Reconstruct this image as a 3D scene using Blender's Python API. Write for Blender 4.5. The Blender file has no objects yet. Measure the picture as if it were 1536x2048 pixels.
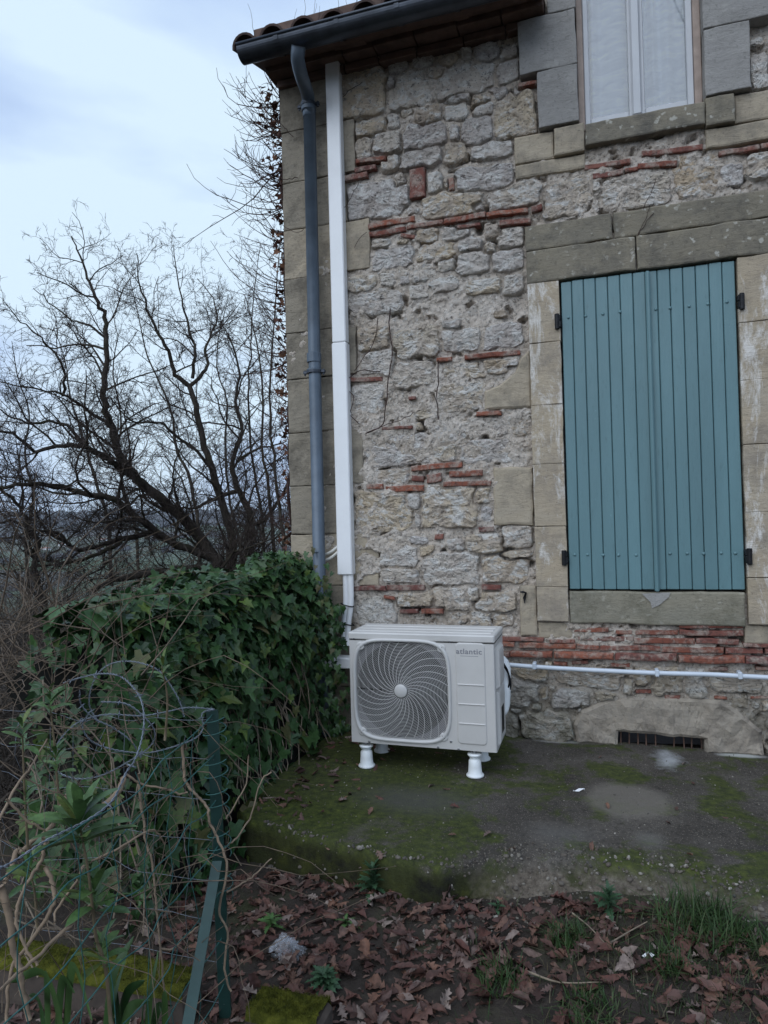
import bpy, bmesh, math, random
import numpy as np
from mathutils import Vector, Matrix, Quaternion, noise as mnoise

random.seed(7); RNG = np.random.default_rng(7)
SC = bpy.context.scene
COL = SC.collection
PI = math.pi

# ------------------------------------------------------------------ camera
H = 1.272            # eye height above the concrete slab (slab top is z = 0)
D = 3.95             # the facade plane is y = D
FPX = 1350.0         # focal length in pixels of a 1536 x 2048 picture
YAW = math.atan(FPX / 4284); PITCH = math.atan(16 / FPX); ROLL = math.atan(.0265)
F_ = np.array([-math.sin(YAW) * math.cos(PITCH), math.cos(YAW) * math.cos(PITCH), math.sin(PITCH)])
R0 = np.array([math.cos(YAW), math.sin(YAW), 0.0]); U0 = np.cross(R0, F_)
R_ = math.cos(ROLL) * R0 - math.sin(ROLL) * U0
U_ = math.sin(ROLL) * R0 + math.cos(ROLL) * U0
CAM = np.array([0.0, 0.0, H])
cam = bpy.data.objects.new('camera', bpy.data.cameras.new('camera'))
COL.objects.link(cam); SC.camera = cam
cam.data.sensor_fit = 'AUTO'; cam.data.sensor_width = 36.0
cam.data.lens = FPX / 2048 * 36.0
cam.data.clip_start = 0.05; cam.data.clip_end = 8000
cam.matrix_world = Matrix(((R_[0], U_[0], -F_[0], 0), (R_[1], U_[1], -F_[1], 0), (R_[2], U_[2], -F_[2], H), (0, 0, 0, 1)))

# ------------------------------------------------------------------ world, sun, exposure
SUN_EL, SUN_AZ = 42.0, 200.0     # a soft bright part of the overcast, behind the photographer
w = bpy.data.worlds.new('World'); SC.world = w; w.use_nodes = True
wn, wl = w.node_tree.nodes, w.node_tree.links
wn.clear()
sky = wn.new('ShaderNodeTexSky'); sky.sky_type = 'NISHITA'; sky.sun_disc = False
sky.sun_elevation = math.radians(SUN_EL); sky.sun_rotation = math.radians(SUN_AZ)
sky.air_density = 1.5; sky.dust_density = 2.0
skg = wn.new('ShaderNodeVectorMath'); skg.operation = 'SCALE'; skg.inputs['Scale'].default_value = 0.075
wl.new(sky.outputs[0], skg.inputs[0])
tc = wn.new('ShaderNodeTexCoord')
mp = wn.new('ShaderNodeMapping'); mp.inputs['Scale'].default_value = (1.0, 1.0, 2.3); mp.inputs['Location'].default_value = (3.1, .4, .75)
wl.new(tc.outputs['Generated'], mp.inputs['Vector'])
n1 = wn.new('ShaderNodeTexNoise'); n1.inputs['Scale'].default_value = 2.1; n1.inputs['Detail'].default_value = 5; n1.inputs['Roughness'].default_value = .5; n1.inputs['Distortion'].default_value = .35
wl.new(mp.outputs[0], n1.inputs['Vector'])
cr = wn.new('ShaderNodeValToRGB')
cr.color_ramp.elements[0].position = .36; cr.color_ramp.elements[0].color = (.39, .52, .785, 1)
cr.color_ramp.elements[1].position = .64; cr.color_ramp.elements[1].color = (.69, .85, 1.0, 1)
e = cr.color_ramp.elements.new(.5); e.color = (.525, .675, .92, 1)
wl.new(n1.outputs['Fac'], cr.inputs[0])
mx = wn.new('ShaderNodeMix'); mx.data_type = 'RGBA'; mx.inputs[0].default_value = .9
wl.new(skg.outputs[0], mx.inputs[6]); wl.new(cr.outputs[0], mx.inputs[7])
bg = wn.new('ShaderNodeBackground'); bg.inputs['Strength'].default_value = 1.0
wl.new(mx.outputs[2], bg.inputs['Color'])
wo = wn.new('ShaderNodeOutputWorld'); wl.new(bg.outputs[0], wo.inputs['Surface'])

sl = bpy.data.lights.new('sun', 'SUN'); sl.energy = 1.5; sl.angle = math.radians(70); sl.color = (.90, .95, 1.0)
sun = bpy.data.objects.new('sun', sl); COL.objects.link(sun)
_az = math.radians(SUN_AZ)
sdir = Vector((math.sin(_az) * math.cos(math.radians(SUN_EL)), math.cos(_az) * math.cos(math.radians(SUN_EL)), math.sin(math.radians(SUN_EL))))
sun.rotation_euler = sdir.to_track_quat('Z', 'Y').to_euler(); sun.location = (0, -6, 8)

SC.view_settings.view_transform = 'Standard'; SC.view_settings.look = 'None'
SC.view_settings.exposure = 0.2; SC.view_settings.gamma = 1.0; SC.view_settings.use_curve_mapping = False
SC.render.engine = 'CYCLES'
SC.cycles.max_bounces = 6; SC.cycles.diffuse_bounces = 3; SC.cycles.glossy_bounces = 2
SC.cycles.transmission_bounces = 4; SC.cycles.transparent_max_bounces = 8
SC.cycles.use_denoising = True

# ------------------------------------------------------------------ measuring helpers (picture -> place)
def ray(px, py):
    return F_ + R_ * ((px - 768) / FPX) - U_ * ((py - 1024) / FPX)
def W(px, py, out=0.0):                 # a point of the facade: returns x, z
    r = ray(px, py); q = r * ((D - out) / r[1]); return q[0], q[2] + H
def on_y(px, py, Y):
    r = ray(px, py); return CAM + r * (Y / r[1])
def on_z(px, py, z):
    r = ray(px, py); return CAM + r * ((z - H) / r[2])
def at(px, py, dist):                   # point at a distance along the view axis
    return CAM + ray(px, py) * dist

# ------------------------------------------------------------------ noise
def _h(ix, iy, iz, s):
    n = (ix.astype(np.int64) * 374761393 + iy.astype(np.int64) * 668265263 + iz.astype(np.int64) * 2147483647 + s * 1274126177) & 0xffffffff
    n = ((n ^ (n >> 13)) * 1274126177) & 0xffffffff
    n = ((n ^ (n >> 16)) * 2246822519) & 0xffffffff
    return ((n ^ (n >> 15)) & 0xffffff) / float(0xffffff)
def vnoise(x, y, z=0.0, s=0):
    x = np.asarray(x, float); y = np.asarray(y, float) + 0 * x; z = np.asarray(z, float) + 0 * x
    ix, iy, iz = np.floor(x), np.floor(y), np.floor(z)
    fx, fy, fz = x - ix, y - iy, z - iz
    fx, fy, fz = [t * t * t * (t * (t * 6 - 15) + 10) for t in (fx, fy, fz)]
    r = 0
    for dx in (0, 1):
        for dy in (0, 1):
            for dz in (0, 1):
                r = r + _h(ix + dx, iy + dy, iz + dz, s) * (fx if dx else 1 - fx) * (fy if dy else 1 - fy) * (fz if dz else 1 - fz)
    return r * 2 - 1
def fbm(x, y, z=0.0, s=0, o=4, g=.5):
    a, f, t, n = 1., 1., 0., 0.
    for k in range(o):
        t = t + a * vnoise(np.asarray(x) * f, np.asarray(y) * f, np.asarray(z) * f, s + k * 17); n += a; a *= g; f *= 2.03
    return t / n

# ------------------------------------------------------------------ object helpers
WLOC = {}
def wloc(o):
    return WLOC.get(o.name, np.zeros(3)) if o is not None else np.zeros(3)
def mesh_np(name, V, faces, smooth=False):
    me = bpy.data.meshes.new(name)
    V = np.asarray(V, np.float32)
    me.vertices.add(len(V)); me.vertices.foreach_set('co', V.ravel())
    if isinstance(faces, np.ndarray):
        k = faces.shape[1]; idx = faces.ravel().astype(np.int32); tot = np.full(len(faces), k, np.int32)
    else:
        tot = np.array([len(f) for f in faces], np.int32); idx = np.fromiter((i for f in faces for i in f), np.int32)
    st = np.zeros(len(tot), np.int32); st[1:] = np.cumsum(tot)[:-1]
    me.loops.add(len(idx)); me.loops.foreach_set('vertex_index', idx)
    me.polygons.add(len(tot)); me.polygons.foreach_set('loop_start', st); me.polygons.foreach_set('loop_total', tot)
    me.polygons.foreach_set('use_smooth', np.full(len(tot), smooth, bool))
    me.update(calc_edges=True); me.validate()
    return me
def obj(name, V, faces, mat, parent=None, smooth=False, origin=None):
    """one mesh object from world-space vertices"""
    V = np.asarray(V, float)
    c = np.asarray(origin, float) if origin is not None else (V.min(0) + V.max(0)) / 2
    me = mesh_np(name, V - c, faces, smooth)
    return inst(name, me, mat, c, parent)
def inst(name, me, mat, c, parent=None, M=None):
    if mat is not None and not me.materials: me.materials.append(mat)
    o = bpy.data.objects.new(name, me); COL.objects.link(o)
    c = np.asarray(c, float)
    p = wloc(parent)
    if parent is not None: o.parent = parent
    if M is not None:
        T = Matrix.Translation(Vector(c - p)) @ M; o.matrix_basis = T
    else:
        o.location = Vector(c - p)
    WLOC[o.name] = c
    return o
def thing(name, loc, label, cat, group=None):
    o = bpy.data.objects.new(name, None); COL.objects.link(o); o.location = Vector(loc)
    o.empty_display_size = .1
    WLOC[o.name] = np.asarray(loc, float); tag(o, label, cat, group); return o
def tag(o, label=None, cat=None, group=None, kind=None):
    if label: o['label'] = label
    if cat: o['category'] = cat
    if group: o['group'] = group
    if kind: o['kind'] = kind
    return o

class MB:
    def __init__(s): s.V = []; s.F = []; s.n = 0
    def add(s, V, Fc):
        V = np.asarray(V, float); s.V.append(V); s.F += [tuple(i + s.n for i in f) for f in Fc]; s.n += len(V); return s
    def build(s, name, mat, parent=None, smooth=False, origin=None):
        return obj(name, np.vstack(s.V), s.F, mat, parent, smooth, origin)
def tube_arrays(P, r, k=8, cap=True, sq=None):
    P = np.asarray(P, float); n = len(P); r = np.broadcast_to(np.asarray(r, float), (n,))
    T = np.gradient(P, axis=0); T /= np.linalg.norm(T, axis=1)[:, None] + 1e-12
    ref = np.array([0, 0, 1.]) if abs(T[:, 2]).mean() < .8 else np.array([1., 0, 0])
    A = np.cross(T, ref); A /= np.linalg.norm(A, axis=1)[:, None] + 1e-12; B = np.cross(T, A)
    a = np.arange(k) * 2 * PI / k + (PI / k)
    V = P[:, None, :] + r[:, None, None] * (np.cos(a)[None, :, None] * A[:, None, :] + np.sin(a)[None, :, None] * B[:, None, :])
    V = V.reshape(-1, 3)
    i = np.arange(n - 1)[:, None] * k; j = np.arange(k)[None, :]; j2 = (j + 1) % k
    Q = np.stack([i + j, i + j2, i + k + j2, i + k + j], -1).reshape(-1, 4)
    return V, Q
class Tubes:
    """many tubes of quads joined into one mesh"""
    def __init__(s): s.V = []; s.Q = []; s.n = 0
    def add(s, P, r, k=6):
        V, Q = tube_arrays(P, r, k); s.V.append(V); s.Q.append(Q + s.n); s.n += len(V); return s
    def build(s, name, mat, parent=None, smooth=True, origin=None):
        return obj(name, np.vstack(s.V), np.vstack(s.Q), mat, parent, smooth, origin)
def tube(name, P, r, mat, parent=None, k=10):
    V, Q = tube_arrays(P, r, k); fs = [tuple(q) for q in Q]
    n = len(P); fs.append(tuple(range(k))); fs.append(tuple(range((n - 1) * k, n * k))[::-1])
    return obj(name, V, fs, mat, parent, True)
def smooth_path(P, sub=4):
    P = np.asarray(P, float)
    if len(P) < 3:
        t = np.linspace(0, 1, sub + 1)[:, None]; return P[0] * (1 - t) + P[-1] * t
    Q = np.vstack([2 * P[0] - P[1], P, 2 * P[-1] - P[-2]]); out = []
    for i in range(1, len(Q) - 2):
        p0, p1, p2, p3 = Q[i - 1:i + 3]
        for t in np.arange(sub) / sub:
            out.append(.5 * (2 * p1 + (p2 - p0) * t + (2 * p0 - 5 * p1 + 4 * p2 - p3) * t * t + (3 * p1 - p0 - 3 * p2 + p3) * t ** 3))
    out.append(P[-1]); return np.array(out)
def box_arrays(x0, x1, y0, y1, z0, z1, c=0.003):
    """box with chamfered edges"""
    xs, ys, zs = (x0, x1), (y0, y1), (z0, z1); V = []; idx = {}
    c = min(c, .45 * abs(x1 - x0), .45 * abs(y1 - y0), .45 * abs(z1 - z0))
    for i in (0, 1):
        for j in (0, 1):
            for k in (0, 1):
                s = (1 if i == 0 else -1, 1 if j == 0 else -1, 1 if k == 0 else -1)
                for ax in range(3):
                    p = [xs[i], ys[j], zs[k]]
                    for b in range(3):
                        if b != ax: p[b] += s[b] * c
                    idx[(i, j, k, ax)] = len(V); V.append(p)
    Fc = []
    for ax in range(3):
        o = [b for b in range(3) if b != ax]
        for s in (0, 1):
            q = []
            for (a, b) in ((0, 0), (1, 0), (1, 1), (0, 1)):
                key = [0, 0, 0]; key[ax] = s; key[o[0]] = a; key[o[1]] = b; q.append(idx[(*key, ax)])
            Fc.append(tuple(q))
    for ax in range(3):
        o = [b for b in range(3) if b != ax]
        for a in (0, 1):
            for b in (0, 1):
                k0 = [0, 0, 0]; k0[o[0]] = a; k0[o[1]] = b; k1 = list(k0); k1[ax] = 1
                Fc.append((idx[(*k0, o[0])], idx[(*k1, o[0])], idx[(*k1, o[1])], idx[(*k0, o[1])]))
    for i in (0, 1):
        for j in (0, 1):
            for k in (0, 1): Fc.append((idx[(i, j, k, 0)], idx[(i, j, k, 1)], idx[(i, j, k, 2)]))
    V = np.array(V, float); cen = V.mean(0); out = []
    for f in Fc:
        a, b, c2 = V[f[0]], V[f[1]], V[f[2]]; nrm = np.cross(b - a, c2 - a)
        out.append(f if np.dot(nrm, V[list(f)].mean(0) - cen) > 0 else f[::-1])
    return V, out
def box(name, x0, x1, y0, y1, z0, z1, mat, parent=None, c=.003, M=None):
    V, Fc = box_arrays(x0, x1, y0, y1, z0, z1, c)
    if M is not None: V = V @ np.array(M.to_3x3()).T + np.array(M.translation)
    return obj(name, V, Fc, mat, parent)
def lathe_arrays(prof, k=20, c=(0, 0, 0)):
    a = np.arange(k) * 2 * PI / k; V = []; Fc = []
    for r, z in prof: V += [(c[0] + r * math.cos(t), c[1] + r * math.sin(t), c[2] + z) for t in a]
    for i in range(len(prof) - 1):
        for j in range(k): Fc.append((i * k + j, i * k + (j + 1) % k, (i + 1) * k + (j + 1) % k, (i + 1) * k + j))
    Fc.append(tuple(range(k))[::-1]); Fc.append(tuple(range((len(prof) - 1) * k, len(prof) * k)))
    return V, Fc
def replicate(tv, tf, Ms):
    """template (n,3)/(m,k) repeated under (K,3,4) transforms"""
    tv = np.asarray(tv, float); tf = np.asarray(tf); K = len(Ms); n = len(tv)
    V = np.einsum('kij,nj->kni', Ms[:, :, :3], tv) + Ms[:, None, :, 3]
    Fc = (tf[None] + (np.arange(K) * n)[:, None, None]).reshape(-1, tf.shape[1])
    return V.reshape(-1, 3), Fc

# ------------------------------------------------------------------ material helpers
class Mt:
    def __init__(s, name):
        s.m = bpy.data.materials.new(name); s.m.use_nodes = True; s.t = s.m.node_tree; s.t.nodes.clear()
        s.out = s.t.nodes.new('ShaderNodeOutputMaterial'); s.bs = s.t.nodes.new('ShaderNodeBsdfPrincipled')
        s.t.links.new(s.bs.outputs[0], s.out.inputs[0])
    def n(s, t): return s.t.nodes.new('ShaderNode' + t)
    def l(s, a, b):
        if hasattr(a, 'links') or isinstance(a, bpy.types.NodeSocket): s.t.links.new(a, b)
        else:
            if isinstance(a, (tuple, list)) and len(a) == 3 and b.type == 'RGBA': a = (*a, 1)
            b.default_value = a
    def pos(s, kind='world'):
        if kind == 'world': return s.n('NewGeometry').outputs['Position']
        return s.n('TexCoord').outputs['Object']
    def mapped(s, v, scale=(1, 1, 1), loc=(0, 0, 0)):
        m = s.n('Mapping'); s.l(v, m.inputs['Vector']); m.inputs['Scale'].default_value = scale; m.inputs['Location'].default_value = loc; return m.outputs[0]
    def noise(s, scale, detail=4, rough=.55, v=None, dist=0., col=False):
        n = s.n('TexNoise'); n.inputs['Scale'].default_value = scale; n.inputs['Detail'].default_value = detail; n.inputs['Roughness'].default_value = rough; n.inputs['Distortion'].default_value = dist
        s.l(v if v is not None else s.pos(), n.inputs['Vector']); return n.outputs['Color' if col else 'Fac']
    def voro(s, scale, v=None, feat='F1', out='Distance'):
        n = s.n('TexVoronoi'); n.feature = feat; n.inputs['Scale'].default_value = scale
        s.l(v if v is not None else s.pos(), n.inputs['Vector']); return n.outputs[out]
    def ramp(s, f, stops):
        r = s.n('ValToRGB'); s.l(f, r.inputs[0]); e = r.color_ramp.elements
        while len(e) < len(stops): e.new(.5)
        for i, (p, c) in enumerate(stops):
            e[i].position = p; c = (c, c, c) if isinstance(c, (int, float)) else c; e[i].color = (*c[:3], 1)
        return r.outputs[0]
    def mix(s, f, a, b, mode='MIX'):
        m = s.n('Mix'); m.data_type = 'RGBA'; m.blend_type = mode
        s.l(f, m.inputs[0]); s.l(a, m.inputs[6]); s.l(b, m.inputs[7]); return m.outputs[2]
    def math(s, op, a, b=0., clamp=False):
        m = s.n('Math'); m.operation = op; m.use_clamp = clamp; s.l(a, m.inputs[0]); s.l(b, m.inputs[1]); return m.outputs[0]
    def bump(s, h, strength=.5, dist=.01, nrm=None):
        b = s.n('Bump'); b.inputs['Strength'].default_value = strength; b.inputs['Distance'].default_value = dist
        s.l(h, b.inputs['Height'])
        if nrm is not None: s.l(nrm, b.inputs['Normal'])
        return b.outputs[0]
    def rnd(s):
        return s.n('ObjectInfo').outputs['Random']
    def island(s):
        return s.n('NewGeometry').outputs['Random Per Island']
    def rnd2(s):
        return s.math('FRACT', s.math('ADD', s.math('MULTIPLY', s.rnd(), 7.31), s.island()))
    def fin(s, color=None, rough=None, bump=None, metal=None, spec=None, **kw):
        if color is not None: s.l(color, s.bs.inputs['Base Color'])
        if rough is not None: s.l(rough, s.bs.inputs['Roughness'])
        if bump is not None: s.l(bump, s.bs.inputs['Normal'])
        if metal is not None: s.l(metal, s.bs.inputs['Metallic'])
        if spec is not None: s.l(spec, s.bs.inputs['Specular IOR Level'])
        for k, v in kw.items(): s.l(v, s.bs.inputs[k.replace('_', ' ')])
        return s.m
def simple(name, col, rough=.5, var=.12, scale=25, metal=0., bump=.0, spec=.5):
    s = Mt(name); n = s.noise(scale, 5, .6)
    c = s.mix(s.ramp(n, [(.3, 0), (.7, 1)]), tuple(x * (1 - var) for x in col), tuple(min(1, x * (1 + var)) for x in col))
    r = s.ramp(s.noise(scale * .7, 3), [(.3, max(0, rough - .08)), (.7, min(1, rough + .08))])
    return s.fin(c, r, s.bump(n, bump, .004) if bump else None, metal, spec)
# ================================================================== MATERIALS OF THE HOUSE
def m_rubble():
    s = Mt('rubble limestone'); r = s.rnd()
    base = s.ramp(r, [(0, (.74, .64, .51)), (.18, (.72, .58, .41)), (.36, (.80, .73, .65)), (.52, (.60, .55, .53)), (.70, (.87, .80, .71)), (.86, (.66, .52, .37)), (1, (.82, .75, .67))])
    v = s.pos()
    a = s.noise(6, 7, .7, v, .5); b = s.noise(30, 7, .78, v, .3); c = s.voro(46, v)
    col = s.mix(s.ramp(a, [(.42, 0), (.60, .65)]), base, (.57, .49, .43))
    col = s.mix(s.ramp(s.noise(11, 7, .75, s.mapped(v, (1, 1, 1.6), (5, 0, 2)), .6), [(.50, 0), (.58, .85)]), col, (.90, .87, .82))
    col = s.mix(s.ramp(b, [(.36, .9), (.44, 0)]), col, (.13, .11, .095))
    col = s.mix(s.ramp(c, [(0, .7), (.13, .5), (.2, 0)]), col, (.11, .10, .09))
    z = s.n('SeparateXYZ'); s.l(v, z.inputs[0])
    damp = s.math('MULTIPLY', s.ramp(z.outputs[2], [(0.05, 1), (.45, 0)]), s.ramp(s.noise(6, 5, .7, v), [(.35, .25), (.6, .85)]))
    col = s.mix(damp, col, (.13, .13, .075))
    h = s.math('ADD', s.math('MULTIPLY', s.noise(20, 9, .78, v, .7), 1.5), s.math('MULTIPLY', s.ramp(s.voro(40, v), [(0, 0), (.3, 1)]), .3))
    h = s.math('ADD', h, s.math('MULTIPLY', s.noise(90, 5, .75, v), .5))
    return s.fin(col, .93, s.bump(h, 1.0, .030), spec=.12)
def m_mortar_():
    s = Mt('lime mortar'); v = s.pos()
    a = s.noise(5, 6, .7, v); b = s.noise(45, 6, .75, v)
    col = s.ramp(a, [(.3, (.57, .48, .39)), (.5, (.70, .61, .52)), (.7, (.81, .73, .65))])
    col = s.mix(s.ramp(b, [(.38, .8), (.49, 0)]), col, (.17, .145, .12))
    col = s.mix(s.ramp(s.noise(60, 5, .7, v), [(.56, 0), (.66, .85)]), col, (.84, .81, .76))
    z = s.n('SeparateXYZ'); s.l(v, z.inputs[0])
    damp = s.math('MULTIPLY', s.ramp(z.outputs[2], [(0.05, 1), (.42, 0)]), s.ramp(s.noise(5, 5, .7, v), [(.35, .3), (.6, .9)]))
    col = s.mix(damp, col, (.10, .095, .055))
    return s.fin(col, .96, s.bump(s.noise(26, 9, .8, v, .4), 1.0, .034), spec=.1)
def m_ashlar_(name, c0, c1, dirt, dirt_amt=.6, white=0., streak=True, lichen=0.):
    s = Mt(name); v = s.pos(); r = s.rnd()
    g = s.noise(3.2, 6, .65, s.mapped(v, (1, 1, 2.2)), .3)
    col = s.mix(s.ramp(g, [(.35, 0), (.65, 1)]), c0, c1)
    col = s.mix(s.math('MULTIPLY', s.ramp(r, [(0, 0), (1, 1)]), .35), col, tuple(x * .72 for x in c0))
    if streak: col = s.mix(s.ramp(s.noise(26, 4, .7, s.mapped(v, (.35, 1, 2.4)), 1.2), [(.42, .22), (.6, 0)]), col, tuple(x * .6 for x in c0))
    col = s.mix(s.ramp(s.noise(5.5, 7, .72, s.mapped(v, (1, 1, 1), (9, 2, 4))), [(.46, 0), (.64, dirt_amt)]), col, dirt)
    col = s.mix(s.ramp(s.noise(60, 4, .7, v), [(.33, .4), (.44, 0)]), col, tuple(x * .5 for x in dirt))
    if white: col = s.mix(s.ramp(s.noise(3.4, 8, .78, s.mapped(v, (2.2, 1, .8), (3, 1, 7)), .5), [(.50, 0), (.60, white)]), col, (.72, .69, .65))
    if lichen:
        col = s.mix(s.math('MULTIPLY', s.ramp(s.voro(20, s.mapped(s.mix(.09, v, s.noise(14, 4, .6, v, 0., True)), (1, 1, 1.2))), [(0, lichen), (.16, lichen * .8), (.26, 0)]), s.ramp(s.noise(4.5, 5, .7, v), [(.40, 0), (.52, 1)])), col, (.50, .48, .42))
    h = s.math('ADD', s.noise(24, 7, .7, s.mapped(v, (.6, 1, 1.7)), .6), s.math('MULTIPLY', s.noise(120, 3, .7, v), .3))
    return s.fin(col, .9, s.bump(h, .75, .008), spec=.15)
def m_brick_():
    s = Mt('old brick'); v = s.pos(); r = s.rnd()
    base = s.ramp(r, [(0, (.20, .072, .05)), (.25, (.29, .105, .065)), (.5, (.165, .062, .05)), (.75, (.24, .105, .08)), (1, (.15, .062, .055))])
    col = s.mix(s.ramp(s.noise(13, 7, .75, v, .4), [(.47, 0), (.60, .85)]), base, (.34, .28, .235))
    col = s.mix(s.ramp(s.noise(50, 6, .75, v), [(.38, .7), (.5, 0)]), col, (.06, .038, .034))
    return s.fin(col, .9, s.bump(s.noise(55, 6, .7, v), .7, .008), spec=.15)
def m_paint_(name, col, rough=.42):
    s = Mt(name); v = s.pos()
    c = s.mix(s.ramp(s.noise(2.2, 5, .6, s.mapped(v, (3, 1, .5))), [(.35, 0), (.65, 1)]), tuple(x * .9 for x in col), tuple(x * 1.08 for x in col))
    c = s.mix(s.math('MULTIPLY', s.rnd(), .5), c, tuple(x * .84 for x in col))
    c = s.mix(s.ramp(s.noise(14, 6, .75, s.mapped(v, (3, 1, .6), (2, 0, 0))), [(.56, 0), (.72, .5)]), c, tuple(x * .55 for x in col))
    c = s.mix(s.ramp(s.noise(22, 5, .75, s.mapped(v, (2, 1, 1.2), (7, 0, 0))), [(.66, 0), (.74, .35)]), c, tuple(min(1, x * 1.7 + .05) for x in col))
    h = s.math('ADD', s.noise(18, 5, .6, s.mapped(v, (6, 1, .35))), s.math('MULTIPLY', s.noise(70, 3, .6, v), .25))
    return s.fin(c, s.ramp(s.noise(9, 4, .6, v), [(.3, rough - .07), (.7, rough + .1)]), s.bump(h, .28, .004))
M_RUB = m_rubble(); M_MORT = m_mortar_(); M_BRICK = m_brick_()
M_ASH = m_ashlar_('tan ashlar', (.45, .375, .275), (.40, .345, .27), (.20, .175, .14), .75)
M_QUOIN = m_ashlar_('weathered quoin stone', (.33, .285, .22), (.26, .23, .185), (.12, .105, .085), .8)
M_JAMB = m_ashlar_('limewashed jamb stone', (.46, .375, .27), (.42, .36, .28), (.22, .19, .16), .6, .75)
M_LINT = m_ashlar_('lichened lintel stone', (.27, .235, .175), (.20, .18, .145), (.115, .105, .09), .85, 0, True, .75)
M_DORM = m_ashlar_('grey dressed stone', (.33, .315, .295), (.29, .275, .26), (.21, .20, .185), .5, 0, False, .15)
M_VENT = m_ashlar_('worn vent stone', (.37, .315, .25), (.30, .265, .22), (.15, .13, .11), .8, .0, True, 0)
M_SILL = m_ashlar_('mossy sill stone', (.30, .27, .205), (.25, .235, .19), (.13, .12, .085), .7, 0, True, .3)
M_TEAL = m_paint_('teal shutter paint', (.118, .218, .236))
M_DARK = simple('black iron', (.018, .018, .02), .55, .3, 60, .6, .3)
M_ZINC = simple('dark gutter zinc', (.055, .062, .075), .42, .3, 9, .75, .1)
M_PIPE = simple('slate grey downpipe', (.085, .11, .14), .4, .22, 7, .2, .05)
M_DUCT = simple('white trunking plastic', (.80, .80, .80), .38, .04, 6)
M_TILE = simple('dark canal tile', (.07, .042, .034), .85, .5, 14, 0, .6)
M_SOFF = simple('brown eaves board', (.10, .058, .042), .8, .45, 12, 0, .5)
M_WOODF = simple('bare wood frame', (.34, .26, .215), .6, .2, 14, 0, .2)
M_WHITEF = simple('white window paint', (.46, .47, .49), .35, .05, 8)
M_ROOM = simple('dim room plaster', (.10, .10, .11), .9, .1, 3)
def m_curtain_():
    s = Mt('net curtain'); v = s.pos()
    c = s.mix(s.ramp(s.noise(8, 5, .6, s.mapped(v, (1, 1, 3.0)), 1.0), [(.4, 0), (.62, 1)]), (.74, .78, .84), (.92, .95, .98))
    return s.fin(c, .85)
M_CURT = m_curtain_()
def m_glass_():
    s = Mt('window glass'); t = s.t
    tr = s.n('BsdfTransparent'); gl = s.n('BsdfGlossy'); gl.inputs['Roughness'].default_value = .02
    fr = s.n('Fresnel'); fr.inputs['IOR'].default_value = 2.1
    mx = s.n('MixShader'); s.l(fr.outputs[0], mx.inputs[0]); s.l(tr.outputs[0], mx.inputs[1]); s.l(gl.outputs[0], mx.inputs[2])
    tr.inputs[0].default_value = (.86, .92, .96, 1)
    t.links.new(mx.outputs[0], s.out.inputs[0]); t.nodes.remove(s.bs); return s.m
M_GLASS = m_glass_()

# ================================================================== THE HOUSE
XC = W(585.9, 1039)[0]           # the house corner
XR = 2.6                         # the facade goes on to the right of the picture
ZE = 4.16                        # underside of the eaves
house = thing('stone_house', (XC, D, 0), 'old rubble stone farmhouse with teal shutters and dark tiled eaves', 'house')
OBST = []                        # wall rectangles that rubble stones must keep clear of

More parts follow.
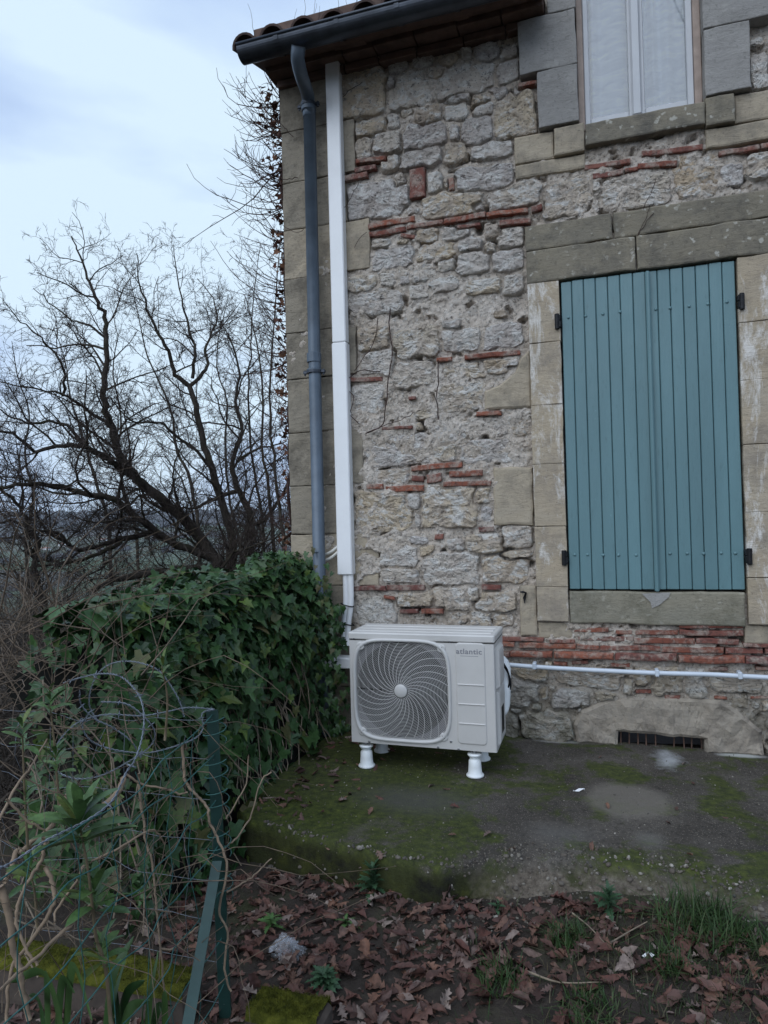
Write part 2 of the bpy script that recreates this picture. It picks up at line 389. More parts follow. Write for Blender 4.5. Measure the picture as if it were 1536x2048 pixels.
def blk(xl, xr, yt, yb, out=.0):
    """wall rectangle from picture measures: left x, right x, top and bottom y taken at the left edge"""
    x0, z1 = W(xl, yt, out); x0b, z0 = W(xl, yb, out)
    # right edge at mid height: follow the course to the right
    q = proj_x(xr, (z0 + z1) / 2, out)
    return [(x0 + x0b) / 2, q, z0, z1]
def proj_x(px, z, out=0.):
    """x on the facade where the picture column px meets height z"""
    y = 1024.
    for _ in range(12):
        x, zz = W(px, y, out); y += (zz - z) * FPX / 3.9
    return W(px, y, out)[0]
def face_block(name, rect, out, mat, parent, back=.10, rough=.003, r=.010, step=.03, wob=.004, skew=None, chip=.0, seed=0):
    """a squared stone or brick: rounded, slightly uneven front, plain sides"""
    x0, x1, z0, z1 = rect; w_, h_ = x1 - x0, z1 - z0
    nx = int(np.clip(w_ / step, 3, 26)); nz = int(np.clip(h_ / step, 2, 26))
    r = min(r, .3 * min(w_, h_))
    def axis(n, L):
        t = np.linspace(0, L, n + 1)
        return np.unique(np.concatenate([[0, r * .3, r], t[(t > r * 1.4) & (t < L - r * 1.4)], [L - r, L - r * .3, L]]))
    ax, az = axis(nx, w_), axis(nz, h_)
    X, Z = np.meshgrid(ax, az, indexing='ij')
    ex = np.minimum(X, w_ - X); ez = np.minimum(Z, h_ - Z); e = np.minimum(ex, ez)
    prof = np.clip(e / r, 0, 1); prof = np.sqrt(1 - (1 - prof) ** 2)
    sx, sz = RNG.uniform(0, 100, 2)
    hgt = out - r * (1 - prof) + rough * fbm(X * 9 + sx, Z * 9 + sz, seed, o=4) * 1.4
    if chip: hgt = hgt - chip * np.clip(fbm(X * 5 + sz, Z * 5 + sx, 3.3, o=4) - .12, 0, 1) * 2.2
    wx = wob * fbm(X * 0 + sx, Z * 12 + sz, 1.1, o=3) * np.clip(1 - ex / (.3 * w_ + 1e-6), 0, 1) * 2
    wz = wob * fbm(X * 8 + sx, Z * 0 + sz, 2.2, o=3) * np.clip(1 - ez / (.3 * h_ + 1e-6), 0, 1) * 2
    PX = x0 + X + wx; PZ = z0 + Z + wz
    if skew is not None:
        fz = Z / h_; fx = X / w_
        PZ = PZ + skew * (fx - .5)
    V = np.stack([PX, D - hgt, PZ], -1)
    n, m = V.shape[:2]; V = V.reshape(-1, 3)
    i = np.arange(n - 1)[:, None] * m; j = np.arange(m - 1)[None, :]
    Q = np.stack([i + j, i + m + j, i + m + j + 1, i + j + 1], -1).reshape(-1, 4)
    loop = [k * m for k in range(n)] + [(n - 1) * m + k for k in range(1, m)] + [k * m + m - 1 for k in range(n - 2, -1, -1)] + [k for k in range(m - 2, 0, -1)]
    B = V[loop].copy(); B[:, 1] = D + back; b0 = len(V); V = np.vstack([V, B]); L = len(loop)
    S = np.array([(loop[(k + 1) % L], loop[k], b0 + k, b0 + (k + 1) % L) for k in range(L)])
    return obj(name, V, np.vstack([Q, S]), mat, parent, False)

# ---- openings
SH = [W(1120.4, 565.2)[0], W(1491, 900)[0], W(1136, 1179.2)[1], W(1120.4, 565.2)[1]]        # shutters x0,x1,z0,z1
SH[1] = W(1480, 850)[0]
WN = [W(1155, 130)[0], W(1404, 120)[0], W(1161, 254.7)[1], 4.75]                              # upper window
OPEN = [tuple(SH), tuple(WN)]

# the mortar bed of the facade: one uneven sheet that the stones are set in
def mortar_out(x, z):
    a = fbm(x * 2.1 + 4, z * 2.1, 0, 3, 3); b = fbm(x * 9, z * 9, 0, 5, 4); c = fbm(x * 34, z * 34, 0, 9, 3)
    o = -.007 + .026 * a + .018 * b + .012 * c - .016 * np.clip((z - 3.1) / .4, 0, 1)
    hole = np.clip(fbm(x * 13 + 9, z * 15, 0, 21, 3) - .38, 0, 1)
    mid = np.exp(-((z - 1.95) / .55) ** 2) * np.clip((.05 - x) / .3, 0, 1)
    o = o + .014 * mid
    return np.clip(o, -.036, .022) - .22 * hole
gx = np.concatenate([np.arange(XC, 1.3, .0105), np.linspace(1.3, XR, 40)]); gz = np.arange(-.35, 4.74, .0105)
GX, GZ = np.meshgrid(gx, gz, indexing='ij')
V = np.stack([GX, D - mortar_out(GX, GZ), GZ], -1).reshape(-1, 3)
n, m = GX.shape
i = np.arange(n - 1)[:, None] * m; j = np.arange(m - 1)[None, :]
Q = np.stack([i + j, i + m + j, i + m + j + 1, i + j + 1], -1).reshape(-1, 4)
cx = V[Q].mean(1)
keep = np.ones(len(Q), bool)
for (a, b, c_, d_) in OPEN + [(W(1240, 1480)[0], W(1405, 1480)[0], W(1240, 1500)[1] - .03, W(1238, 1466)[1] - .004)]:
    keep &= ~((cx[:, 0] > a - .02) & (cx[:, 0] < b + .02) & (cx[:, 2] > c_ - .02) & (cx[:, 2] < d_ + .02))
keep &= ~((cx[:, 2] > 4.28) & (cx[:, 0] < W(1062, 20)[0]))
Q = Q[keep]
wallp = obj('wall', V, Q, M_MORT, house, False, origin=(XC, D, 0))

def ash(name, px, out, mat, parent=None, **kw):
    r = blk(*px); OBST.append(tuple(r)); return face_block(name, r, out, mat, parent or wallp, **kw)

# ---- quoins of the corner
ys = [169, 242, 346, 444, 544, 655, 750, 860, 968, 1067, 1171, 1272, 1372, 1472]
longx = {1: 709, 3: 740, 5: 713, 7: 727, 9: 757, 11: 735}
zq = []
for i in range(len(ys)): zq.append(W(690, ys[i])[1])
zq[0] = 4.2; zq[-1] = 0.0
for i in range(len(zq) - 1):
    xr = proj_x(longx[i], (zq[i] + zq[i + 1]) / 2) if i in longx else XC + .36 + .03 * (i % 3)
    rect = [XC - .012, xr, zq[i + 1] + .0015, zq[i] - .0015]
    OBST.append(tuple(rect))
    split = i in (2, 6, 8)
    if split:
        xm = XC + .33
        face_block('stone_block', [rect[0], xm - .003, rect[2], rect[3]], .014 + .004 * RNG.uniform(-1, 1), M_QUOIN, wallp, chip=.006, back=.25)
        face_block('stone_block', [xm + .003, xr, rect[2], rect[3]], .014 + .004 * RNG.uniform(-1, 1), M_QUOIN, wallp, chip=.006)
    else:
        face_block('stone_block', rect, .014 + .004 * RNG.uniform(-1, 1), M_QUOIN if i not in (9, 3, 11) else M_ASH, wallp, chip=.016, back=.25, r=.006, wob=.003, step=.02)

# ---- surround of the shuttered opening
sx0, sx1, sz0, sz1 = SH
JL = W(1064, 850)[0]
ZL = W(1052, 456)[1]; ZS = W(1056, 506)[1]
zs_bot = W(1075, 1240)[1]
OBST.append((JL - .01, sx1 + (sx0 - JL) + .01, zs_bot, ZL))
surround = thing('window_surround', (sx0, D, sz0), None, None); surround.parent = house
surround.location = Vector(np.array([sx0, D, sz0]) - WLOC[house.name])
XRJ = sx1 + (sx0 - JL)
XMID = W(1272, 500)[0]
sb = lambda rect, out, mat, **kw: face_block('stone_block', rect, out, mat, surround, **kw)
sb([JL - .005, XMID - .12, ZS + .002, ZL], .030, M_LINT, back=.2, chip=.008)
sb([XMID - .115, XRJ + .005, ZS + .002, ZL], .030, M_LINT, back=.2, chip=.008)
sb([JL, XMID - .0025, sz1 + .006, ZS - .002], .040, M_LINT, back=.2, chip=.010)
sb([XMID + .0025, XRJ, sz1 + .006, ZS - .002], .040, M_LINT, back=.2, chip=.010)
zj = [sz1 + .004] + [W(1066, y)[1] for y in (690, 813, 930, 1053, 1172)] + [zs_bot]
for i in range(len(zj) - 1):
    sb([JL + .002 * (i % 2), sx0 - .006, zj[i + 1] + .0006, zj[i] - .0006], .034 + RNG.uniform(-.001, .001), M_JAMB, back=.2, chip=.005, r=.004, wob=.002)
    sb([sx1 + .006, XRJ, zj[i + 1] + .0006 + (.05 if 0 < i < 5 else 0), zj[i] - .0006 + (.05 if 1 < i < 6 else 0)] if i < 5 else [sx1 + .006, XRJ, zj[i + 1] + .0015, zj[i] + .048], .034 + RNG.uniform(-.001, .001), M_JAMB, back=.2, chip=.005, r=.004, wob=.002)
sill = face_block('sill', [sx0 - .002, sx1 - .01, W(1140, 1245)[1], sz0 - .007], .030, M_SILL, surround, back=.2, chip=.012)
# cement patch in the middle of the sill
pt = [(1283, 1186), (1340, 1184), (1336, 1193), (1318, 1208), (1303, 1215), (1300, 1203)]
P = [W(a, b) for a, b in pt]
V = [(x, D - .0345, z) for x, z in P] + [(x, D - .02, z) for x, z in P]; n = len(P)
obj('sill_patch', V, [tuple(range(n))] + [(i, (i + 1) % n, n + (i + 1) % n, n + i) for i in range(n)], M_DORM, surround)
# reveal behind the shutters
box('reveal', sx0 - .03, sx1 + .03, D + .105, D + .125, sz0 - .03, sz1 + .03, M_ROOM, surround)

# flush squared stones that tie into the surround
ash('stone_block', (987, 1066, 935, 1050), .016, M_ASH, chip=.01, r=.016, wob=.010)
ash('stone_block', (1040, 1074, 1172, 1272), .016, M_ASH, chip=.008, r=.012)
OBST.append(tuple(blk(1074, 1143, 1241, 1278)))
face_block('stone_block', blk(1076, 1144, 1243, 1275), .012, M_ASH, wallp, chip=.008)
face_block('stone_block', blk(1489, 1560, 1250, 1287), .012, M_ASH, wallp, chip=.006); OBST.append(tuple(blk(1489, 1560, 1250, 1287)))
# the block with the broken diagonal edge
def poly_stone(name, px, out, mat, parent, depth=.08, r=.012, rough=.004, step=.03):
    """flat polygonal stone: rounded rim, uneven face"""
    P = np.array([W(a, b) for a, b in px]); 
    dens = []
    for i in range(len(P)):
        a, b = P[i], P[(i + 1) % len(P)]; k = max(1, int(np.linalg.norm(b - a) / step))
        for t in np.arange(k) / k: dens.append(a + (b - a) * t)
    P = np.array(dens)
    P += .004 * np.stack([fbm(P[:, 0] * 20, P[:, 1] * 20, 1), fbm(P[:, 0] * 20, P[:, 1] * 20, 5)], -1)
    bm = bmesh.new()
    vs = [bm.verts.new((x, D - out + r * .8, z)) for x, z in P]
    f = bm.faces.new(vs); bmesh.ops.recalc_face_normals(bm, faces=[f])
    if f.normal.y > 0: f.normal_flip()
    back = bmesh.ops.extrude_edge_only(bm, edges=list(f.edges))
    for v in [g for g in back['geom'] if isinstance(g, bmesh.types.BMVert)]: v.co.y = D + depth
    res = bmesh.ops.inset_region(bm, faces=[f], thickness=r, depth=0)
    for v in f.verts: v.co.y = D - out
    tri = bmesh.ops.triangulate(bm, faces=[f])
    fs = tri['faces']
    for _ in range(3):
        es = [e for e in {e for q in fs for e in q.edges} if e.calc_length() > step * 1.5 and all(l.face in fs for l in e.link_loops)]
        if not es: break
        fsset = set(fs)
        bmesh.ops.subdivide_edges(bm, edges=es, cuts=1, use_grid_fill=False)
        bm.faces.ensure_lookup_table()
        fs = [q for q in bm.faces if all(abs(v.co.y - (D - out)) < 1e-4 for v in q.verts)]
        t2 = bmesh.ops.triangulate(bm, faces=[q for q in fs if len(q.verts) > 3])
        fs = [q for q in bm.faces if all(abs(v.co.y - (D - out)) < 1e-4 for v in q.verts)]
    sd = RNG.uniform(0, 50)
    for v in bm.verts:
        if v.co.y < D - out + r: v.co.y -= rough * (fbm(v.co.x * 14 + sd, v.co.z * 14, 2, o=4) * 1.6)
    me = bpy.data.meshes.new(name); bm.to_mesh(me); bm.free()
    V = np.zeros(len(me.vertices) * 3); me.vertices.foreach_get('co', V); V = V.reshape(-1, 3); c = (V.min(0) + V.max(0)) / 2
    me.vertices.foreach_set('co', (V - c).ravel()); me.update()
    return inst(name, me, mat, c, parent)
poly_stone('stone_block', [(970, 783), (1000, 770), (1030, 745), (1042, 715), (1061, 700), (1064, 815), (970, 820)], .016, M_ASH, wallp)
OBST.append(tuple(blk(970, 1062, 776, 822))); OBST.append(tuple(blk(1020, 1062, 735, 800)))
# flat arch stone over the cellar vent
VN = [W(1238, 1466)[0], W(1407, 1480)[0], W(1240, 1500)[1] - .02, W(1238, 1464)[1]]
vent_px = [(1148, 1447), (1160, 1420), (1205, 1402), (1250, 1391), (1330, 1394), (1440, 1399), (1475, 1420), (1523, 1460), (1528, 1512), (1409, 1506), (1409, 1477), (1237, 1463), (1235, 1492), (1155, 1486)]
poly_stone('vent_stone', vent_px, .020, M_VENT, wallp, depth=.10, r=.018, rough=.014)
OBST.append(tuple(blk(1165, 1520, 1412, 1500))); OBST.append(tuple(blk(1230, 1460, 1392, 1412)))
ventb = [W(x, 1485)[0] for x in (1243, 1260, 1277, 1293, 1312, 1350, 1368, 1385, 1403)]
vent = thing('vent_grille', (VN[0], D, VN[2]), None, None); vent.parent = house; vent.location = Vector(np.array([VN[0], D, VN[2]]) - WLOC[house.name])
for x in ventb:
    tube('bar', [(x + .006 * random.uniform(-1, 1), D + .02, VN[2] - .03), (x + .004 * random.uniform(-1, 1), D + .022, (VN[2] + VN[3]) / 2), (x, D + .02, VN[3] + .02)], .0042, M_SOFF, vent, 6)
box('vent_recess', VN[0] - .02, VN[1] + .02, D + .24, D + .25, VN[2] - .05, VN[3] + .03, M_ROOM, vent)

# ---- surround of the upper window
dorm = thing('dormer_surround', (WN[0], D, WN[2]), None, None); dorm.parent = house; dorm.location = Vector(np.array([WN[0], D, WN[2]]) - WLOC[house.name])
def db(px, out, mat, **kw):
    r = blk(*px) if len(px) == 4 and px[0] > 20 else list(px); OBST.append(tuple(r)); return face_block('stone_block', r, out, mat, dorm, back=.2, **kw)
wl0, wr0, wz0 = WN[0], WN[1], WN[2]
zb = [W(1077, 268)[1], W(1100, 150)[1], W(1100, 40)[1], W(1100, 40)[1] + .36, W(1100, 40)[1] + .7]
xl = [proj_x(1077, zb[0] + .1), proj_x(1040, zb[1] + .1), proj_x(1094, zb[2] + .1), proj_x(1045, zb[3])]
for i in range(4):
    db([xl[i], wl0 - .003, zb[i] + .003, zb[i + 1] - .003], .055, M_DORM, chip=.003, r=.006)
zr = [W(1408, 205)[1], W(1408, 72)[1], W(1408, 72)[1] + .34, W(1408, 72)[1] + .66]
xr_ = [proj_x(1497, zr[0] + .1), proj_x(1540, zr[1] + .1), proj_x(1500, zr[2] + .1)]
for i in range(3):
    db([wr0 + .003, xr_[i], zr[i] + .003, zr[i + 1] - .003], .055, M_DORM, chip=.003, r=.006)
zsl = W(1170, 300)[1]
sz_ = [wl0 + .03, wr0 - .002, zsl, wz0 - .012]
db(sz_, .050, M_LINT, chip=.010)
db([W(1109, 290)[0], wl0 + .026, W(1110, 318)[1], zb[0] - .004], .044, M_ASH, chip=.006)
db([wr0 + .001, proj_x(1466, zr[0] - .05), W(1408, 262)[1], zr[0] - .003], .050, M_LINT, chip=.008)
x_, z_ = W(1031, 365)[0], W(1031, 362)[1]
db([x_, wl0 + .026, z_, W(1110, 318)[1] - .003], .018, M_ASH, chip=.008, r=.014)
db([x_, W(1109, 290)[0] - .003, W(1110, 318)[1], zb[0] - .004], .018, M_ASH, chip=.006, r=.012)
db([wr0 + .001, 1.15, W(1403, 303)[1], W(1408, 262)[1] - .003], .018, M_ASH, chip=.008, r=.012)
db([proj_x(1466, zr[0] - .05) + .003, 1.15, W(1408, 262)[1], zr[0] - .003], .018, M_ASH, chip=.006)

# ---- upper window
win = thing('window', (WN[0], D, WN[2]), None, None); win.parent = house; win.location = Vector(np.array([WN[0], D, WN[2]]) - WLOC[house.name])
YW = D + .035
def bar(name, x0, x1, z0, z1, y0, y1, mat, c=.004): return box(name, x0, x1, y0, y1, z0, z1, mat, win, c)
zt = WN[3]
fx0, fx1 = WN[0], WN[1]
bar('outer_frame', fx0 - .002, fx0 + .032, wz0 - .01, zt, YW - .01, YW + .06, M_WOODF)
bar('outer_frame', fx1 - .036, fx1 + .002, wz0 - .01, zt, YW - .01, YW + .06, M_WOODF)
bar('outer_frame', fx0 + .0325, fx1 - .0365, wz0 - .011, wz0 + .018, YW - .008, YW + .06, M_WOODF)
xm = (W(1250, 150)[0] + W(1297, 150)[0]) / 2 + .0
for (a, b) in ((fx0 + .033, xm - .006), (xm + .006, fx1 - .037)):
    sgn = a < xm - .2
    l, r_ = (.030, .036) if sgn else (.036, .034)
    bar('sash', a, a + l, wz0 + .019, zt, YW + .004, YW + .045, M_WHITEF)
    bar('sash', b - r_, b, wz0 + .019, zt, YW + .004, YW + .045, M_WHITEF)
    bar('sash', a + l + .0005, b - r_ - .0005, wz0 + .019, wz0 + .062, YW + .006, YW + .045, M_WHITEF)
    V = [(a + l - .004, YW + .026, wz0 + .05), (b - r_ + .004, YW + .026, wz0 + .05), (b - r_ + .004, YW + .026, zt), (a + l - .004, YW + .026, zt)]
    obj('pane', V, [(0, 1, 2, 3)], M_GLASS, win)
bar('cover_strip', xm - .026, xm + .024, wz0 + .024, zt, YW - .014, YW + .003, M_WHITEF, .008)
xs = np.linspace(fx0 + .03, fx1 - .03, 120); zs = np.array([wz0 - .02, zt + .02])
V = [(x, YW + .09 + .012 * math.sin(x * 62 + 2 * math.sin(x * 17)), z) for x in xs for z in zs]
obj('curtain', V, [(2 * i, 2 * i + 2, 2 * i + 3, 2 * i + 1) for i in range(119)], M_CURT, win, True)

# ---- shutters: two leaves of boards
bx = [257, 315, 375, 435, 497, 560, 625, 690, 708, 750, 815, 880, 945, 1013, 1080, 1153]
fr = [(b - 257) / (1153 - 257) for b in bx]
# even out the perspective of the measured board edges
def sx(i):
    return W(1020 + bx[i] / 2.56, (480 + 218 / 2.56) - (bx[i] - 257) / 896 * 46)[0]
for leaf in range(2):
    sh = thing('shutter', (sx(0) if leaf == 0 else sx(8), D, sz0), None, None); sh.parent = house
    sh.location = Vector(WLOC[sh.name] - WLOC[house.name])
    ids = range(0, 7) if leaf == 0 else range(8, 15)
    for i in ids:
        a, b = sx(i), sx(i + 1)
        if i == 0: a = sx0 + .003
        if i == 14: b = sx1 - .003
        y0 = D - .024 + random.uniform(-.0012, .0012) + (.006 if leaf else 0)
        box('board', a + .0016, b - .0016, y0, y0 + .03, sz0 + .004 + random.uniform(0, .003), sz1 - .004 - random.uniform(0, .004), M_TEAL, sh, .0035)
    y0 = D - .022 + (.006 if leaf else 0)
    box('backing', sx(ids[0]) + .004, sx(ids[-1] + 1) - .004, y0 + .031, y0 + .05, sz0 + .01, sz1 - .01, M_TEAL, sh)
    if leaf == 0:
        box('cover_strip', sx(7) - .002, sx(8) + .004, D - .043, D - .0265, sz0 - .006, sz1 - .008, M_TEAL, sh, .007)
    # rivets
    riv = [(300, 403), (388, 396), (475, 385), (562, 374), (332, 1610), (397, 1610), (477, 1612), (555, 1612), (645, 1612)] if leaf == 0 else \
          [(745, 360), (818, 353), (915, 344), (1010, 333), (1107, 322), (817, 1604), (905, 1604), (988, 1605), (1078, 1602), (1150, 1603)]
    for (a, b) in riv:
        x, z = W(1020 + a / 2.56, 480 + b / 2.56)
        V, Fc = lathe_arrays([(.0085, 0), (.0085, .0015), (.006, .0045), (.002, .006)], 10)
        V = np.array(V); V = np.stack([V[:, 0], -V[:, 2], V[:, 1]], -1) + np.array([x, D - .0245 + (.006 if leaf else 0), z])
        obj('rivet', V, Fc, M_TEAL, sh, True)
    for (a, b) in (((1117, 646), (1131, 1114)) if leaf == 0 else ((1478, 607), (1493, 1111))):
        x, z = W(a, b)
        mb = MB(); s_ = -1 if leaf == 0 else 1
        mb.add(*box_arrays(x - .014, x + .014, D - .046, D - .012, z + .002, z + .034, .004))
        mb.add(*box_arrays(x - .012, x + .016, D - .050, D - .014, z - .038, z + .001, .005))
        V, Fc = lathe_arrays([(.011, -.045), (.013, -.043), (.013, .037), (.011, .04)], 12, (x + s_ * .006, D - .044, z)); mb.add(V, Fc)
        mb.build('hinge', M_DARK, sh)
# iron shutter hook on the wall
x, z = W(1049, 1190)
hook = tube('shutter_hook', [(x - .02, D - .022, z + .020), (x - .004, D - .04, z + .022), (x + .012, D - .03, z + .016), (x + .002, D - .03, z - .012), (x + .001, D - .024, z - .045)], [.004, .007, .006, .009, .002], M_DARK, house, 8)
# ---- bricks: (x0, y0, x1, y1, thickness) of each one as measured on enlargements of the picture
def zc(reg, pts):
    ox, oy, s = reg; return [(ox + a / s, oy + b / s, ox + c / s, oy + d / s, t / s) for a, b, c, d, t in pts]
RA, RB, RC, RD = (680, 60, 3.491), (680, 600, 3.15), (1000, 0, 2.866), (980, 1200, 2.763)
BR = zc(RA, [(105, 990, 250, 960, 35), (20, 1048, 195, 1015, 40), (110, 925, 320, 905, 32), (205, 1375, 530, 1320, 40), (210, 1435, 465, 1392, 35),
             (470, 1385, 725, 1345, 32), (730, 1345, 1020, 1300, 40), (1030, 1295, 1320, 1265, 35), (1340, 1255, 1415, 1235, 45), (1120, 1360, 1335, 1330, 40),
             (820, 1375, 980, 1360, 24), (1250, 395, 1380, 375, 32), (425, 1435, 525, 1450, 26)])
BR += zc(RB, [(610, 380, 705, 372, 25), (785, 365, 1135, 335, 32), (70, 505, 270, 495, 28), (265, 812, 460, 798, 20), (855, 722, 1010, 712, 30), (450, 1065, 770, 1040, 35),
              (690, 1092, 900, 1090, 38), (650, 1160, 950, 1155, 32), (455, 1125, 530, 1125, 35), (548, 1128, 640, 1112, 55), (170, 1180, 275, 1180, 30), (290, 1190, 530, 1187, 38),
              (875, 1443, 970, 1440, 32), (595, 1490, 650, 1490, 35), (85, 1818, 295, 1815, 30), (300, 1812, 540, 1812, 34), (895, 1812, 1015, 1812, 34), (385, 1957, 500, 1957, 26),
              (515, 1960, 655, 1958, 32), (440, 625, 485, 622, 20), (280, 1868, 350, 1880, 20)])
BR += zc(RC, [(485, 965, 750, 925, 32), (805, 890, 1155, 850, 36), (530, 1015, 705, 990, 36), (712, 985, 785, 975, 25), (790, 965, 1015, 940, 36), (1255, 890, 1490, 843, 33), (1495, 840, 1640, 820, 36)])
LEDGE = zc(RD, [(75, 293, 113, 295, 30), (118, 293, 350, 298, 35), (355, 300, 682, 305, 40), (692, 308, 1030, 312, 44), (1036, 320, 1400, 328, 46), (1405, 326, 1560, 335, 46)])
BR += zc(RD, [(465, 165, 655, 165, 28), (695, 175, 785, 175, 25), (800, 178, 1035, 178, 28), (1042, 142, 1395, 145, 26), (1040, 176, 1395, 183, 36), (470, 210, 790, 214, 30), (795, 222, 1132, 225, 34),
              (1137, 228, 1375, 230, 34), (65, 215, 300, 220, 24), (330, 225, 470, 228, 20), (160, 247, 470, 250, 32), (480, 257, 605, 260, 27), (610, 262, 943, 265, 31), (950, 270, 1290, 275, 34),
              (1298, 280, 1505, 282, 36), (1400, 249, 1560, 253, 24), (1515, 283, 1600, 286, 34), (65, 243, 135, 243, 28), (355, 350, 430, 355, 20), (450, 345, 540, 345, 20), (665, 355, 770, 360, 24),
              (1200, 380, 1310, 380, 25), (1460, 378, 1560, 378, 20), (805, 507, 890, 507, 22), (970, 538, 1055, 538, 34), (1240, 535, 1310, 538, 18), (1435, 535, 1560, 535, 18)])
def brick(b, out, r=.006, **kw):
    xa, ya, xb, yb, t = b
    x0, za = W(xa, ya); x1, zb_ = W(xb, yb); th = t * .5 * (math.dist((x0, za), (x1, zb_)) / math.dist((xa, ya), (xb, yb))) * .96
    rect = [x0, x1, (za + zb_) / 2 - th, (za + zb_) / 2 + th]
    OBST.append((x0 - .004, x1 + .004, rect[2] - .005, rect[3] + .005))
    return face_block('brick', rect, out, M_BRICK, wallp, back=.05, rough=.003, r=r, step=.022, wob=.005, skew=zb_ - za, chip=.010, **kw)
for b in BR: brick(b, random.uniform(.012, .026))
for b in LEDGE: brick(b, .048 + random.uniform(-.003, .003), r=.016)
def brick_rect(reg, cx_, cy, w_, h_, out):
    x0, zt_ = W(reg[0] + (cx_ - w_ / 2) / reg[2], reg[1] + (cy - h_ / 2) / reg[2]); x1, zb_ = W(reg[0] + (cx_ + w_ / 2) / reg[2], reg[1] + (cy + h_ / 2) / reg[2])
    OBST.append((x0 - .004, x1 + .004, zb_ - .004, zt_ + .004))
    face_block('brick', [x0, x1, zb_, zt_], out, M_BRICK, wallp, back=.05, r=.006, step=.02, chip=.006)
brick_rect(RA, 545, 1070, 112, 185, .022); brick_rect(RA, 780, 1078, 38, 78, .014)
# brick band runs on outside the picture
for k in range(4):
    xx = W(1560, 1290)[0] + .01 + k * .3
    for q in range(3):
        face_block('brick', [xx + .04 * (q % 2), xx + .285 + .04 * (q % 2), .515 + q * .05, .515 + q * .05 + .04], .016 if q else .048, M_BRICK, wallp, back=.05, chip=.006)
    OBST.append((xx, xx + .3, .5, .66))

# ---- rubble stones: centre and size measured on the enlargements, the gaps filled with smaller ones
ST = []
def sl_(reg, L):
    for cx_, cy, w_, h_ in L:
        px, py = reg[0] + cx_ / reg[2], reg[1] + cy / reg[2]; x, z = W(px, py)
        k = (D / ray(px, py)[1]) / FPX / reg[2]
        ST.append((x, z, w_ * k / 2 * 1.04, h_ * k / 2))
sl_(RA, [(165, 450, 320, 340), (365, 370, 80, 90), (490, 420, 320, 240), (395, 265, 170, 100), (570, 230, 150, 90), (670, 290, 160, 100), (750, 210, 140, 90), (870, 350, 400, 230), (1010, 160, 170, 120),
         (1180, 160, 140, 90), (1165, 295, 170, 150), (870, 170, 90, 90), (820, 480, 200, 80), (1000, 480, 200, 80), (1100, 440, 140, 120), (800, 560, 170, 150), (620, 600, 190, 150), (470, 580, 110, 60),
         (1010, 550, 130, 110), (1220, 610, 280, 330), (375, 650, 110, 110), (215, 685, 220, 110), (165, 830, 130, 170), (330, 780, 200, 140), (600, 740, 300, 190), (800, 720, 80, 130), (955, 705, 200, 180),
         (1060, 830, 300, 130), (810, 860, 160, 150), (560, 900, 300, 130), (350, 930, 130, 110), (660, 1060, 110, 160), (740, 1070, 50, 90), (1010, 1040, 400, 190), (250, 1190, 420, 250), (420, 1050, 80, 90),
         (790, 1220, 440, 190), (1215, 1175, 370, 200), (510, 1270, 90, 80), (970, 1240, 80, 70), (1195, 1450, 200, 150), (1060, 1400, 110, 110), (610, 1440, 180, 90), (800, 1430, 200, 110), (290, 1490, 150, 70),
         (440, 1475, 100, 60), (370, 1590, 300, 160), (670, 1550, 260, 140), (900, 1500, 170, 120), (1050, 1520, 110, 80), (580, 1700, 180, 140), (740, 1640, 150, 100), (930, 1630, 230, 160), (1170, 1610, 220, 150),
         (330, 1740, 110, 110), (450, 1730, 90, 120), (165, 1770, 210, 110), (1010, 1790, 250, 100), (1210, 1780, 140, 140), (720, 1780, 200, 110), (250, 1900, 350, 160), (1245, 430, 60, 80)])
sl_(RB, [(375, 635, 120, 90), (530, 640, 100, 90), (780, 620, 270, 180), (800, 440, 300, 110), (990, 410, 240, 110), (240, 400, 220, 160), (460, 470, 250, 170), (200, 250, 230, 140), (480, 270, 300, 180), (760, 250, 260, 140),
         (1010, 230, 260, 150), (180, 620, 190, 190), (360, 950, 420, 190), (655, 960, 150, 110), (690, 830, 200, 130), (805, 765, 100, 50), (1000, 800, 150, 110), (1120, 790, 120, 130), (950, 950, 350, 150), (290, 1110, 260, 110),
         (260, 1330, 360, 260), (460, 1260, 90, 120), (690, 1300, 340, 270), (900, 1240, 90, 150), (915, 1350, 80, 120), (490, 1390, 60, 100), (330, 1515, 150, 90), (500, 1520, 130, 70), (380, 1610, 240, 150),
         (385, 1740, 250, 100), (550, 1590, 110, 90), (700, 1690, 370, 200), (730, 1550, 120, 90), (910, 1530, 210, 130), (1030, 1695, 280, 170), (1120, 1490, 190, 140), (1110, 1610, 190, 60), (220, 1960, 240, 200),
         (480, 1890, 240, 100), (700, 1880, 220, 140), (840, 1850, 90, 90), (980, 1890, 250, 130), (750, 2000, 100, 80), (890, 2010, 150, 90), (1030, 2020, 120, 90)])
sl_(RC, [(385, 1135, 280, 200), (550, 1075, 42, 80), (550, 1180, 48, 90), (780, 1095, 390, 180), (1115, 1010, 240, 230), (1330, 1000, 110, 130), (1490, 940, 130, 150), (1495, 430, 110, 220), (1465, 245, 90, 60), (1660, 900, 200, 180), (1640, 430, 160, 240)])
sl_(RD, [(180, 500, 200, 170), (300, 520, 60, 80), (345, 490, 45, 35), (445, 550, 210, 100), (640, 525, 120, 55), (560, 425, 350, 120), (230, 415, 200, 80), (300, 690, 260, 180), (120, 690, 80, 130), (155, 605, 80, 30),
         (255, 590, 80, 60), (500, 605, 50, 25), (760, 470, 70, 100), (980, 440, 190, 150), (860, 420, 120, 110), (1130, 450, 110, 170), (1360, 470, 340, 80), (1375, 560, 110, 80), (1460, 580, 60, 50), (1520, 590, 70, 80),
         (1450, 660, 150, 90), (1620, 480, 160, 110), (1600, 640, 150, 160), (330, 355, 60, 40), (600, 375, 110, 30)])
S = [np.array(t) for t in ST]
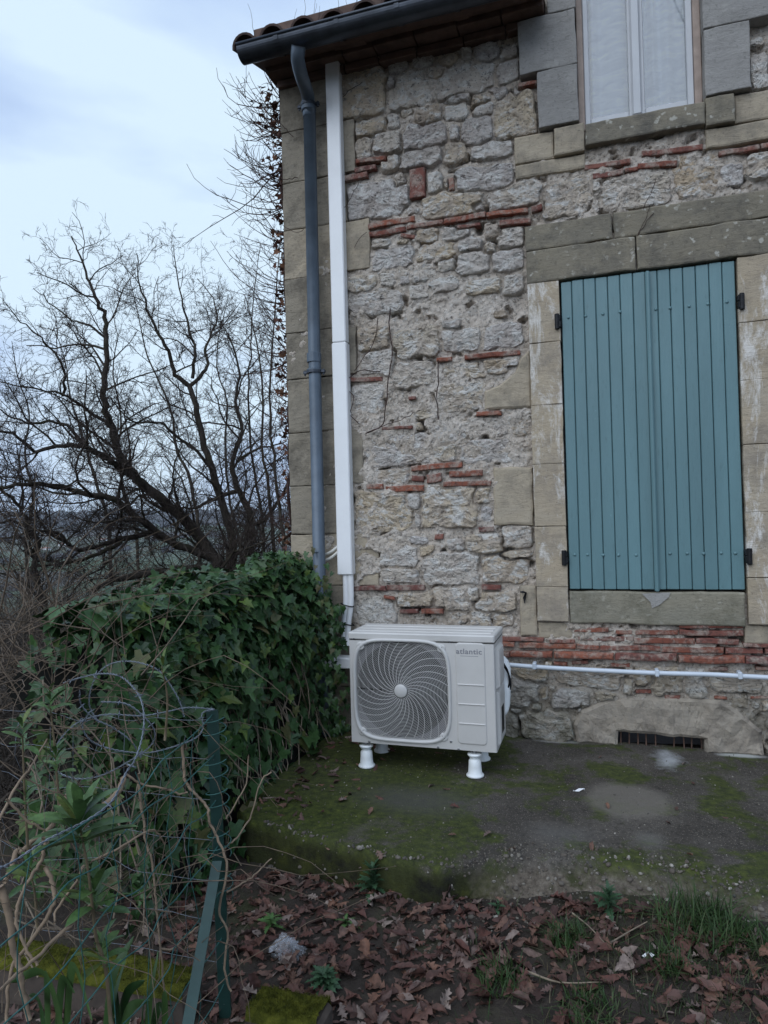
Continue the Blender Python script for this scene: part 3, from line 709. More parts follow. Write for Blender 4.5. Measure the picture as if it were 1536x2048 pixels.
OB = np.array([(a - .004, b + .004, c - .004, d + .004) for a, b, c, d in OBST] + [(a - .05, b + .05, c - .05, d + .05) for a, b, c, d in OPEN])
def blocked(x, z):
    b = np.zeros(np.shape(x), bool)
    for a, b_, c, d in OB: b |= (x > a) & (x < b_) & (z > c) & (z < d)
    return b
def dist_all(x, z, SS, pw=4.5):
    return np.stack([((np.abs(x - s[0]) / s[2]) ** pw + (np.abs(z - s[1]) / s[3]) ** pw) ** (1 / pw) for s in SS])
OBS = OB
def covered(x, z, lim):
    x = np.array(x); z = np.array(z)
    if ((x[:, None] > OB[:, 0]) & (x[:, None] < OB[:, 1]) & (z[:, None] > OB[:, 2]) & (z[:, None] < OB[:, 3])).any(): return True
    A_ = np.array(S); A_ = A_[(np.abs(A_[:, 0] - x[0]) < A_[:, 2] + .3) & (np.abs(A_[:, 1] - z[0]) < A_[:, 3] + .3)]
    if not len(A_): return False
    return bool(((np.abs(x[:, None] - A_[:, 0]) / A_[:, 2]) ** 4.5 + (np.abs(z[:, None] - A_[:, 1]) / A_[:, 3]) ** 4.5 < lim ** 4.5).any())
rr = random.Random(11)
NV = 0
for size, tries in ((.16, 260), (.11, 500), (.08, 1100), (.055, 1800), (.038, 1800)):
    for _ in range(tries):
        x = rr.uniform(XC + .3, 2.3 if size > .07 else .9); z = rr.uniform(.02, ZE)
        a = size * rr.uniform(.8, 1.25) / 2 * (1.25 if size > .05 else 1.0); b = size * rr.uniform(.5, .85) / 2
        xs_ = [x, x - a * .75, x + a * .75, x - a * .75, x + a * .75]; zs_ = [z, z - b * .75, z - b * .75, z + b * .75, z + b * .75]
        if x > .95 and rr.random() < .35: continue
        if len(S) >= 298: break
        if covered(xs_, zs_, 1.06): continue
        S.append(np.array((x, z, a, b)))
SA = np.array(S)
def stone(i):
    cx_, cz_, a, b = SA[i]
    near = np.where((np.abs(SA[:, 0] - cx_) < SA[:, 2] + a * 1.6 + .03) & (np.abs(SA[:, 1] - cz_) < SA[:, 3] + b * 1.6 + .03))[0]
    near = near[near != i]
    per = 4 * (a + b); K = int(np.clip(per / .011, 24, 110))
    th = np.arange(K) * 2 * PI / K
    # even spacing along the rim of a box rather than in angle
    dx, dz = np.cos(th) * a, np.sin(th) * b; L = np.hypot(dx, dz); dx /= L; dz /= L
    rmax = 1.22 * (np.abs(dx / a) ** 3.4 + np.abs(dz / b) ** 3.4) ** (-1 / 3.4)
    t = np.linspace(.15, 1, 40)
    X = cx_ + dx[:, None] * rmax[:, None] * t; Z = cz_ + dz[:, None] * rmax[:, None] * t
    wx = .022 * fbm(X * 13, Z * 13, 0, 31, 4, .6); wz = .022 * fbm(X * 13, Z * 13, 0, 47, 4, .6)
    Xw, Zw = X + wx, Z + wz
    own = dist_all(Xw, Zw, [SA[i]])[0]
    near_ob = OB[(OB[:, 0] < X.max()) & (OB[:, 1] > X.min()) & (OB[:, 2] < Z.max()) & (OB[:, 3] > Z.min())]
    ok = (own < 1.10 + .16 * fbm(X * 8, Z * 8, 0, 77, 2)) 
    for a_, b_, c_, d_ in near_ob: ok &= ~((X > a_) & (X < b_) & (Z > c_) & (Z < d_))
    if len(near): ok &= own + .007 / min(a, b) < dist_all(Xw, Zw, SA[near]).min(0)
    # no stone hangs over the corner or below the slab
    ok &= Z > -.06
    bad = ~ok; first = np.where(bad.any(1), bad.argmax(1), 40) - 1
    r = np.where(first >= 0, t[np.clip(first, 0, 39)], .12) * rmax
    r = .12 * np.roll(r, 1) + .76 * r + .12 * np.roll(r, -1)
    rings = int(np.clip(min(a, b) / .009, 3, 13))
    sd = RNG.uniform(0, 90)
    proud = RNG.uniform(.0, .020) + (.008 if cz_ < .5 else 0)
    mid = math.exp(-((cz_ - 1.95) / .5) ** 2) * (cx_ < .0)
    proud -= .008 * mid
    V = []
    ss = np.concatenate([[1.0, 1.0], 1 - (np.arange(1, rings + 1) / (rings + 1)) ** 1.25])
    edge = min(.016, .4 * min(a, b))
    tilt = RNG.uniform(-.06, .06, 2)
    for q, s_ in enumerate(ss):
        x = cx_ + dx * r * s_; z = cz_ + dz * r * s_
        if q == 0: out = np.full(K, -.05)
        else:
            e = np.clip((1 - s_) * r / edge, 0, 1); e = np.sqrt(1 - (1 - e) ** 2)
            rough = .016 * fbm(x * 9 + sd, z * 14, sd, 3, 5, .68) + .020 * np.abs(fbm(x * 17 + sd, z * 28, sd, 8, 4, .65)) - .022 * np.clip(fbm(x * 30, z * 30 + sd, sd, 5, 2) - .3, 0, 1)
            out = -.020 + (proud + .020) * e + rough * (.35 + .65 * e) + ((x - cx_) * tilt[0] + (z - cz_) * tilt[1]) * e
        V.append(np.stack([x, D - out, z], -1))
    o_c = proud + .015 * fbm(cx_ * 11 + sd, cz_ * 13, sd, 3, 5, .62)
    V = np.vstack(V + [np.array([[cx_, D - o_c, cz_]])])
    n = len(ss); Fc = []
    for q in range(n - 1):
        for k in range(K):
            k2 = (k + 1) % K; Fc.append((q * K + k, q * K + k2, (q + 1) * K + k2, (q + 1) * K + k))
    Fc += [((n - 1) * K + k, (n - 1) * K + (k + 1) % K, n * K) for k in range(K)]
    Fc = [f[::-1] for f in Fc] if False else Fc
    return obj('stone', V, Fc, M_RUB, wallp, False)
for i in range(len(SA)): stone(i)

# ---- side wall, back and gable so that the house is a solid
box('side_wall', XC - .01, XC + .35, D + .252, D + 6, -1.2, 4.25, M_QUOIN, house, .01)
box('inner_wall', XC + .36, XR, D + .27, D + .4, -.5, 4.3, M_ROOM, house, .01)

# ---- eaves: boards, gutter, tiles
XG0 = W(478, 110, .36)[0] + .02
XDM = xl[2] - .01           # the eaves stop against the dormer stones
SL = .30                    # roof pitch, rise per metre
eav = thing('eaves', (XG0, D, ZE), None, None); eav.parent = house; eav.location = Vector(WLOC[eav.name] - WLOC[house.name])
YG = D - .36
# fascia and soffit boards
nb = 8
for k in range(nb):
    xa = XG0 + .09 + (XDM - XG0 - .09) * k / nb; xb = XG0 + .09 + (XDM - XG0 - .09) * (k + 1) / nb
    z_ = ZE + .012 * math.sin(k * 2.3)
    V, Fc = box_arrays(xa + .003, xb - .003, D - .30, D + .02, z_, z_ + .02, .003); 
    V = np.array(V); V[:, 2] += -(D - V[:, 1]) * .10
    obj('soffit_board', V, Fc, M_SOFF, eav)
# two stepped courses of flat tile under the roof edge
for c_ in range(2):
    xx = XC - .02 - .04 * c_; k = 0
    while xx < XDM - .05:
        ww = min(random.uniform(.2, .3), XDM - xx - .002)
        z1 = ZE - .005 - .052 * (1 - c_)
        V, Fc = box_arrays(xx + .003, xx + ww - .003, D - .045 - .075 * c_ + random.uniform(-.006, .006), D + .04, z1 - .05 + .004, z1, .005)
        obj('brick', V, Fc, M_BRICK if False else M_SOFF, eav); xx += ww
box('fascia', XG0 + .05, XDM, D - .302, D - .28, ZE - .045, ZE + .10, M_SOFF, eav, .004)
# half-round gutter with a rolled lip and end cap
GR = .066; ZG = W(478, 100, .36)[1] - .02
gut = thing('gutter', (XG0, YG, ZG), None, None); gut.parent = house; gut.location = Vector(WLOC[gut.name] - WLOC[house.name])
prof = [(-GR, .03)] + [(-GR * math.cos(t), -GR * math.sin(t)) for t in np.linspace(0, PI, 18)] + [(GR, .012)]
prof += [(GR - .004, .012)] + [((GR - .004) * math.cos(t), -(GR - .004) * math.sin(t)) for t in np.linspace(0, PI, 18)] + [(-GR + .004, .03)]
def gutter_len(xa, xb, name):
    V = [(x, YG + (-a), ZG + b) for x in (xa, xb) for a, b in prof]; n = len(prof)
    obj(name, V, [(i, (i + 1) % n, n + (i + 1) % n, n + i) for i in range(n)] + [tuple(range(n))[::-1], tuple(range(n, 2 * n))], M_ZINC, gut, False)
gutter_len(XG0, XDM, 'trough')
tube('lip', [(XG0 - .001, YG - GR, ZG + .006), (XDM, YG - GR, ZG + .006)], .0095, M_ZINC, gut, 12)
V = [(XG0 - .002, YG + a, ZG + b) for a, b in [(-GR, .012)] + [(-GR * math.cos(t), -GR * math.sin(t)) for t in np.linspace(0, PI, 18)] + [(GR, .012)]]
V2 = [(x + .005, y, z) for x, y, z in V]; n = len(V)
obj('end_cap', V + V2, [tuple(range(n)), tuple(range(n, 2 * n))[::-1]] + [(i, (i + 1) % n, n + (i + 1) % n, n + i) for i in range(n)], M_ZINC, gut)
for px in (560, 680, 800, 915):
    x = W(px, 60, .36)[0]
    P = [(x, YG - (GR + .004) * math.cos(t), ZG - (GR + .004) * math.sin(t)) for t in np.linspace(-.15, PI, 14)]
    mb = MB()
    Vb = [(x + s_ * .013, p[1], p[2]) for p in P for s_ in (-1, 1)]
    mb.add(Vb, [(2 * i, 2 * i + 1, 2 * i + 3, 2 * i + 2) for i in range(len(P) - 1)]); mb.build('bracket', M_ZINC, gut)
# canal tiles
roof = thing('roof', (XG0, D, ZE + .05), None, None); roof.parent = house; roof.location = Vector(WLOC[roof.name] - WLOC[house.name])
def tile_mesh():
    V = []; Fc = []; K = 10; L = .45
    for k, (y, r) in enumerate(((0, .083), (L, .066))):
        for rr_ in (r, r - .013):
            for t in np.linspace(.0, PI, K + 1): V.append((rr_ * math.cos(t), y, rr_ * math.sin(t) * .92))
    n = K + 1
    for i in range(K):
        Fc.append((i, i + 1, 2 * n + i + 1, 2 * n + i)); Fc.append((n + i + 1, n + i, 3 * n + i, 3 * n + i + 1)); Fc.append((i + 1, i, n + i, n + i + 1))
    Fc += [(0, 2 * n, 3 * n, n), (K, n + K, 3 * n + K, 2 * n + K)]
    return mesh_np('roof_tile', V, Fc, False)
TM = tile_mesh()
x = XG0 + .035; pitch = math.atan(SL)
while x < XDM - .06:
    for row in range(4):
        y = D - .385 + row * .36; z = ZG + .012 + row * .36 * SL + .015 * (row > 0)
        M = Matrix.Rotation(pitch + random.uniform(-.02, .02), 4, 'X') @ Matrix.Rotation(random.uniform(-.03, .03), 4, 'Y')
        inst('roof_tile', TM, M_TILE, (x + random.uniform(-.006, .006), y + random.uniform(-.012, .008), z), roof, M)
    x += .186
V = [(XG0, D - .36, ZG + .01), (XDM, D - .36, ZG + .01), (XDM, D + 4, ZG + .01 + 4.36 * SL), (XG0, D + 4, ZG + .01 + 4.36 * SL)]
V += [(a, b, c - .03) for a, b, c in V]
obj('roof_deck', V, [(0, 1, 2, 3), (7, 6, 5, 4), (0, 4, 5, 1), (1, 5, 6, 2), (2, 6, 7, 3), (3, 7, 4, 0)], M_SOFF, roof)
# dormer head above the picture
box('dormer_roof', xl[3] - .15, 1.3, D - .2, D + 2.5, 4.9, 4.98, M_TILE, roof, .01)

# ---- downpipe
dp = thing('downpipe', (0, 0, 0), None, None); WLOC[dp.name] = np.array([W(620, 200, .1)[0], D - .1, 2.0]); dp.parent = house; dp.location = Vector(WLOC[dp.name] - WLOC[house.name])
def pw(px, py, out): x, z = W(px, py, out); return (x, D - out, z)
top = pw(597, 92, .36 + GR - .01); bend = pw(617, 205, .095)
P = smooth_path([top, pw(595.5, 118, .385), pw(603, 152, .30), pw(614, 185, .15), bend, pw(618.5, 235, .095)], 6)
tube('swan_neck', P, .040, M_PIPE, dp, 18)
xa, za = W(619, 226, .095); xb, zb2 = W(637, 1110, .095)
tube('pipe', [(xa, D - .095, za + .03), ((xa + xb) / 2, D - .095, (za + zb2) / 2), (xb, D - .095, -.1)], .0385, M_PIPE, dp, 20)
for py, hh, rad in ((214, .028, .046), (716, .03, .045), (742, .012, .047), (1104, .006, .0405)):
    x, z = W(617 + (py - 205) * .0218, py, .095)
    V, Fc = lathe_arrays([(rad - .003, -hh), (rad, -hh + .003), (rad, hh - .003), (rad - .003, hh)], 20, (x, D - .095, z)); obj('collar', V, Fc, M_PIPE, dp, False)
for py in (211, 744):
    x, z = W(617 + (py - 205) * .0218, py, .095)
    mb = MB()
    V, Fc = lathe_arrays([(.046, -.009), (.0495, -.009), (.0495, .009), (.046, .009)], 20, (x, D - .095, z)); mb.add(V, Fc)
    for s_ in (-1, 1):
        mb.add(*box_arrays(x + s_ * .058 - .014, x + s_ * .058 + .014, D - .105, D - .085, z - .009, z + .009, .002))
        V, Fc = lathe_arrays([(.006, -.02), (.006, .014)], 8, (x + s_ * .062, D - .095, z)); mb.add(V, Fc)
    mb.add(*box_arrays(x - .006, x + .006, D - .06, D + .02, z - .006, z + .006, .002))
    mb.build('clamp', M_ZINC, dp)
# ================================================================== AIR CONDITIONING UNIT
M_AC = simple('cream coated steel', (.55, .53, .505), .38, .08, 3.5)
M_ACP = simple('cream grille plastic', (.55, .535, .515), .4, .03, 6)
M_SHR = simple('grey fan shroud', (.20, .19, .20), .6, .1, 10)
M_FAN = simple('dark fan plastic', (.014, .013, .014), .5, .2, 10)
M_COIL = simple('inside of the unit', (.010, .010, .010), .7, .3, 18, .2)
M_LOGO = simple('grey printed lettering', (.20, .20, .22), .5, .02, 10)
M_FOOT = simple('white plastic foot', (.78, .80, .80), .4, .04, 10)
M_SCR = simple('screw steel', (.30, .30, .31), .35, .1, 40, .9)
M_HOSE = simple('pale insulation hose', (.66, .64, .58), .6, .08, 12)
AY = 3.28                                            # front plane
A0 = (CAM + ray(703.5, 1483) * (AY / ray(703.5, 1483)[1])); A1 = (CAM + ray(994, 1506.5) * (AY / ray(994, 1506.5)[1]))
AX0, AX1, AZ0, AZ1 = -1.244, -.493, .132, .701; AD = .30
ac = thing('air_conditioner', ((AX0 + AX1) / 2, AY + AD / 2, 0), 'cream outdoor heat pump unit with a round spiral fan grille on white feet', 'heat pump')
LID = .045
def A(u, v, out=0.): return np.array([AX0 + u, AY - out, AZ0 + v])       # unit coordinates on the front
AW, AH = AX1 - AX0, AZ1 - AZ0
# grille opening: a squircle
GC = ((640 + 566 / 3.491), (1200 + 630 / 3.491)); g = on_y(GC[0], GC[1], AY); gu, gv = g[0] - AX0, g[2] - AZ0
g0 = on_y(640 + 245 / 3.491, 1380, AY); g1 = on_y(640 + 905 / 3.491, 1380, AY); GA = (g1[0] - g0[0]) / 2; gu = (g0[0] + g1[0]) / 2 - AX0
g2 = on_y(800, 1200 + 275 / 3.491, AY); g3 = on_y(800, 1200 + 988 / 3.491, AY); GB = (g2[2] - g3[2]) / 2 - .005; gv = (g2[2] + g3[2]) / 2 - AZ0
def squircle(t, s=0., pw=4.6):
    c, n_ = math.cos(t), math.sin(t); r = (abs(c) ** pw + abs(n_) ** pw) ** (-1 / pw); return (GA - s) * r * c, (GB - s) * r * n_
# body: front sheet with the opening cut out
K = 72; V = []; Fc = []
ts = [2 * PI * k / K for k in range(K)]
inner = [squircle(t, .016) for t in ts]; ow, oh = AW, AH - LID
def rect_pt(t):
    c, s_ = math.cos(t), math.sin(t)
    # ray from the grille centre to the sheet border
    k = []
    if c > 1e-6: k.append((ow - gu) / c)
    if c < -1e-6: k.append(-gu / c)
    if s_ > 1e-6: k.append((oh - gv) / s_)
    if s_ < -1e-6: k.append(-gv / s_)
    k = min(k); return gu + k * c, gv + k * s_
cors = [math.atan2(b - gv, a - gu) % (2 * PI) for a, b in ((0, 0), (ow, 0), (ow, oh), (0, oh))]
tt = sorted(set(ts + cors)); n = len(tt)
mb = MB()
fi = [squircle(t, .006) for t in tt]; fo = [rect_pt(t) for t in tt]
V = [A(gu + a, gv + b) for a, b in fi] + [A(np.clip(a, .006, ow - .006), np.clip(b, .0, oh)) for a, b in fo]
mb.add(V, [(i, (i + 1) % n, n + (i + 1) % n, n + i) for i in range(n)])
def side_strip(P0, P1): mb.add([P0[0], P0[1], P1[1], P1[0]], [(0, 1, 2, 3)])
b0 = np.array([0, AD, 0])
# rounded vertical edges and sides
for (u0, u1) in ((.006, 0.), (ow - .006, ow)):
    pr = [(u0, 0.), (u0 + (u1 - u0) * .6, .0018), (u1, .008), (u1, AD)]
    Vs = [np.array([AX0 + a, AY + y, AZ0 + v]) for a, y in pr for v in (0, oh)]
    mb.add(Vs, [(2 * i, 2 * i + 1, 2 * i + 3, 2 * i + 2) for i in range(3)])
mb.add([np.array([AX0, AY + AD, AZ0]), np.array([AX1, AY + AD, AZ0]), np.array([AX1, AY + AD, AZ0 + oh]), np.array([AX0, AY + AD, AZ0 + oh])], [(0, 1, 2, 3)])
mb.add([np.array([AX0, AY + .004, AZ0]), np.array([AX1, AY + .004, AZ0]), np.array([AX1, AY + AD, AZ0]), np.array([AX0, AY + AD, AZ0])], [(0, 1, 2, 3)])
mb.build('body', M_AC, ac)
# lid with folded rim and shallow ribs
lz0, lz1 = AZ1 - LID + .0035, AZ1
pr = []
mb = MB(); mb.add(*box_arrays(AX0 - .003, AX1 + .003, AY - .003, AY + AD + .003, lz0, lz1 - .004, .006))
mb.build('lid', M_AC, ac)
for y0 in (.05, .13, .21):
    box('lid_rib', AX0 + .02, AX1 - .02, AY + y0, AY + y0 + .05, AZ1 - .0065, AZ1 - .001, M_AC, ac, .004)
# raised rounded frame round the grille
mb = MB(); Kf = 80; prof_ = [(-.009, -.004), (-.008, .006), (-.004, .011), (.003, .011), (.008, .006), (.0095, -.012), (.0095, -.03)]
Vf = []
for k in range(Kf):
    t = 2 * PI * k / Kf
    for s_, o_ in prof_:
        a, b = squircle(t, s_); Vf.append(A(gu + a, gv + b, o_))
m_ = len(prof_)
mb.add(Vf, [(k * m_ + j, ((k + 1) % Kf) * m_ + j, ((k + 1) % Kf) * m_ + j + 1, k * m_ + j + 1) for k in range(Kf) for j in range(m_ - 1)])
mb.build('grille_frame', M_ACP, ac, True)
# wire grille: rings and curved spokes, cut by the squircle
def inside(a, b, s=.006): return (abs(a) / (GA - s)) ** 4.6 + (abs(b) / (GB - s)) ** 4.6 < 1
HUB = .034; T_ = Tubes()
def seg_add(P, r):
    run = []
    for a, b, o_ in P:
        if inside(a, b): run.append(A(gu + a, gv + b, o_))
        else:
            if len(run) > 2: T_.add(run, r, 4)
            run = []
    if len(run) > 2: T_.add(run, r, 4)
dome = lambda r: .012 - .016 * (r / .26) ** 2
RMAX = 1.32 * GA
for i in range(1, 46):
    r = HUB + i * .0070
    if r > RMAX: break
    seg_add([(r * math.cos(t), r * math.sin(t), max(-.004, dome(r))) for t in np.linspace(0, 2 * PI, int(40 + 160 * r / .26) + 1)], .00115)
for k in range(30):
    a0 = 2 * PI * k / 30
    P = []
    for r in np.linspace(HUB * .8, RMAX, 60):
        t = a0 - 1.15 * ((r - HUB) / .27) ** .9
        P.append((r * math.cos(t), r * math.sin(t), max(-.004, dome(r)) - .0022))
    seg_add(P, .0018)
T_.build('grille', M_ACP, ac, True)
V, Fc = lathe_arrays([(.004, .018), (.029, .0175), (.034, .014), (.0355, .006), (.026, .004)], 28); V = np.array(V)
obj('hub', np.stack([V[:, 0], -V[:, 2], V[:, 1]], -1) + A(gu, gv), [f[::-1] for f in Fc], M_ACP, ac, True)
# dark interior, fan ring and three blades
mb = MB(); mb.add(*box_arrays(AX0 + .01, AX0 + gu + GA + .02, AY + .16, AY + .17, AZ0 + .01, AZ0 + oh - .01)); mb.build('coil', M_COIL, ac)
V = []; R1 = GA - .018
for y in (.018, .12):
    for r in (R1, R1 + .012):
        V += [A(gu + r * math.cos(t), gv + r * math.sin(t), -y) for t in np.linspace(0, 2 * PI, 60, endpoint=False)]
n = 60
obj('fan_ring', V, [(i, (i + 1) % n, 2 * n + (i + 1) % n, 2 * n + i) for i in range(n)] + [(i, n + i, n + (i + 1) % n, (i + 1) % n) for i in range(n)], M_FAN, ac, True)
# plate between the ring and the squircle corners (pale corner triangles)
V = []; 
for t in np.linspace(0, 2 * PI, 80, endpoint=False):
    a, b = squircle(t, .008); V.append(A(gu + a, gv + b, -.022)); r = R1 - .0; V.append(A(gu + r * math.cos(t), gv + r * math.sin(t), -.022))
obj('fan_shroud', V, [(2 * i, (2 * i + 2) % 160, (2 * i + 3) % 160, 2 * i + 1) for i in range(80)], M_SHR, ac)
for k in range(3):
    a0 = k * 2 * PI / 3 + .4; V = []
    for r in np.linspace(.045, R1 - .012, 8):
        for q in np.linspace(0, 1, 8):
            t = a0 + (q - .5) * (1.0 + .5 * r / R1) - .7 * r / R1
            V.append(A(gu + r * math.cos(t), gv + r * math.sin(t), -.05 - .05 * q))
    V = np.array(V); Q = [(i * 8 + j, i * 8 + j + 1, i * 8 + j + 9, i * 8 + j + 8) for i in range(7) for j in range(7)]
    obj('fan_blade', V, Q, M_FAN, ac, True)
V, Fc = lathe_arrays([(.05, -.04), (.05, -.1), (.02, -.1)], 24); V = np.array(V); obj('fan_hub', np.stack([V[:, 0], -V[:, 2], V[:, 1]], -1) + A(gu, gv), Fc, M_FAN, ac, True)
# grille corner lugs with screws
for sx_, sz_2 in ((-1, 1), (1, 1), (-1, -1), (1, -1)):
    u, v = gu + sx_ * (GA - .036), gv + sz_2 * (GB - .034)
    mb = MB(); V, Fc = lathe_arrays([(.021, -.02), (.021, .004), (.016, .0065), (.002, .0065)], 16); V = np.array(V)
    mb.add(np.stack([V[:, 0], -V[:, 2], V[:, 1]], -1) + A(u, v), Fc); lug = mb.build('grille_lug', M_ACP, ac, False)
    V, Fc = lathe_arrays([(.0085, .006), (.0085, .0085), (.004, .010), (.001, .010)], 12); V = np.array(V)
    obj('screw', np.stack([V[:, 0], -V[:, 2], V[:, 1]], -1) + A(u, v), Fc, M_COIL, lug, False)
for px, py in ((238, 268), (345, 988), (825, 1028), (968, 1042), (905, 290), (915, 988)):
    q = on_y(640 + px / 3.491, 1200 + py / 3.491, AY)
    V, Fc = lathe_arrays([(.006, 0), (.006, .002), (.003, .0035), (.001, .0035)], 10); V = np.array(V)
    obj('screw', np.stack([V[:, 0], -V[:, 2], V[:, 1]], -1) + np.array([q[0], AY, q[2]]), Fc, M_SCR, ac, False)
# pressed panel on the right: a rounded rim and three grooves
def ap(zx, zy): q = on_y(640 + zx / 3.491, 1200 + zy / 3.491, AY); return q[0] - AX0, q[2] - AZ0
pu0, pv1 = ap(948, 300); pu1, _ = ap(1150, 305); _, pv0 = ap(965, 998)
pu1b = ap(1160, 1000)[0]; pu1 = (pu1 + pu1b) / 2; pu0 = (pu0 + ap(966, 990)[0]) / 2
loop = []
rc = .018
for cx_, cz_, a0 in ((pu1 - rc, pv1 - rc, 0), (pu0 + rc, pv1 - rc, PI / 2), (pu0 + rc, pv0 + rc, PI), (pu1 - rc, pv0 + rc, 1.5 * PI)):
    for t in np.linspace(0, PI / 2, 7): loop.append((cx_ + rc * math.cos(a0 + t), cz_ + rc * math.sin(a0 + t), cx_, cz_))
n = len(loop); V = []
cuv = ((pu0 + pu1) / 2, (pv0 + pv1) / 2)
for ins, o_ in ((-.003, .0003), (.0005, .0042), (.004, .005), (.007, .005)):
    for a, b, c1, c2 in loop:
        d = np.array([a - c1, b - c2]); d /= np.linalg.norm(d); V.append(A(a - d[0] * ins, b - d[1] * ins, o_))
Fc = [(k * n + i, k * n + (i + 1) % n, (k + 1) * n + (i + 1) % n, (k + 1) * n + i) for k in range(3) for i in range(n)] + [tuple(range(3 * n, 4 * n))]
obj('side_panel', V, Fc, M_AC, ac)
for zy in (590, 726, 862):
    v = ap(1050, zy)[1]
    u0, u1 = pu0 + .006, pu1 - .004; P2 = [(v - .0035, .0051), (v - .0025, .0085), (v - .0005, .0095), (v + .0015, .008), (v + .003, .0051)]
    V = [A(u, vv, o_) for u in (u0, u1) for vv, o_ in P2]; m_ = len(P2)
    obj('panel_groove', V, [(j, m_ + j, m_ + j + 1, j + 1) for j in range(m_ - 1)] + [tuple(range(m_)), tuple(range(m_, 2 * m_))[::-1]], M_AC, ac)
def text_mesh(name, body, size, mat, parent, origin, extr=.0004):
    cu = bpy.data.curves.new(name, 'FONT'); cu.body = body; cu.size = size; cu.extrude = extr; cu.align_x = 'CENTER'; cu.align_y = 'CENTER'; cu.offset = .0006
    cu.space_character = 1.08; cu.resolution_u = 3
    to = bpy.data.objects.new('t', cu); COL.objects.link(to); bpy.context.view_layer.update()
    me = bpy.data.meshes.new_from_object(to.evaluated_get(bpy.context.evaluated_depsgraph_get())); bpy.data.objects.remove(to)
    V = np.zeros(len(me.vertices) * 3); me.vertices.foreach_get('co', V); V = V.reshape(-1, 3)
    V = np.stack([V[:, 0] * 1.12, -V[:, 2], V[:, 1]], -1); me.vertices.foreach_set('co', V.ravel()); me.update(); me.name = name
    return inst(name, me, mat, origin, parent)
lu, lv = ap(1041, 360)
text_mesh('lettering', 'atlantic', .036, M_LOGO, ac, A(lu, lv, .0055))
u0, u1 = ap(980, 380)[0], ap(1105, 380)[0]
box('lettering', AX0 + u0, AX0 + u1, AY - .0056, AY - .005, AZ0 + lv - .0225, AZ0 + lv - .0205, M_LOGO, ac, .0001)
# right side: bulged service cover with handle, louvres, valve and cables behind
mb = MB()
xs_ = AX1
def side_panel(y0, y1, z0, z1, d):
    V = []; 
    for (iy, x) in ((0, xs_), (.012, xs_ + d * .8), (.03, xs_ + d)):
        for (y, z) in ((y0 + iy, z0 + iy), (y1 - iy, z0 + iy), (y1 - iy, z1 - iy), (y0 + iy, z1 - iy)): V.append((x, y, z))
    mb.add(V, [(k * 4 + i, k * 4 + (i + 1) % 4, (k + 1) * 4 + (i + 1) % 4, (k + 1) * 4 + i) for k in range(2) for i in range(4)] + [(8, 9, 10, 11)])
side_panel(AY + .03, AY + .2, AZ0 + .30, AZ0 + .50, .022); side_panel(AY + .04, AY + .24, AZ0 + .02, AZ0 + .29, .016)
mb.build('service_cover', M_AC, ac)
for k in range(7):
    box('louvre', AX1, AX1 + .006, AY + .245 + .0, AY + .285, AZ0 + .05 + k * .03, AZ0 + .066 + k * .03, M_ACP, ac, .002)
for k in range(6):
    box('rating_plate', AX1 + .0165, AX1 + .0172, AY + .08, AY + .16, AZ0 + .07, AZ0 + .2, M_COIL, ac, .0002) if k == 0 else None
# insulated pipe loop behind the right side
x0 = AX1; P = smooth_path([(x0 - .05, AY + .27, AZ0 + .10), (x0 - .005, AY + .31, AZ0 + .13), (x0 + .004, AY + .33, AZ0 + .25), (x0 - .005, AY + .36, AZ0 + .36), (x0 - .10, AY + .38, AZ0 + .40)], 6)
tube('pipe_insulation', P, .028, M_FOOT, ac, 12)
P = smooth_path([(x0 + .0, AY + .28, AZ0 + .38), (x0 + .022, AY + .30, AZ0 + .33), (x0 + .030, AY + .31, AZ0 + .27), (x0 + .01, AY + .31, AZ0 + .22)], 6)
tube('cable', P, .005, M_DARK, ac, 8); tube('cable', P + np.array([.004, .01, -.02]), .005, M_DARK, ac, 8)
# four feet with rubber buffers
for px, py, yy in ((737, 1533, .03), (950, 1557, .03), (None, 0, AD - .035), (None, 1, AD - .035)):
    if px: q = on_z(px, py - 4, 0.); x, y = q[0], AY + yy
    else: x, y = (-1.165 if py == 0 else -.612), AY + yy
    V, Fc = lathe_arrays([(.038, 0), (.043, .002), (.044, .008), (.040, .012), (.034, .018), (.032, .05), (.030, .078), (.024, .086), (.022, .088), (.022, .092), (.027, .094), (.027, .098), (.02, .1)], 24, (x, y, .0))
    ft = obj('foot', V, Fc, M_FOOT, ac, True)
    V, Fc = lathe_arrays([(.018, .1), (.034, .103), (.036, .108), (.034, .113), (.02, .114)], 20, (x, y, 0)); obj('washer', V, Fc, M_FOOT, ft, True)
    V, Fc = lathe_arrays([(.007, .112), (.007, .135)], 10, (x, y, 0)); obj('bolt', V, Fc, M_SCR, ft, True)
    V, Fc = lathe_arrays([(.011, .116), (.011, .124)], 6, (x, y, 0)); obj('nut', V, Fc, M_SCR, ft, False)
for x in (-1.165, -.612):
    box('base_rail', x - .02, x + .02, AY + .006, AY + AD - .004, .1325, .14, M_AC, ac, .001)

# ---- white trunking up the wall
tr = thing('cable_trunking', (W(690, 1140)[0], D, .5), 'tall white plastic pipe trunking running up the wall beside the grey downpipe', 'trunking')
def tx(py, px0, px1, out): return W(px0, py, out)[0], W(px1, py, out)[0]
TO = .075
xt0, zt0 = W(648, 128, TO); xb0, zb0 = W(677.5, 1150, TO); wd = W(706, 1120, TO)[0] - W(676, 1120, TO)[0] - .008
zjn = W(672, 685, TO)[1]
xb0 = (xt0 + xb0) / 2
for (za_, zb_, o_) in ((zjn + .0015, zt0 + .05, 0.), (zb0, zjn - .0015, .003)):
    box('trunking_length', xb0 - o_, xb0 + wd + o_, D - TO - o_, D - .012, za_, zb_, M_DUCT, tr, .006)
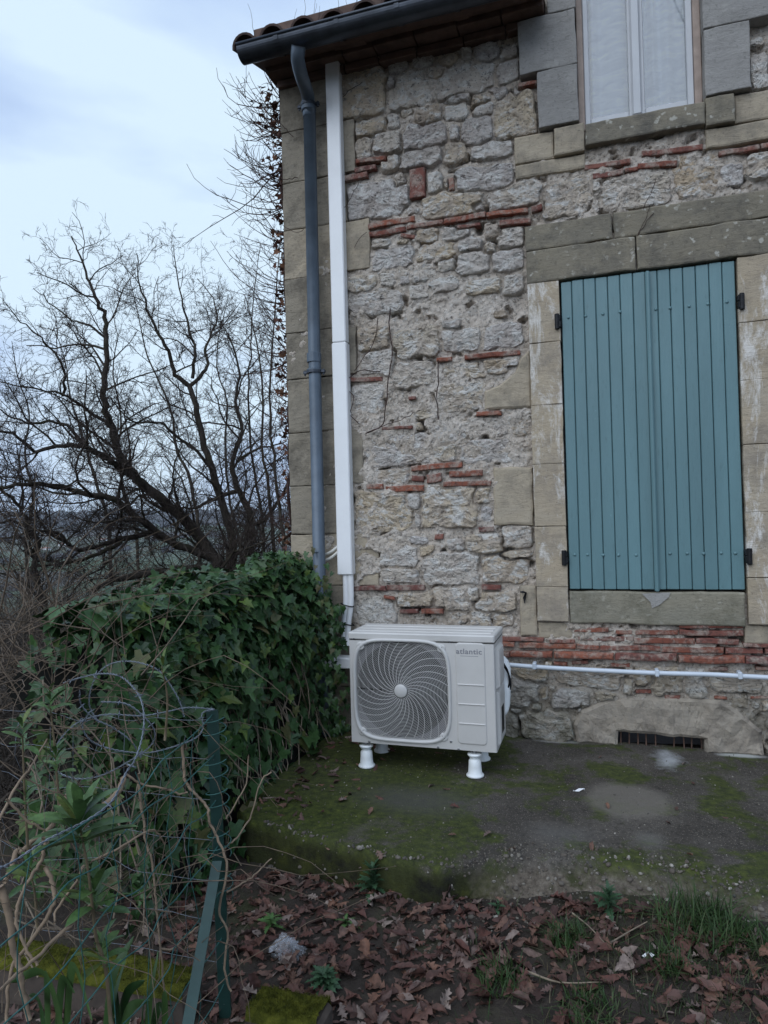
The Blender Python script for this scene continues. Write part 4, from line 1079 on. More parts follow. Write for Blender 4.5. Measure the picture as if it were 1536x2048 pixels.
# wrapped pipes below the trunking
xc_ = xb0 + wd / 2
for k, dx in enumerate((-.016, .016)):
    P = smooth_path([(xc_ + dx + .012, D - .05, zb0 + .02), (xc_ + dx + .012, D - .055, zb0 - .16), (xc_ + dx * .8 - .002, D - .065, zb0 - .3), (xc_ + dx * .7 - .0, D - .09, zb0 - .43)], 5)
    tube('insulated_pipe', P, .0185, M_DUCT, tr, 12)
for dz in (.185, .30, .375):
    P = [(xc_ + .006 + .045 * math.cos(t) * .9, D - .06 - .028 * math.sin(t), zb0 - dz - .01 * math.cos(t)) for t in np.linspace(0, 2 * PI, 18)]
    tube('tie', P, .0035, M_DARK, tr, 6)
x, z = W(690, 1322, .1)
box('trunking_length', x - .12, AX0 + .25, D - .16, D - .06, z - .035, z + .03, M_DUCT, tr, .006)
# two pale hoses between downpipe and trunking
for k, (a, b) in enumerate((((648, 1110), (682, 1087)), ((648, 1122), (682, 1098)))):
    p0 = np.array(pw(a[0], a[1], .05)); p1 = np.array(pw(b[0], b[1], .05)); mid_ = (p0 + p1) / 2 + np.array([0, -.01, -.012])
    tube('hose', smooth_path([p0, mid_, p1], 6), .009, M_HOSE, tr, 8)

# ---- conduit along the foot of the wall
cd = thing('conduit', (.3, D, .45), 'thin pale grey electrical conduit clipped along the wall under the brick ledge', 'conduit')
M_COND = simple('pale grey conduit', (.55, .60, .66), .45, .05, 10)
cp = [(960, 1325), (1010, 1329), (1090, 1335), (1200, 1341), (1310, 1346), (1420, 1349), (1536, 1355)]
P = [np.array(pw(a, b, .062)) for a, b in cp]; P.append(P[-1] + (P[-1] - P[-2]) * 6)
tube('pipe', smooth_path(P, 4), .0125, M_COND, cd, 12)
for px, py in ((1069, 1332), (1314, 1346), (1480, 1351)):
    q = np.array(pw(px, py, .062)); box('clip', q[0] - .010, q[0] + .010, q[1] - .0165, D - .02, q[2] - .017, q[2] + .019, M_COND, cd, .003)
# ================================================================== GROUND, VALLEY AND SLAB
_dd = np.array([0, 1.0, 3, 10, 40, 120, 260, 600, 1000, 1400, 2000, 2600, 6500.])
_zz = np.array([0, -.25, -.9, -2.6, -8, -20, -31, -40, -26, -4, 26, 20, 0.])
def ground_z(x, y):
    x = np.asarray(x, float); y = np.asarray(y, float)
    d = np.maximum(0, -(x + 2.35)) + np.maximum(0, y - 14) * .55 + np.maximum(0, -y - 12) * .15
    z = np.interp(x, [-2.2, -1.4, -.7, -.35, 0, .5, 1.6], [-.19, -.165, -.145, -.11, -.07, -.05, -.045]) - .05 * np.clip(2.5 - y, 0, 4) + np.interp(d, _dd, _zz)
    z = z + .018 * fbm(x * 2.3, y * 2.3, 0, 2, 4) + .009 * fbm(x * 11, y * 11, 0, 6, 3) * (np.hypot(x, y) < 12)
    k = np.clip((d - 30) / 400, 0, 1); z = z + k * 7 * fbm(x / 240, y / 240, 0, 12, 4) + np.clip((d - 900) / 900, 0, 1) * 16 * fbm(x / 900 + 2.2, y / 900, 0, 19, 3)
    return z
EDX = np.array([-1.7, -1.45, -1.2, -.95, -.72, -.58, -.45, -.3, 0, .25, .5, 1.0, 2.7]); EDY = np.array([2.70, 2.60, 2.54, 2.48, 2.43, 2.43, 2.52, 2.62, 2.68, 2.66, 2.56, 2.54, 2.6])
RUX = np.array([-1.7, -.66, -.5, -.35, .2, .4, .7, 2.7]); RUY = np.array([.018, .018, .05, .30, .45, .42, .30, .3])
def slab_h(x, y):
    ye = np.interp(x, EDX, EDY) + .022 * fbm(x * 7, 0 * x, 0, 41, 4); run = np.interp(x, RUX, RUY)
    s = ye - y
    t = np.clip(s / run, 0, 1); drop = t * t * (3 - 2 * t)
    z = -np.interp(x, [-.7, -.2], [.30, .26]) * drop - .004 * np.clip((s + .04) / .04, 0, 1)
    z = z + .006 * fbm(x * 2.2, y * 2.2, 0, 44, 3) + .0035 * fbm(x * 13, y * 13, 0, 45, 4)
    rough = np.clip((s + .10) / .14, 0, 1)
    return z + rough * (.018 * fbm(x * 10, y * 10, 0, 46, 4) + .010 * fbm(x * 36, y * 36, 0, 48, 3))
def surf(x, y):
    x = np.asarray(x, float); y = np.asarray(y, float)
    on = (x > -1.55) & (y < D); return np.where(on, np.maximum(slab_h(x, y), ground_z(x, y)), ground_z(x, y))

def on_surf(px, py):
    z = -.12
    for _ in range(14):
        q = on_z(px, py, z); z = .5 * z + .5 * float(surf(q[0], q[1]))
    return on_z(px, py, z)

def m_ground_():
    s = Mt('winter soil and valley fields'); v = s.pos()
    a = s.noise(3.0, 6, .7, v); b = s.noise(24, 6, .7, v)
    near = s.ramp(a, [(.32, (.026, .021, .018)), (.5, (.046, .037, .031)), (.68, (.042, .046, .022))])
    near = s.mix(s.ramp(b, [(.55, 0), (.7, .6)]), near, (.075, .062, .05))
    f = s.noise(.0042, 2, .4, v, .6); cells = s.voro(.0045, s.mapped(v, (1, 1.7, .0)), out='Color')
    sx_ = s.n('SeparateXYZ'); s.l(cells, sx_.inputs[0])
    far = s.ramp(sx_.outputs[0], [(0, (.05, .075, .033)), (.35, (.06, .095, .036)), (.6, (.075, .064, .05)), (.8, (.05, .05, .035)), (1, (.08, .09, .045))])
    far = s.mix(s.ramp(s.noise(.02, 4, .6, v), [(.35, .5), (.6, 0)]), far, (.05, .045, .035))
    g = s.n('VectorMath'); g.operation = 'LENGTH'; s.l(v, g.inputs[0])
    k = s.ramp(s.math('DIVIDE', g.outputs['Value'], 500.), [(.1, 0), (.6, 1)])
    brush = s.ramp(s.noise(.6, 5, .7, v), [(.35, (.045, .038, .03)), (.65, (.075, .062, .048))])
    k0 = s.ramp(s.math('DIVIDE', g.outputs['Value'], 20.), [(.2, 0), (.35, 1)])
    col = s.mix(k, s.mix(k0, near, brush), far)
    return s.fin(col, .97, s.bump(b, .8, .02), spec=.15)
na = 330; rad = np.concatenate([[.05], np.geomspace(.25, 6500, 180)])
th = np.arange(na) * 2 * PI / na
X = rad[:, None] * np.sin(th); Y = rad[:, None] * np.cos(th)
V = np.stack([X, Y, ground_z(X, Y)], -1).reshape(-1, 3)
i = np.arange(len(rad) - 1)[:, None] * na; j = np.arange(na)[None, :]; j2 = (j + 1) % na
ground = obj('ground', V, np.stack([i + j, i + na + j, i + na + j2, i + j2], -1).reshape(-1, 4), m_ground_(), None, True, origin=(0, 0, 0))
tag(ground, kind='structure')

def m_slab_():
    s = Mt('old mossy concrete'); v = s.pos(); z = s.n('SeparateXYZ'); s.l(v, z.inputs[0])
    a = s.noise(2.6, 7, .7, v, .4); b = s.noise(40, 6, .75, v)
    col = s.ramp(a, [(.3, (.038, .032, .027)), (.5, (.074, .064, .054)), (.7, (.122, .107, .092))])
    col = s.mix(s.ramp(b, [(.36, .6), (.5, 0)]), col, (.018, .016, .014))
    # aggregate showing through
    col = s.mix(s.ramp(s.voro(75, v), [(0, .95), (.16, .7), (.24, 0)]), col, (.20, .17, .135))
    col = s.mix(s.ramp(s.voro(120, v), [(0, .9), (.13, .7), (.2, 0)]), col, (.30, .27, .23))
    def patch(px, py, r, soft, c, amt, sx=1., sy=1., nz=.35, z0=0.):
        q = on_z(px, py, z0); d = s.n('VectorMath'); d.operation = 'SUBTRACT'; s.l(v, d.inputs[0]); d.inputs[1].default_value = (q[0], q[1], 0)
        m = s.mapped(d.outputs[0], (1 / (r * sx), 1 / (r * sy), 0)); L = s.n('VectorMath'); L.operation = 'LENGTH'; s.l(m, L.inputs[0])
        f = s.math('ADD', L.outputs['Value'], s.math('MULTIPLY', s.math('SUBTRACT', s.noise(9, 6, .7, v), .5), nz))
        return s.mix(s.ramp(f, [(1 - soft, amt), (1, 0)]), col_[0], c)
    col_ = [col]
    # moss in the damp corners
    def axis_ramp(o, stops): return s.ramp(o, stops)
    mleft = s.ramp(z.outputs[0], [(0, 0), (1, 1)])
    mx_ = s.n('MapRange'); s.l(z.outputs[0], mx_.inputs[0]); mx_.inputs[1].default_value = -.35; mx_.inputs[2].default_value = -1.35
    mo = s.math('ADD', s.math('MULTIPLY', mx_.outputs[0], .22), s.noise(3.4, 7, .72, s.mapped(v, (1, 1, 1), (4, 4, 0)), .3))
    mossc = s.ramp(s.noise(30, 4, .7, v), [(.35, (.022, .030, .007)), (.6, (.062, .078, .013)), (.75, (.10, .115, .018))])
    col_[0] = s.mix(s.ramp(mo, [(.49, 0), (.57, .85)]), col_[0], mossc)
    col_[0] = patch(1255, 1600, .215, .30, (.175, .155, .13), .75, 1., 1., .6)
    col_[0] = patch(1120, 1668, .17, .8, (.125, .118, .11), .45, 1.1, .8, .8)
    col_[0] = patch(1298, 1680, .085, .8, (.155, .145, .13), .6, 1, 1, .8)
    col_[0] = patch(830, 1600, .30, .7, (.085, .08, .076), .6, 1.2, .7)
    col_[0] = patch(1335, 1517, .16, .9, (.46, .47, .48), .7, .5, 1.2, 2.2)
    col_[0] = patch(1480, 1511, .11, .6, (.50, .50, .48), .8, 1.3, .35, .8)
    col_[0] = patch(1110, 1481, .12, .6, (.45, .44, .41), .8, 1.2, .4, .9)
    col_[0] = patch(600, 1625, .42, .8, mossc, .85, 1.3, .6, .9)
    # broken edge: sandy on the right, moss on the left face
    ed = s.ramp(z.outputs[2], [(0, 1), (1, 1)])
    er = s.n('MapRange'); s.l(z.outputs[2], er.inputs[0]); er.inputs[1].default_value = -.012; er.inputs[2].default_value = -.05
    xr = s.n('MapRange'); s.l(s.math('ADD', z.outputs[0], s.math('MULTIPLY', s.math('SUBTRACT', s.noise(5, 4, .7, v), .5), .5)), xr.inputs[0]); xr.inputs[1].default_value = -.50; xr.inputs[2].default_value = -.30
    sandy = s.ramp(b, [(.35, (.06, .048, .037)), (.55, (.14, .115, .09)), (.7, (.21, .185, .15))])
    fm = s.ramp(s.noise(8, 6, .7, v), [(.36, (.012, .011, .008)), (.50, (.028, .031, .009)), (.68, (.062, .068, .013))])
    edge_c = s.mix(xr.outputs[0], fm, sandy)
    edge_c = s.mix(s.math('MULTIPLY', s.ramp(s.noise(6, 5, .7, s.mapped(v, (1, 1, 1), (1, 8, 0))), [(.5, 0), (.62, .9)]), 1.), edge_c, (.035, .04, .013))
    col_[0] = s.mix(er.outputs[0], col_[0], edge_c)
    h = s.math('ADD', b, s.math('MULTIPLY', s.noise(110, 4, .7, v), .5))
    return s.fin(col_[0], s.ramp(a, [(.3, .75), (.7, .95)]), s.bump(h, .8, .010), spec=.25)
xs = np.arange(-1.56, 2.62, .016)
V = []
tt = np.concatenate([np.linspace(0, 1, 70)[:-1], 1 + np.linspace(0, 1, 22)])
for x in xs:
    ye = np.interp(x, EDX, EDY) + .03; run = np.interp(x, RUX, RUY) + .06
    y = np.where(tt <= 1, D + .04 + (ye + .08 - D - .04) * tt, ye + .08 - (run + .08) * (tt - 1))
    V.append(np.stack([0 * y + x, y, slab_h(0 * y + x, y)], -1))
V = np.array(V); n, m = V.shape[:2]; i = np.arange(n - 1)[:, None] * m; j = np.arange(m - 1)[None, :]
slab = obj('concrete_slab', V.reshape(-1, 3), np.stack([i + j, i + j + 1, i + m + j + 1, i + m + j], -1).reshape(-1, 4), m_slab_(), None, True)
tag(slab, kind='structure')

# ---- pebbles
def ico(sub=1):
    bm = bmesh.new(); bmesh.ops.create_icosphere(bm, subdivisions=sub, radius=1); V = np.array([v.co[:] for v in bm.verts]); Fc = np.array([[v.index for v in f.verts] for f in bm.faces]); bm.free(); return V, Fc
IV, IF = ico(1); IV2, IF2 = ico(2)
def rots(K, tilt=PI):
    q = RNG.normal(size=(K, 4)); q /= np.linalg.norm(q, axis=1)[:, None]; a, b, c, d = q.T
    return np.stack([np.stack([1 - 2 * (c * c + d * d), 2 * (b * c - a * d), 2 * (b * d + a * c)], -1), np.stack([2 * (b * c + a * d), 1 - 2 * (b * b + d * d), 2 * (c * d - a * b)], -1), np.stack([2 * (b * d - a * c), 2 * (c * d + a * b), 1 - 2 * (b * b + c * c)], -1)], 1)
def m_pebble_():
    s = Mt('gravel'); r = s.rnd2(); c = s.ramp(r, [(0, (.05, .047, .043)), (.3, (.12, .10, .08)), (.55, (.085, .065, .05)), (.8, (.17, .15, .12)), (1, (.34, .31, .27))])
    return s.fin(s.mix(s.ramp(s.noise(90, 4), [(.4, .5), (.6, 0)]), c, (.07, .06, .05)), .85, s.bump(s.noise(150, 3), .3, .003))
M_PEB = m_pebble_()
def scatter_pebbles(name, px, r0, r1, label, cat):
    X = px[:, 0]; Y = px[:, 1]; K = len(X)
    sc = np.exp(RNG.uniform(np.log(r0), np.log(r1), K)); R = rots(K); S_ = RNG.uniform(.6, 1.2, (K, 3)); S_[:, 2] *= .7
    Ms = np.zeros((K, 3, 4)); Ms[:, :, :3] = R * (S_ * sc[:, None])[:, None, :]
    Ms[:, :, 3] = np.stack([X, Y, surf(X, Y) + sc * .25], -1)
    V, Fc = replicate(IV, IF, Ms); o = obj(name, V, Fc, M_PEB, None, False); tag(o, label, cat, kind='stuff'); return o
def edge_pts(K, x0, x1, a, b):
    x = RNG.uniform(x0, x1, K); ye = np.interp(x, EDX, EDY); return np.stack([x, ye - RNG.uniform(a, b, K)], -1)
P_ = np.vstack([edge_pts(900, -.62, .55, -.06, .30), edge_pts(200, .4, 1.2, -.02, .15), edge_pts(230, -1.4, -.5, -.03, .05)])
scatter_pebbles('gravel', P_, .002, .009, 'loose pale gravel crumbling out of the broken concrete edge', 'gravel')
P_ = np.stack([RNG.uniform(-1.5, 1.6, 1500), RNG.uniform(2.4, 3.9, 1500)], -1)
scatter_pebbles('grit', P_, .0018, .005, 'small grit and chips scattered over the mossy concrete', 'grit')
# single bigger pebbles that can be picked out
pm = []
for k in range(4):
    V = IV2 * np.array([1, .8, .6]); V = V * (1 + .16 * fbm(V[:, 0] * 1.5 + k * 9, V[:, 1] * 1.5, V[:, 2] * 1.5, k, 2))[:, None]; pm.append(mesh_np('pebble', V, IF2, True))
for k in range(70):
    if k < 55: x, y = edge_pts(1, -.55, .5, 0, .26)[0]
    else: x, y = edge_pts(1, -1.35, -.7, -.02, .05)[0]
    r = random.uniform(.006, .014); M = Matrix.Rotation(random.uniform(0, 6.3), 4, 'Z') @ Matrix.Rotation(random.uniform(-.5, .5), 4, 'X') @ Matrix.Diagonal((r, r, r, 1))
    inst('pebble', pm[k % 4], M_PEB, (x, y, float(surf(x, y)) + r * .25), slab, M)

# ---- fallen leaves
def m_leaf_():
    s = Mt('dead leaf'); r = s.rnd2()
    c = s.ramp(r, [(0, (.115, .046, .034)), (.2, (.058, .030, .026)), (.4, (.145, .068, .050)), (.6, (.085, .052, .045)), (.78, (.19, .095, .062)), (.9, (.16, .115, .10)), (1, (.29, .225, .19))])
    n = s.noise(34, 5, .7); c = s.mix(s.ramp(n, [(.38, .6), (.56, 0)]), c, (.03, .018, .013))
    return s.fin(c, s.ramp(s.noise(12), [(.3, .5), (.7, .85)]), s.bump(s.noise(60, 4, .6), .5, .004), spec=.35)
M_LEAF = m_leaf_()
def leaf_template(kind, seed):
    rg = np.random.default_rng(seed); n = 15 if kind != 'oval' else 9; t = np.linspace(0, 1, n)
    if kind == 'oak': wd_ = .30 * np.sin(PI * np.clip(t * .93 + .05, 0, 1)) ** .7 * (.68 + .36 * np.cos(2 * PI * 4.0 * t + .4)) * (.65 + .7 * t)
    elif kind == 'oval': wd_ = .24 * np.sin(PI * t ** .85) ** .9 * (1 + .06 * rg.normal(size=n))
    else: wd_ = .30 * np.sin(PI * t ** .7) * (1 + .22 * rg.normal(size=n))
    wd_ = np.abs(wd_); wd_[0] = .012; wd_[-1] = .01
    cl, cw, tw = rg.uniform(-.5, .9), rg.uniform(.1, 1.3), rg.uniform(-.7, .7)
    V = []
    for k in range(n):
        x = t[k] - .5; z0 = cl * .45 * x * x
        bend = .05 * math.sin(5 * t[k] + seed)
        for sd in (-1, -.5, 0, .5, 1):
            yy = sd * wd_[k] * (1 + .12 * rg.normal() * (abs(sd) == 1)); zz = z0 + cw * abs(sd) ** 1.6 * wd_[k] * .62 + tw * x * yy + .02 * rg.normal() * (abs(sd) == 1)
            V.append((x, yy * math.cos(min(1.2, cw * abs(sd) * .5)) + bend, zz))
    Fc = [(k * 5 + j, k * 5 + j + 1, k * 5 + j + 6, k * 5 + j + 5) for k in range(n - 1) for j in range(4)]
    return np.array(V), np.array(Fc)
LT = [leaf_template('oak', 1), leaf_template('oak', 2), leaf_template('oak', 3), leaf_template('oval', 4), leaf_template('oval', 5), leaf_template('rag', 6), leaf_template('rag', 7), leaf_template('oak', 8)]
LMESH = [mesh_np('leaf', v, f, True) for v, f in LT]
def litter_density(x, y):
    d = np.clip(1.15 - .9 * np.clip((x + .05) / .8, 0, 1), .22, 1) * (x > -1.75)
    bare = np.exp(-(((x + .85) / .18) ** 2 + ((y - 2.02) / .12) ** 2)) + .9 * np.exp(-(((x - .35) / .3) ** 2 + ((y - 1.85) / .15) ** 2))
    n = fbm(x * 3.1, y * 3.1, 0, 60, 3)
    return np.clip(d * (1 + 1.1 * n) - bare, .04, 1.2)
def sample_litter(K, x0, x1, y0, y1):
    out = []
    while len(out) < K:
        x, y = RNG.uniform(x0, x1, 500), RNG.uniform(y0, y1, 500); ye = np.interp(x, EDX, EDY) - np.interp(x, RUX, RUY) * .55
        ok = (RNG.uniform(0, 1, 500) < litter_density(x, y)) & (y < ye)
        out += list(np.stack([x, y], -1)[ok])
    return np.array(out[:K])
def leaf_M(x, y, z, sc):
    yaw = random.uniform(0, 2 * PI); t1 = random.gauss(0, .30); t2 = random.gauss(0, .30)
    R = Matrix.Rotation(yaw, 4, 'Z') @ Matrix.Rotation(t1, 4, 'X') @ Matrix.Rotation(t2, 4, 'Y')
    if random.random() < .4: R = R @ Matrix.Rotation(PI, 4, 'X')
    return R @ Matrix.Diagonal((sc, sc, sc, 1))
big = sample_litter(285, -1.0, .62, 1.72, 2.52)
zbig = surf(big[:, 0], big[:, 1])
for (x, y), zb_ in zip(big, zbig):
    sc = random.uniform(.038, .085); k = random.choice((0, 0, 1, 2, 3, 3, 4, 5, 6, 7))
    inst('leaf', LMESH[k], M_LEAF, (x, y, zb_ + random.uniform(.008, .028)), ground, leaf_M(x, y, 0, sc))
LTL = [(v.reshape(-1, 5, 3)[:, ::2].reshape(-1, 3), np.array([(k * 3 + j, k * 3 + j + 1, k * 3 + j + 4, k * 3 + j + 3) for k in range(len(v) // 5 - 1) for j in (0, 1)])) for v, f in LT]
VV = []; FF = []; nv = 0
def add_leaves(P, s0, s1, lift):
    global nv
    per = RNG.integers(0, len(LT), len(P))
    for k in range(len(LT)):
        Q = P[per == k]
        if not len(Q): continue
        Ms = np.zeros((len(Q), 3, 4)); zq_ = surf(Q[:, 0], Q[:, 1])
        for q, (x, y) in enumerate(Q):
            Ms[q, :, :3] = np.array(leaf_M(x, y, 0, random.uniform(s0, s1)).to_3x3())
            Ms[q, :, 3] = (x, y, zq_[q] + random.uniform(*lift))
        V, Fc = replicate(*LTL[k], Ms); VV.append(V); FF.append(Fc + nv); nv += len(V)
add_leaves(sample_litter(2300, -1.75, 1.6, .7, 2.5), .035, .085, (.0, .016))
add_leaves(np.stack([RNG.uniform(-1.5, -1.1, 90), RNG.uniform(2.65, 3.85, 90)], -1), .03, .07, (.004, .012))
add_leaves(np.stack([RNG.uniform(-1.1, 1.2, 26), RNG.uniform(2.6, 3.8, 26)], -1), .025, .05, (.003, .008))
_p = sample_litter(1500, -1.5, 1.2, 1.5, 2.5); _k = RNG.integers(3, 5, len(_p)); _z = surf(_p[:, 0], _p[:, 1])
for k in (3, 4):                     # broken bits trodden into the soil
    Q = _p[_k == k]; zz_ = _z[_k == k]; Ms = np.zeros((len(Q), 3, 4))
    for q, (x, y) in enumerate(Q): Ms[q, :, :3] = np.array(leaf_M(x, y, 0, random.uniform(.014, .038)).to_3x3()); Ms[q, :, 3] = (x, y, zz_[q] + .003)
    V, Fc = replicate(*LTL[k], Ms); VV.append(V); FF.append(Fc + nv); nv += len(V)
lit = obj('leaf_litter', np.vstack(VV), np.vstack(FF), M_LEAF, None, True)
tag(lit, 'bed of fallen brown oak leaves in front of the concrete edge', 'leaves', kind='stuff')

# ---- grass
def m_grass_(name, cs):
    s = Mt(name); r = s.island(); c = s.ramp(r, [(k / (len(cs) - 1), c) for k, c in enumerate(cs)])
    return s.fin(c, .6, spec=.3)
M_GRASS = m_grass_('winter grass', [(.014, .024, .009), (.022, .036, .012), (.034, .050, .016), (.055, .048, .025), (.09, .072, .042)])
M_LUSH = m_grass_('green grass', [(.016, .034, .011), (.026, .056, .015), (.042, .078, .022), (.05, .06, .024)])
def blades(P, h0, h1, lean, wdt=.0022):
    K = len(P); a = RNG.uniform(0, 2 * PI, K); L = RNG.uniform(h0, h1, K); le = np.abs(RNG.normal(0, lean, K)) + .1
    dirx, diry = np.cos(a), np.sin(a); px_, py_ = -diry, dirx; V = []
    z0 = surf(P[:, 0], P[:, 1])
    for t in (0, .35, .7, 1.):
        out = L * le * t ** 1.7; up = L * t * (1 - .35 * le * t)
        up = np.maximum(up, .002)
        w_ = np.full(K, wdt * (1 - t ** 1.6) + .0003)
        c = np.stack([P[:, 0] + dirx * out, P[:, 1] + diry * out, z0 - .004 + up], -1); s_ = np.stack([px_ * w_, py_ * w_, 0 * w_], -1)
        V += [c - s_, c + s_]
    V = np.stack(V, 1).reshape(-1, 3); tf = np.array([(0, 1, 3, 2), (2, 3, 5, 4), (4, 5, 7, 6)])
    return V, (tf[None] + (np.arange(K) * 8)[:, None, None]).reshape(-1, 4)
def grass_pts(K):
    out = []
    while len(out) < K:
        x, y = RNG.uniform(-.5, 1.6, 800), RNG.uniform(.9, 2.5, 800); ye = np.interp(x, EDX, EDY) - np.interp(x, RUX, RUY) * .45
        p = np.clip((x + .35) / .9, .05, 1) * np.clip(.55 + 1.5 * fbm(x * 4, y * 4, 0, 70, 3), 0, 1)
        ok = (y < ye) & (RNG.uniform(0, 1, 800) < p); out += list(np.stack([x, y], -1)[ok])
    return np.array(out[:K])
V, Fc = blades(grass_pts(11000), .02, .06, .9, .0014)
tag(obj('grass', V, Fc, M_GRASS, None, False), 'thin short winter grass growing through the fallen leaves at right', 'grass', kind='stuff')
def tuft(px, py, K, rad_, h, label):
    q = on_surf(px, py); a = RNG.uniform(0, 2 * PI, K); r = rad_ * np.sqrt(RNG.uniform(0, 1, K)); P = np.stack([q[0] + r * np.cos(a), q[1] + r * np.sin(a)], -1)
    V, Fc = blades(P, h * .5, h, .75, .0022)
    tag(obj('grass_tuft', V, Fc, M_LUSH, None, False), label, 'grass', 'green grass tufts in front of the slab')
tuft(1400, 1860, 420, .13, .13, 'broad green grass tuft against the concrete edge at the right')
tuft(1335, 1935, 140, .06, .08, 'small bright green grass tuft below the broad one at the right')
tuft(1000, 1965, 150, .07, .08, 'small fine green grass tuft among brown leaves at centre bottom')
tuft(1135, 1885, 130, .06, .09, 'thin grass tuft among leaves under the gravelly edge')
tuft(1175, 2020, 160, .08, .06, 'low green grass tuft at the bottom edge of the picture')
tuft(1525, 1890, 160, .08, .08, 'grass tuft at the far right margin below the slab')

# ---- weeds: rosettes of toothed leaves
M_WEED = simple('weed leaf', (.030, .072, .030), .6, .35, 20, 0, .3)
M_WEED2 = simple('yellow green weed leaf', (.055, .115, .03), .6, .3, 20, 0, .3)
def toothed(n=13, seed=0):
    rg = np.random.default_rng(seed); t = np.linspace(0, 1, n); wd_ = .16 * np.sin(PI * t ** .75) ** .8 * (1 + .45 * np.cos(np.arange(n) * PI)) + .012; V = []
    for k in range(n):
        for sd in (-1, 0, 1): V.append((t[k], sd * wd_[k], .22 * t[k] - .42 * t[k] ** 2 + .25 * abs(sd) * wd_[k]))
    return np.array(V), [(k * 3 + j, k * 3 + j + 1, k * 3 + j + 4, k * 3 + j + 3) for k in range(n - 1) for j in (0, 1)]
WV, WF = toothed(); WME = mesh_np('leaf', WV, WF, True); WME2 = mesh_np('leaf', WV, WF, True)
def weed(px, py, z, nl, L, up, label, me=WME, mat=M_WEED, on=None):
    q = on_surf(px, py); z0 = q[2]; w_ = thing('weed', (q[0], q[1], z0), label, 'weed', 'weeds along the slab')
    tube('stem', [(q[0], q[1], z0 - .01), (q[0] + .004, q[1], z0 + L * .5), (q[0] + .008, q[1] - .005, z0 + L * up)], [.004, .003, .0015], mat, w_, 6)
    for k in range(nl):
        f = k / nl; a = k * 2.4; M = Matrix.Rotation(a, 4, 'Z') @ Matrix.Rotation(-(.15 + 1.0 * f * up), 4, 'Y') @ Matrix.Rotation(random.uniform(-.4, .4), 4, 'X')
        sc = L * random.uniform(.65, 1.05) * (1 - .4 * f); M = M @ Matrix.Diagonal((sc, sc, sc, 1))
        inst('leaf', me, mat, (q[0] + .004, q[1], z0 + .008 + L * up * .9 * f), w_, M)
weed(745, 1790, -.16, 30, .10, 1.0, 'dark green thistle growing against the mossy slab face')
weed(1215, 1825, -.16, 22, .08, .9, 'low toothed weed under the gravelly edge of the slab')
weed(690, 1855, -.16, 8, .06, .4, 'small flat yellow green weed on bare soil left of the thistle', WME2, M_WEED2)
weed(540, 1858, -.17, 10, .07, .5, 'small bright weed above the plastic bag beside the post', WME2, M_WEED2)
weed(645, 1975, -.18, 34, .07, .5, 'feathery dark green weed cushion right of the mossy timber')
weed(995, 1825, -.16, 9, .05, .6, 'little blue green seedling at the leaf bed below the corner of the slab')

# ---- plastic bag and scraps
def m_bag_():
    s = Mt('clear plastic film'); s.bs.inputs['Transmission Weight'].default_value = .55; s.bs.inputs['IOR'].default_value = 1.25
    return s.fin((.86, .89, .95), .10, s.bump(s.noise(60, 4, .6, None, 2.0), .8, .01), Alpha=.38)
q = on_surf(572, 1914); z0 = q[2]; KB, RB_ = 56, 13; bv = []; rb = np.random.default_rng(3); ph_ = rb.uniform(0, 6.28, 6)
for k in range(RB_):                       # pleated film gathered into a slumped peak
    h = k / (RB_ - 1); r0_ = .047 * (1 - h) ** .55 * (1.0 + .12 * math.sin(h * 9)) + .004
    for j in range(KB):
        t = 2 * PI * j / KB; pl = 1 + .16 * math.sin(7 * t + ph_[0] + 2 * h) * (h + .15) + .12 * math.sin(11 * t + ph_[1] - 3 * h) * h + .16 * math.sin(3 * t + ph_[2]) + .07 * rb.normal()
        bv.append((q[0] + r0_ * pl * math.cos(t) * 1.15 - .010 * h, q[1] + .02 + r0_ * pl * math.sin(t) * .8, z0 - .004 + .056 * h * (1 + .18 * math.sin(2 * t + ph_[3])) + .004 * rb.normal()))
bf = [(k * KB + j, k * KB + (j + 1) % KB, (k + 1) * KB + (j + 1) % KB, (k + 1) * KB + j) for k in range(RB_ - 1) for j in range(KB)] + [tuple(range((RB_ - 1) * KB, RB_ * KB))]
bag = obj('plastic_bag', bv, bf, m_bag_(), None, False); tag(bag, 'crumpled clear plastic bag lying on the leaves near the green post', 'plastic bag')
M_PAPER = simple('white scrap', (.75, .75, .76), .6, .05)
def scrap(px, py, z, w_, h_, ang, label):
    q = on_surf(px, py); z0 = q[2] + .006; V = []
    for u in np.linspace(-.5, .5, 5):
        for v_ in (-.5, 0, .5): V.append((u * w_, v_ * h_, .12 * w_ * math.sin(u * 5 + v_ * 2) + .004))
    V = np.array(V); c, s_ = math.cos(ang), math.sin(ang); V = np.stack([V[:, 0] * c - V[:, 1] * s_, V[:, 0] * s_ + V[:, 1] * c, V[:, 2]], -1) + np.array([q[0], q[1], z0])
    V = np.vstack([V, V - np.array([0, 0, .0008])])
    fc = [(k * 3 + j, k * 3 + j + 1, k * 3 + j + 4, k * 3 + j + 3) for k in range(4) for j in (0, 1)]
    tag(obj('paper_scrap', V, fc + [tuple(i + 15 for i in f[::-1]) for f in fc], M_PAPER, None), label, 'scrap', 'white scraps on the ground')
scrap(1158, 1584, 0, .055, .005, .35, 'thin white sliver lying on the slab beside the pale round mark')
scrap(1297, 1917, -.18, .032, .020, .6, 'small white scrap of paper among the leaves below the grass')
M_TWIG = simple('dry twig', (.20, .155, .11), .8, .3, 40, 0, .3)
def twig(pts, r, label):
    P = []
    for px, py, lift in pts:
        q = on_surf(px, py); P.append((q[0], q[1], q[2] + lift))
    tag(tube('twig', smooth_path(P, 4), np.linspace(r, r * .5, 4 * (len(P) - 1) + 1), M_TWIG, None, 6), label, 'twig', 'dry twigs on the leaves')
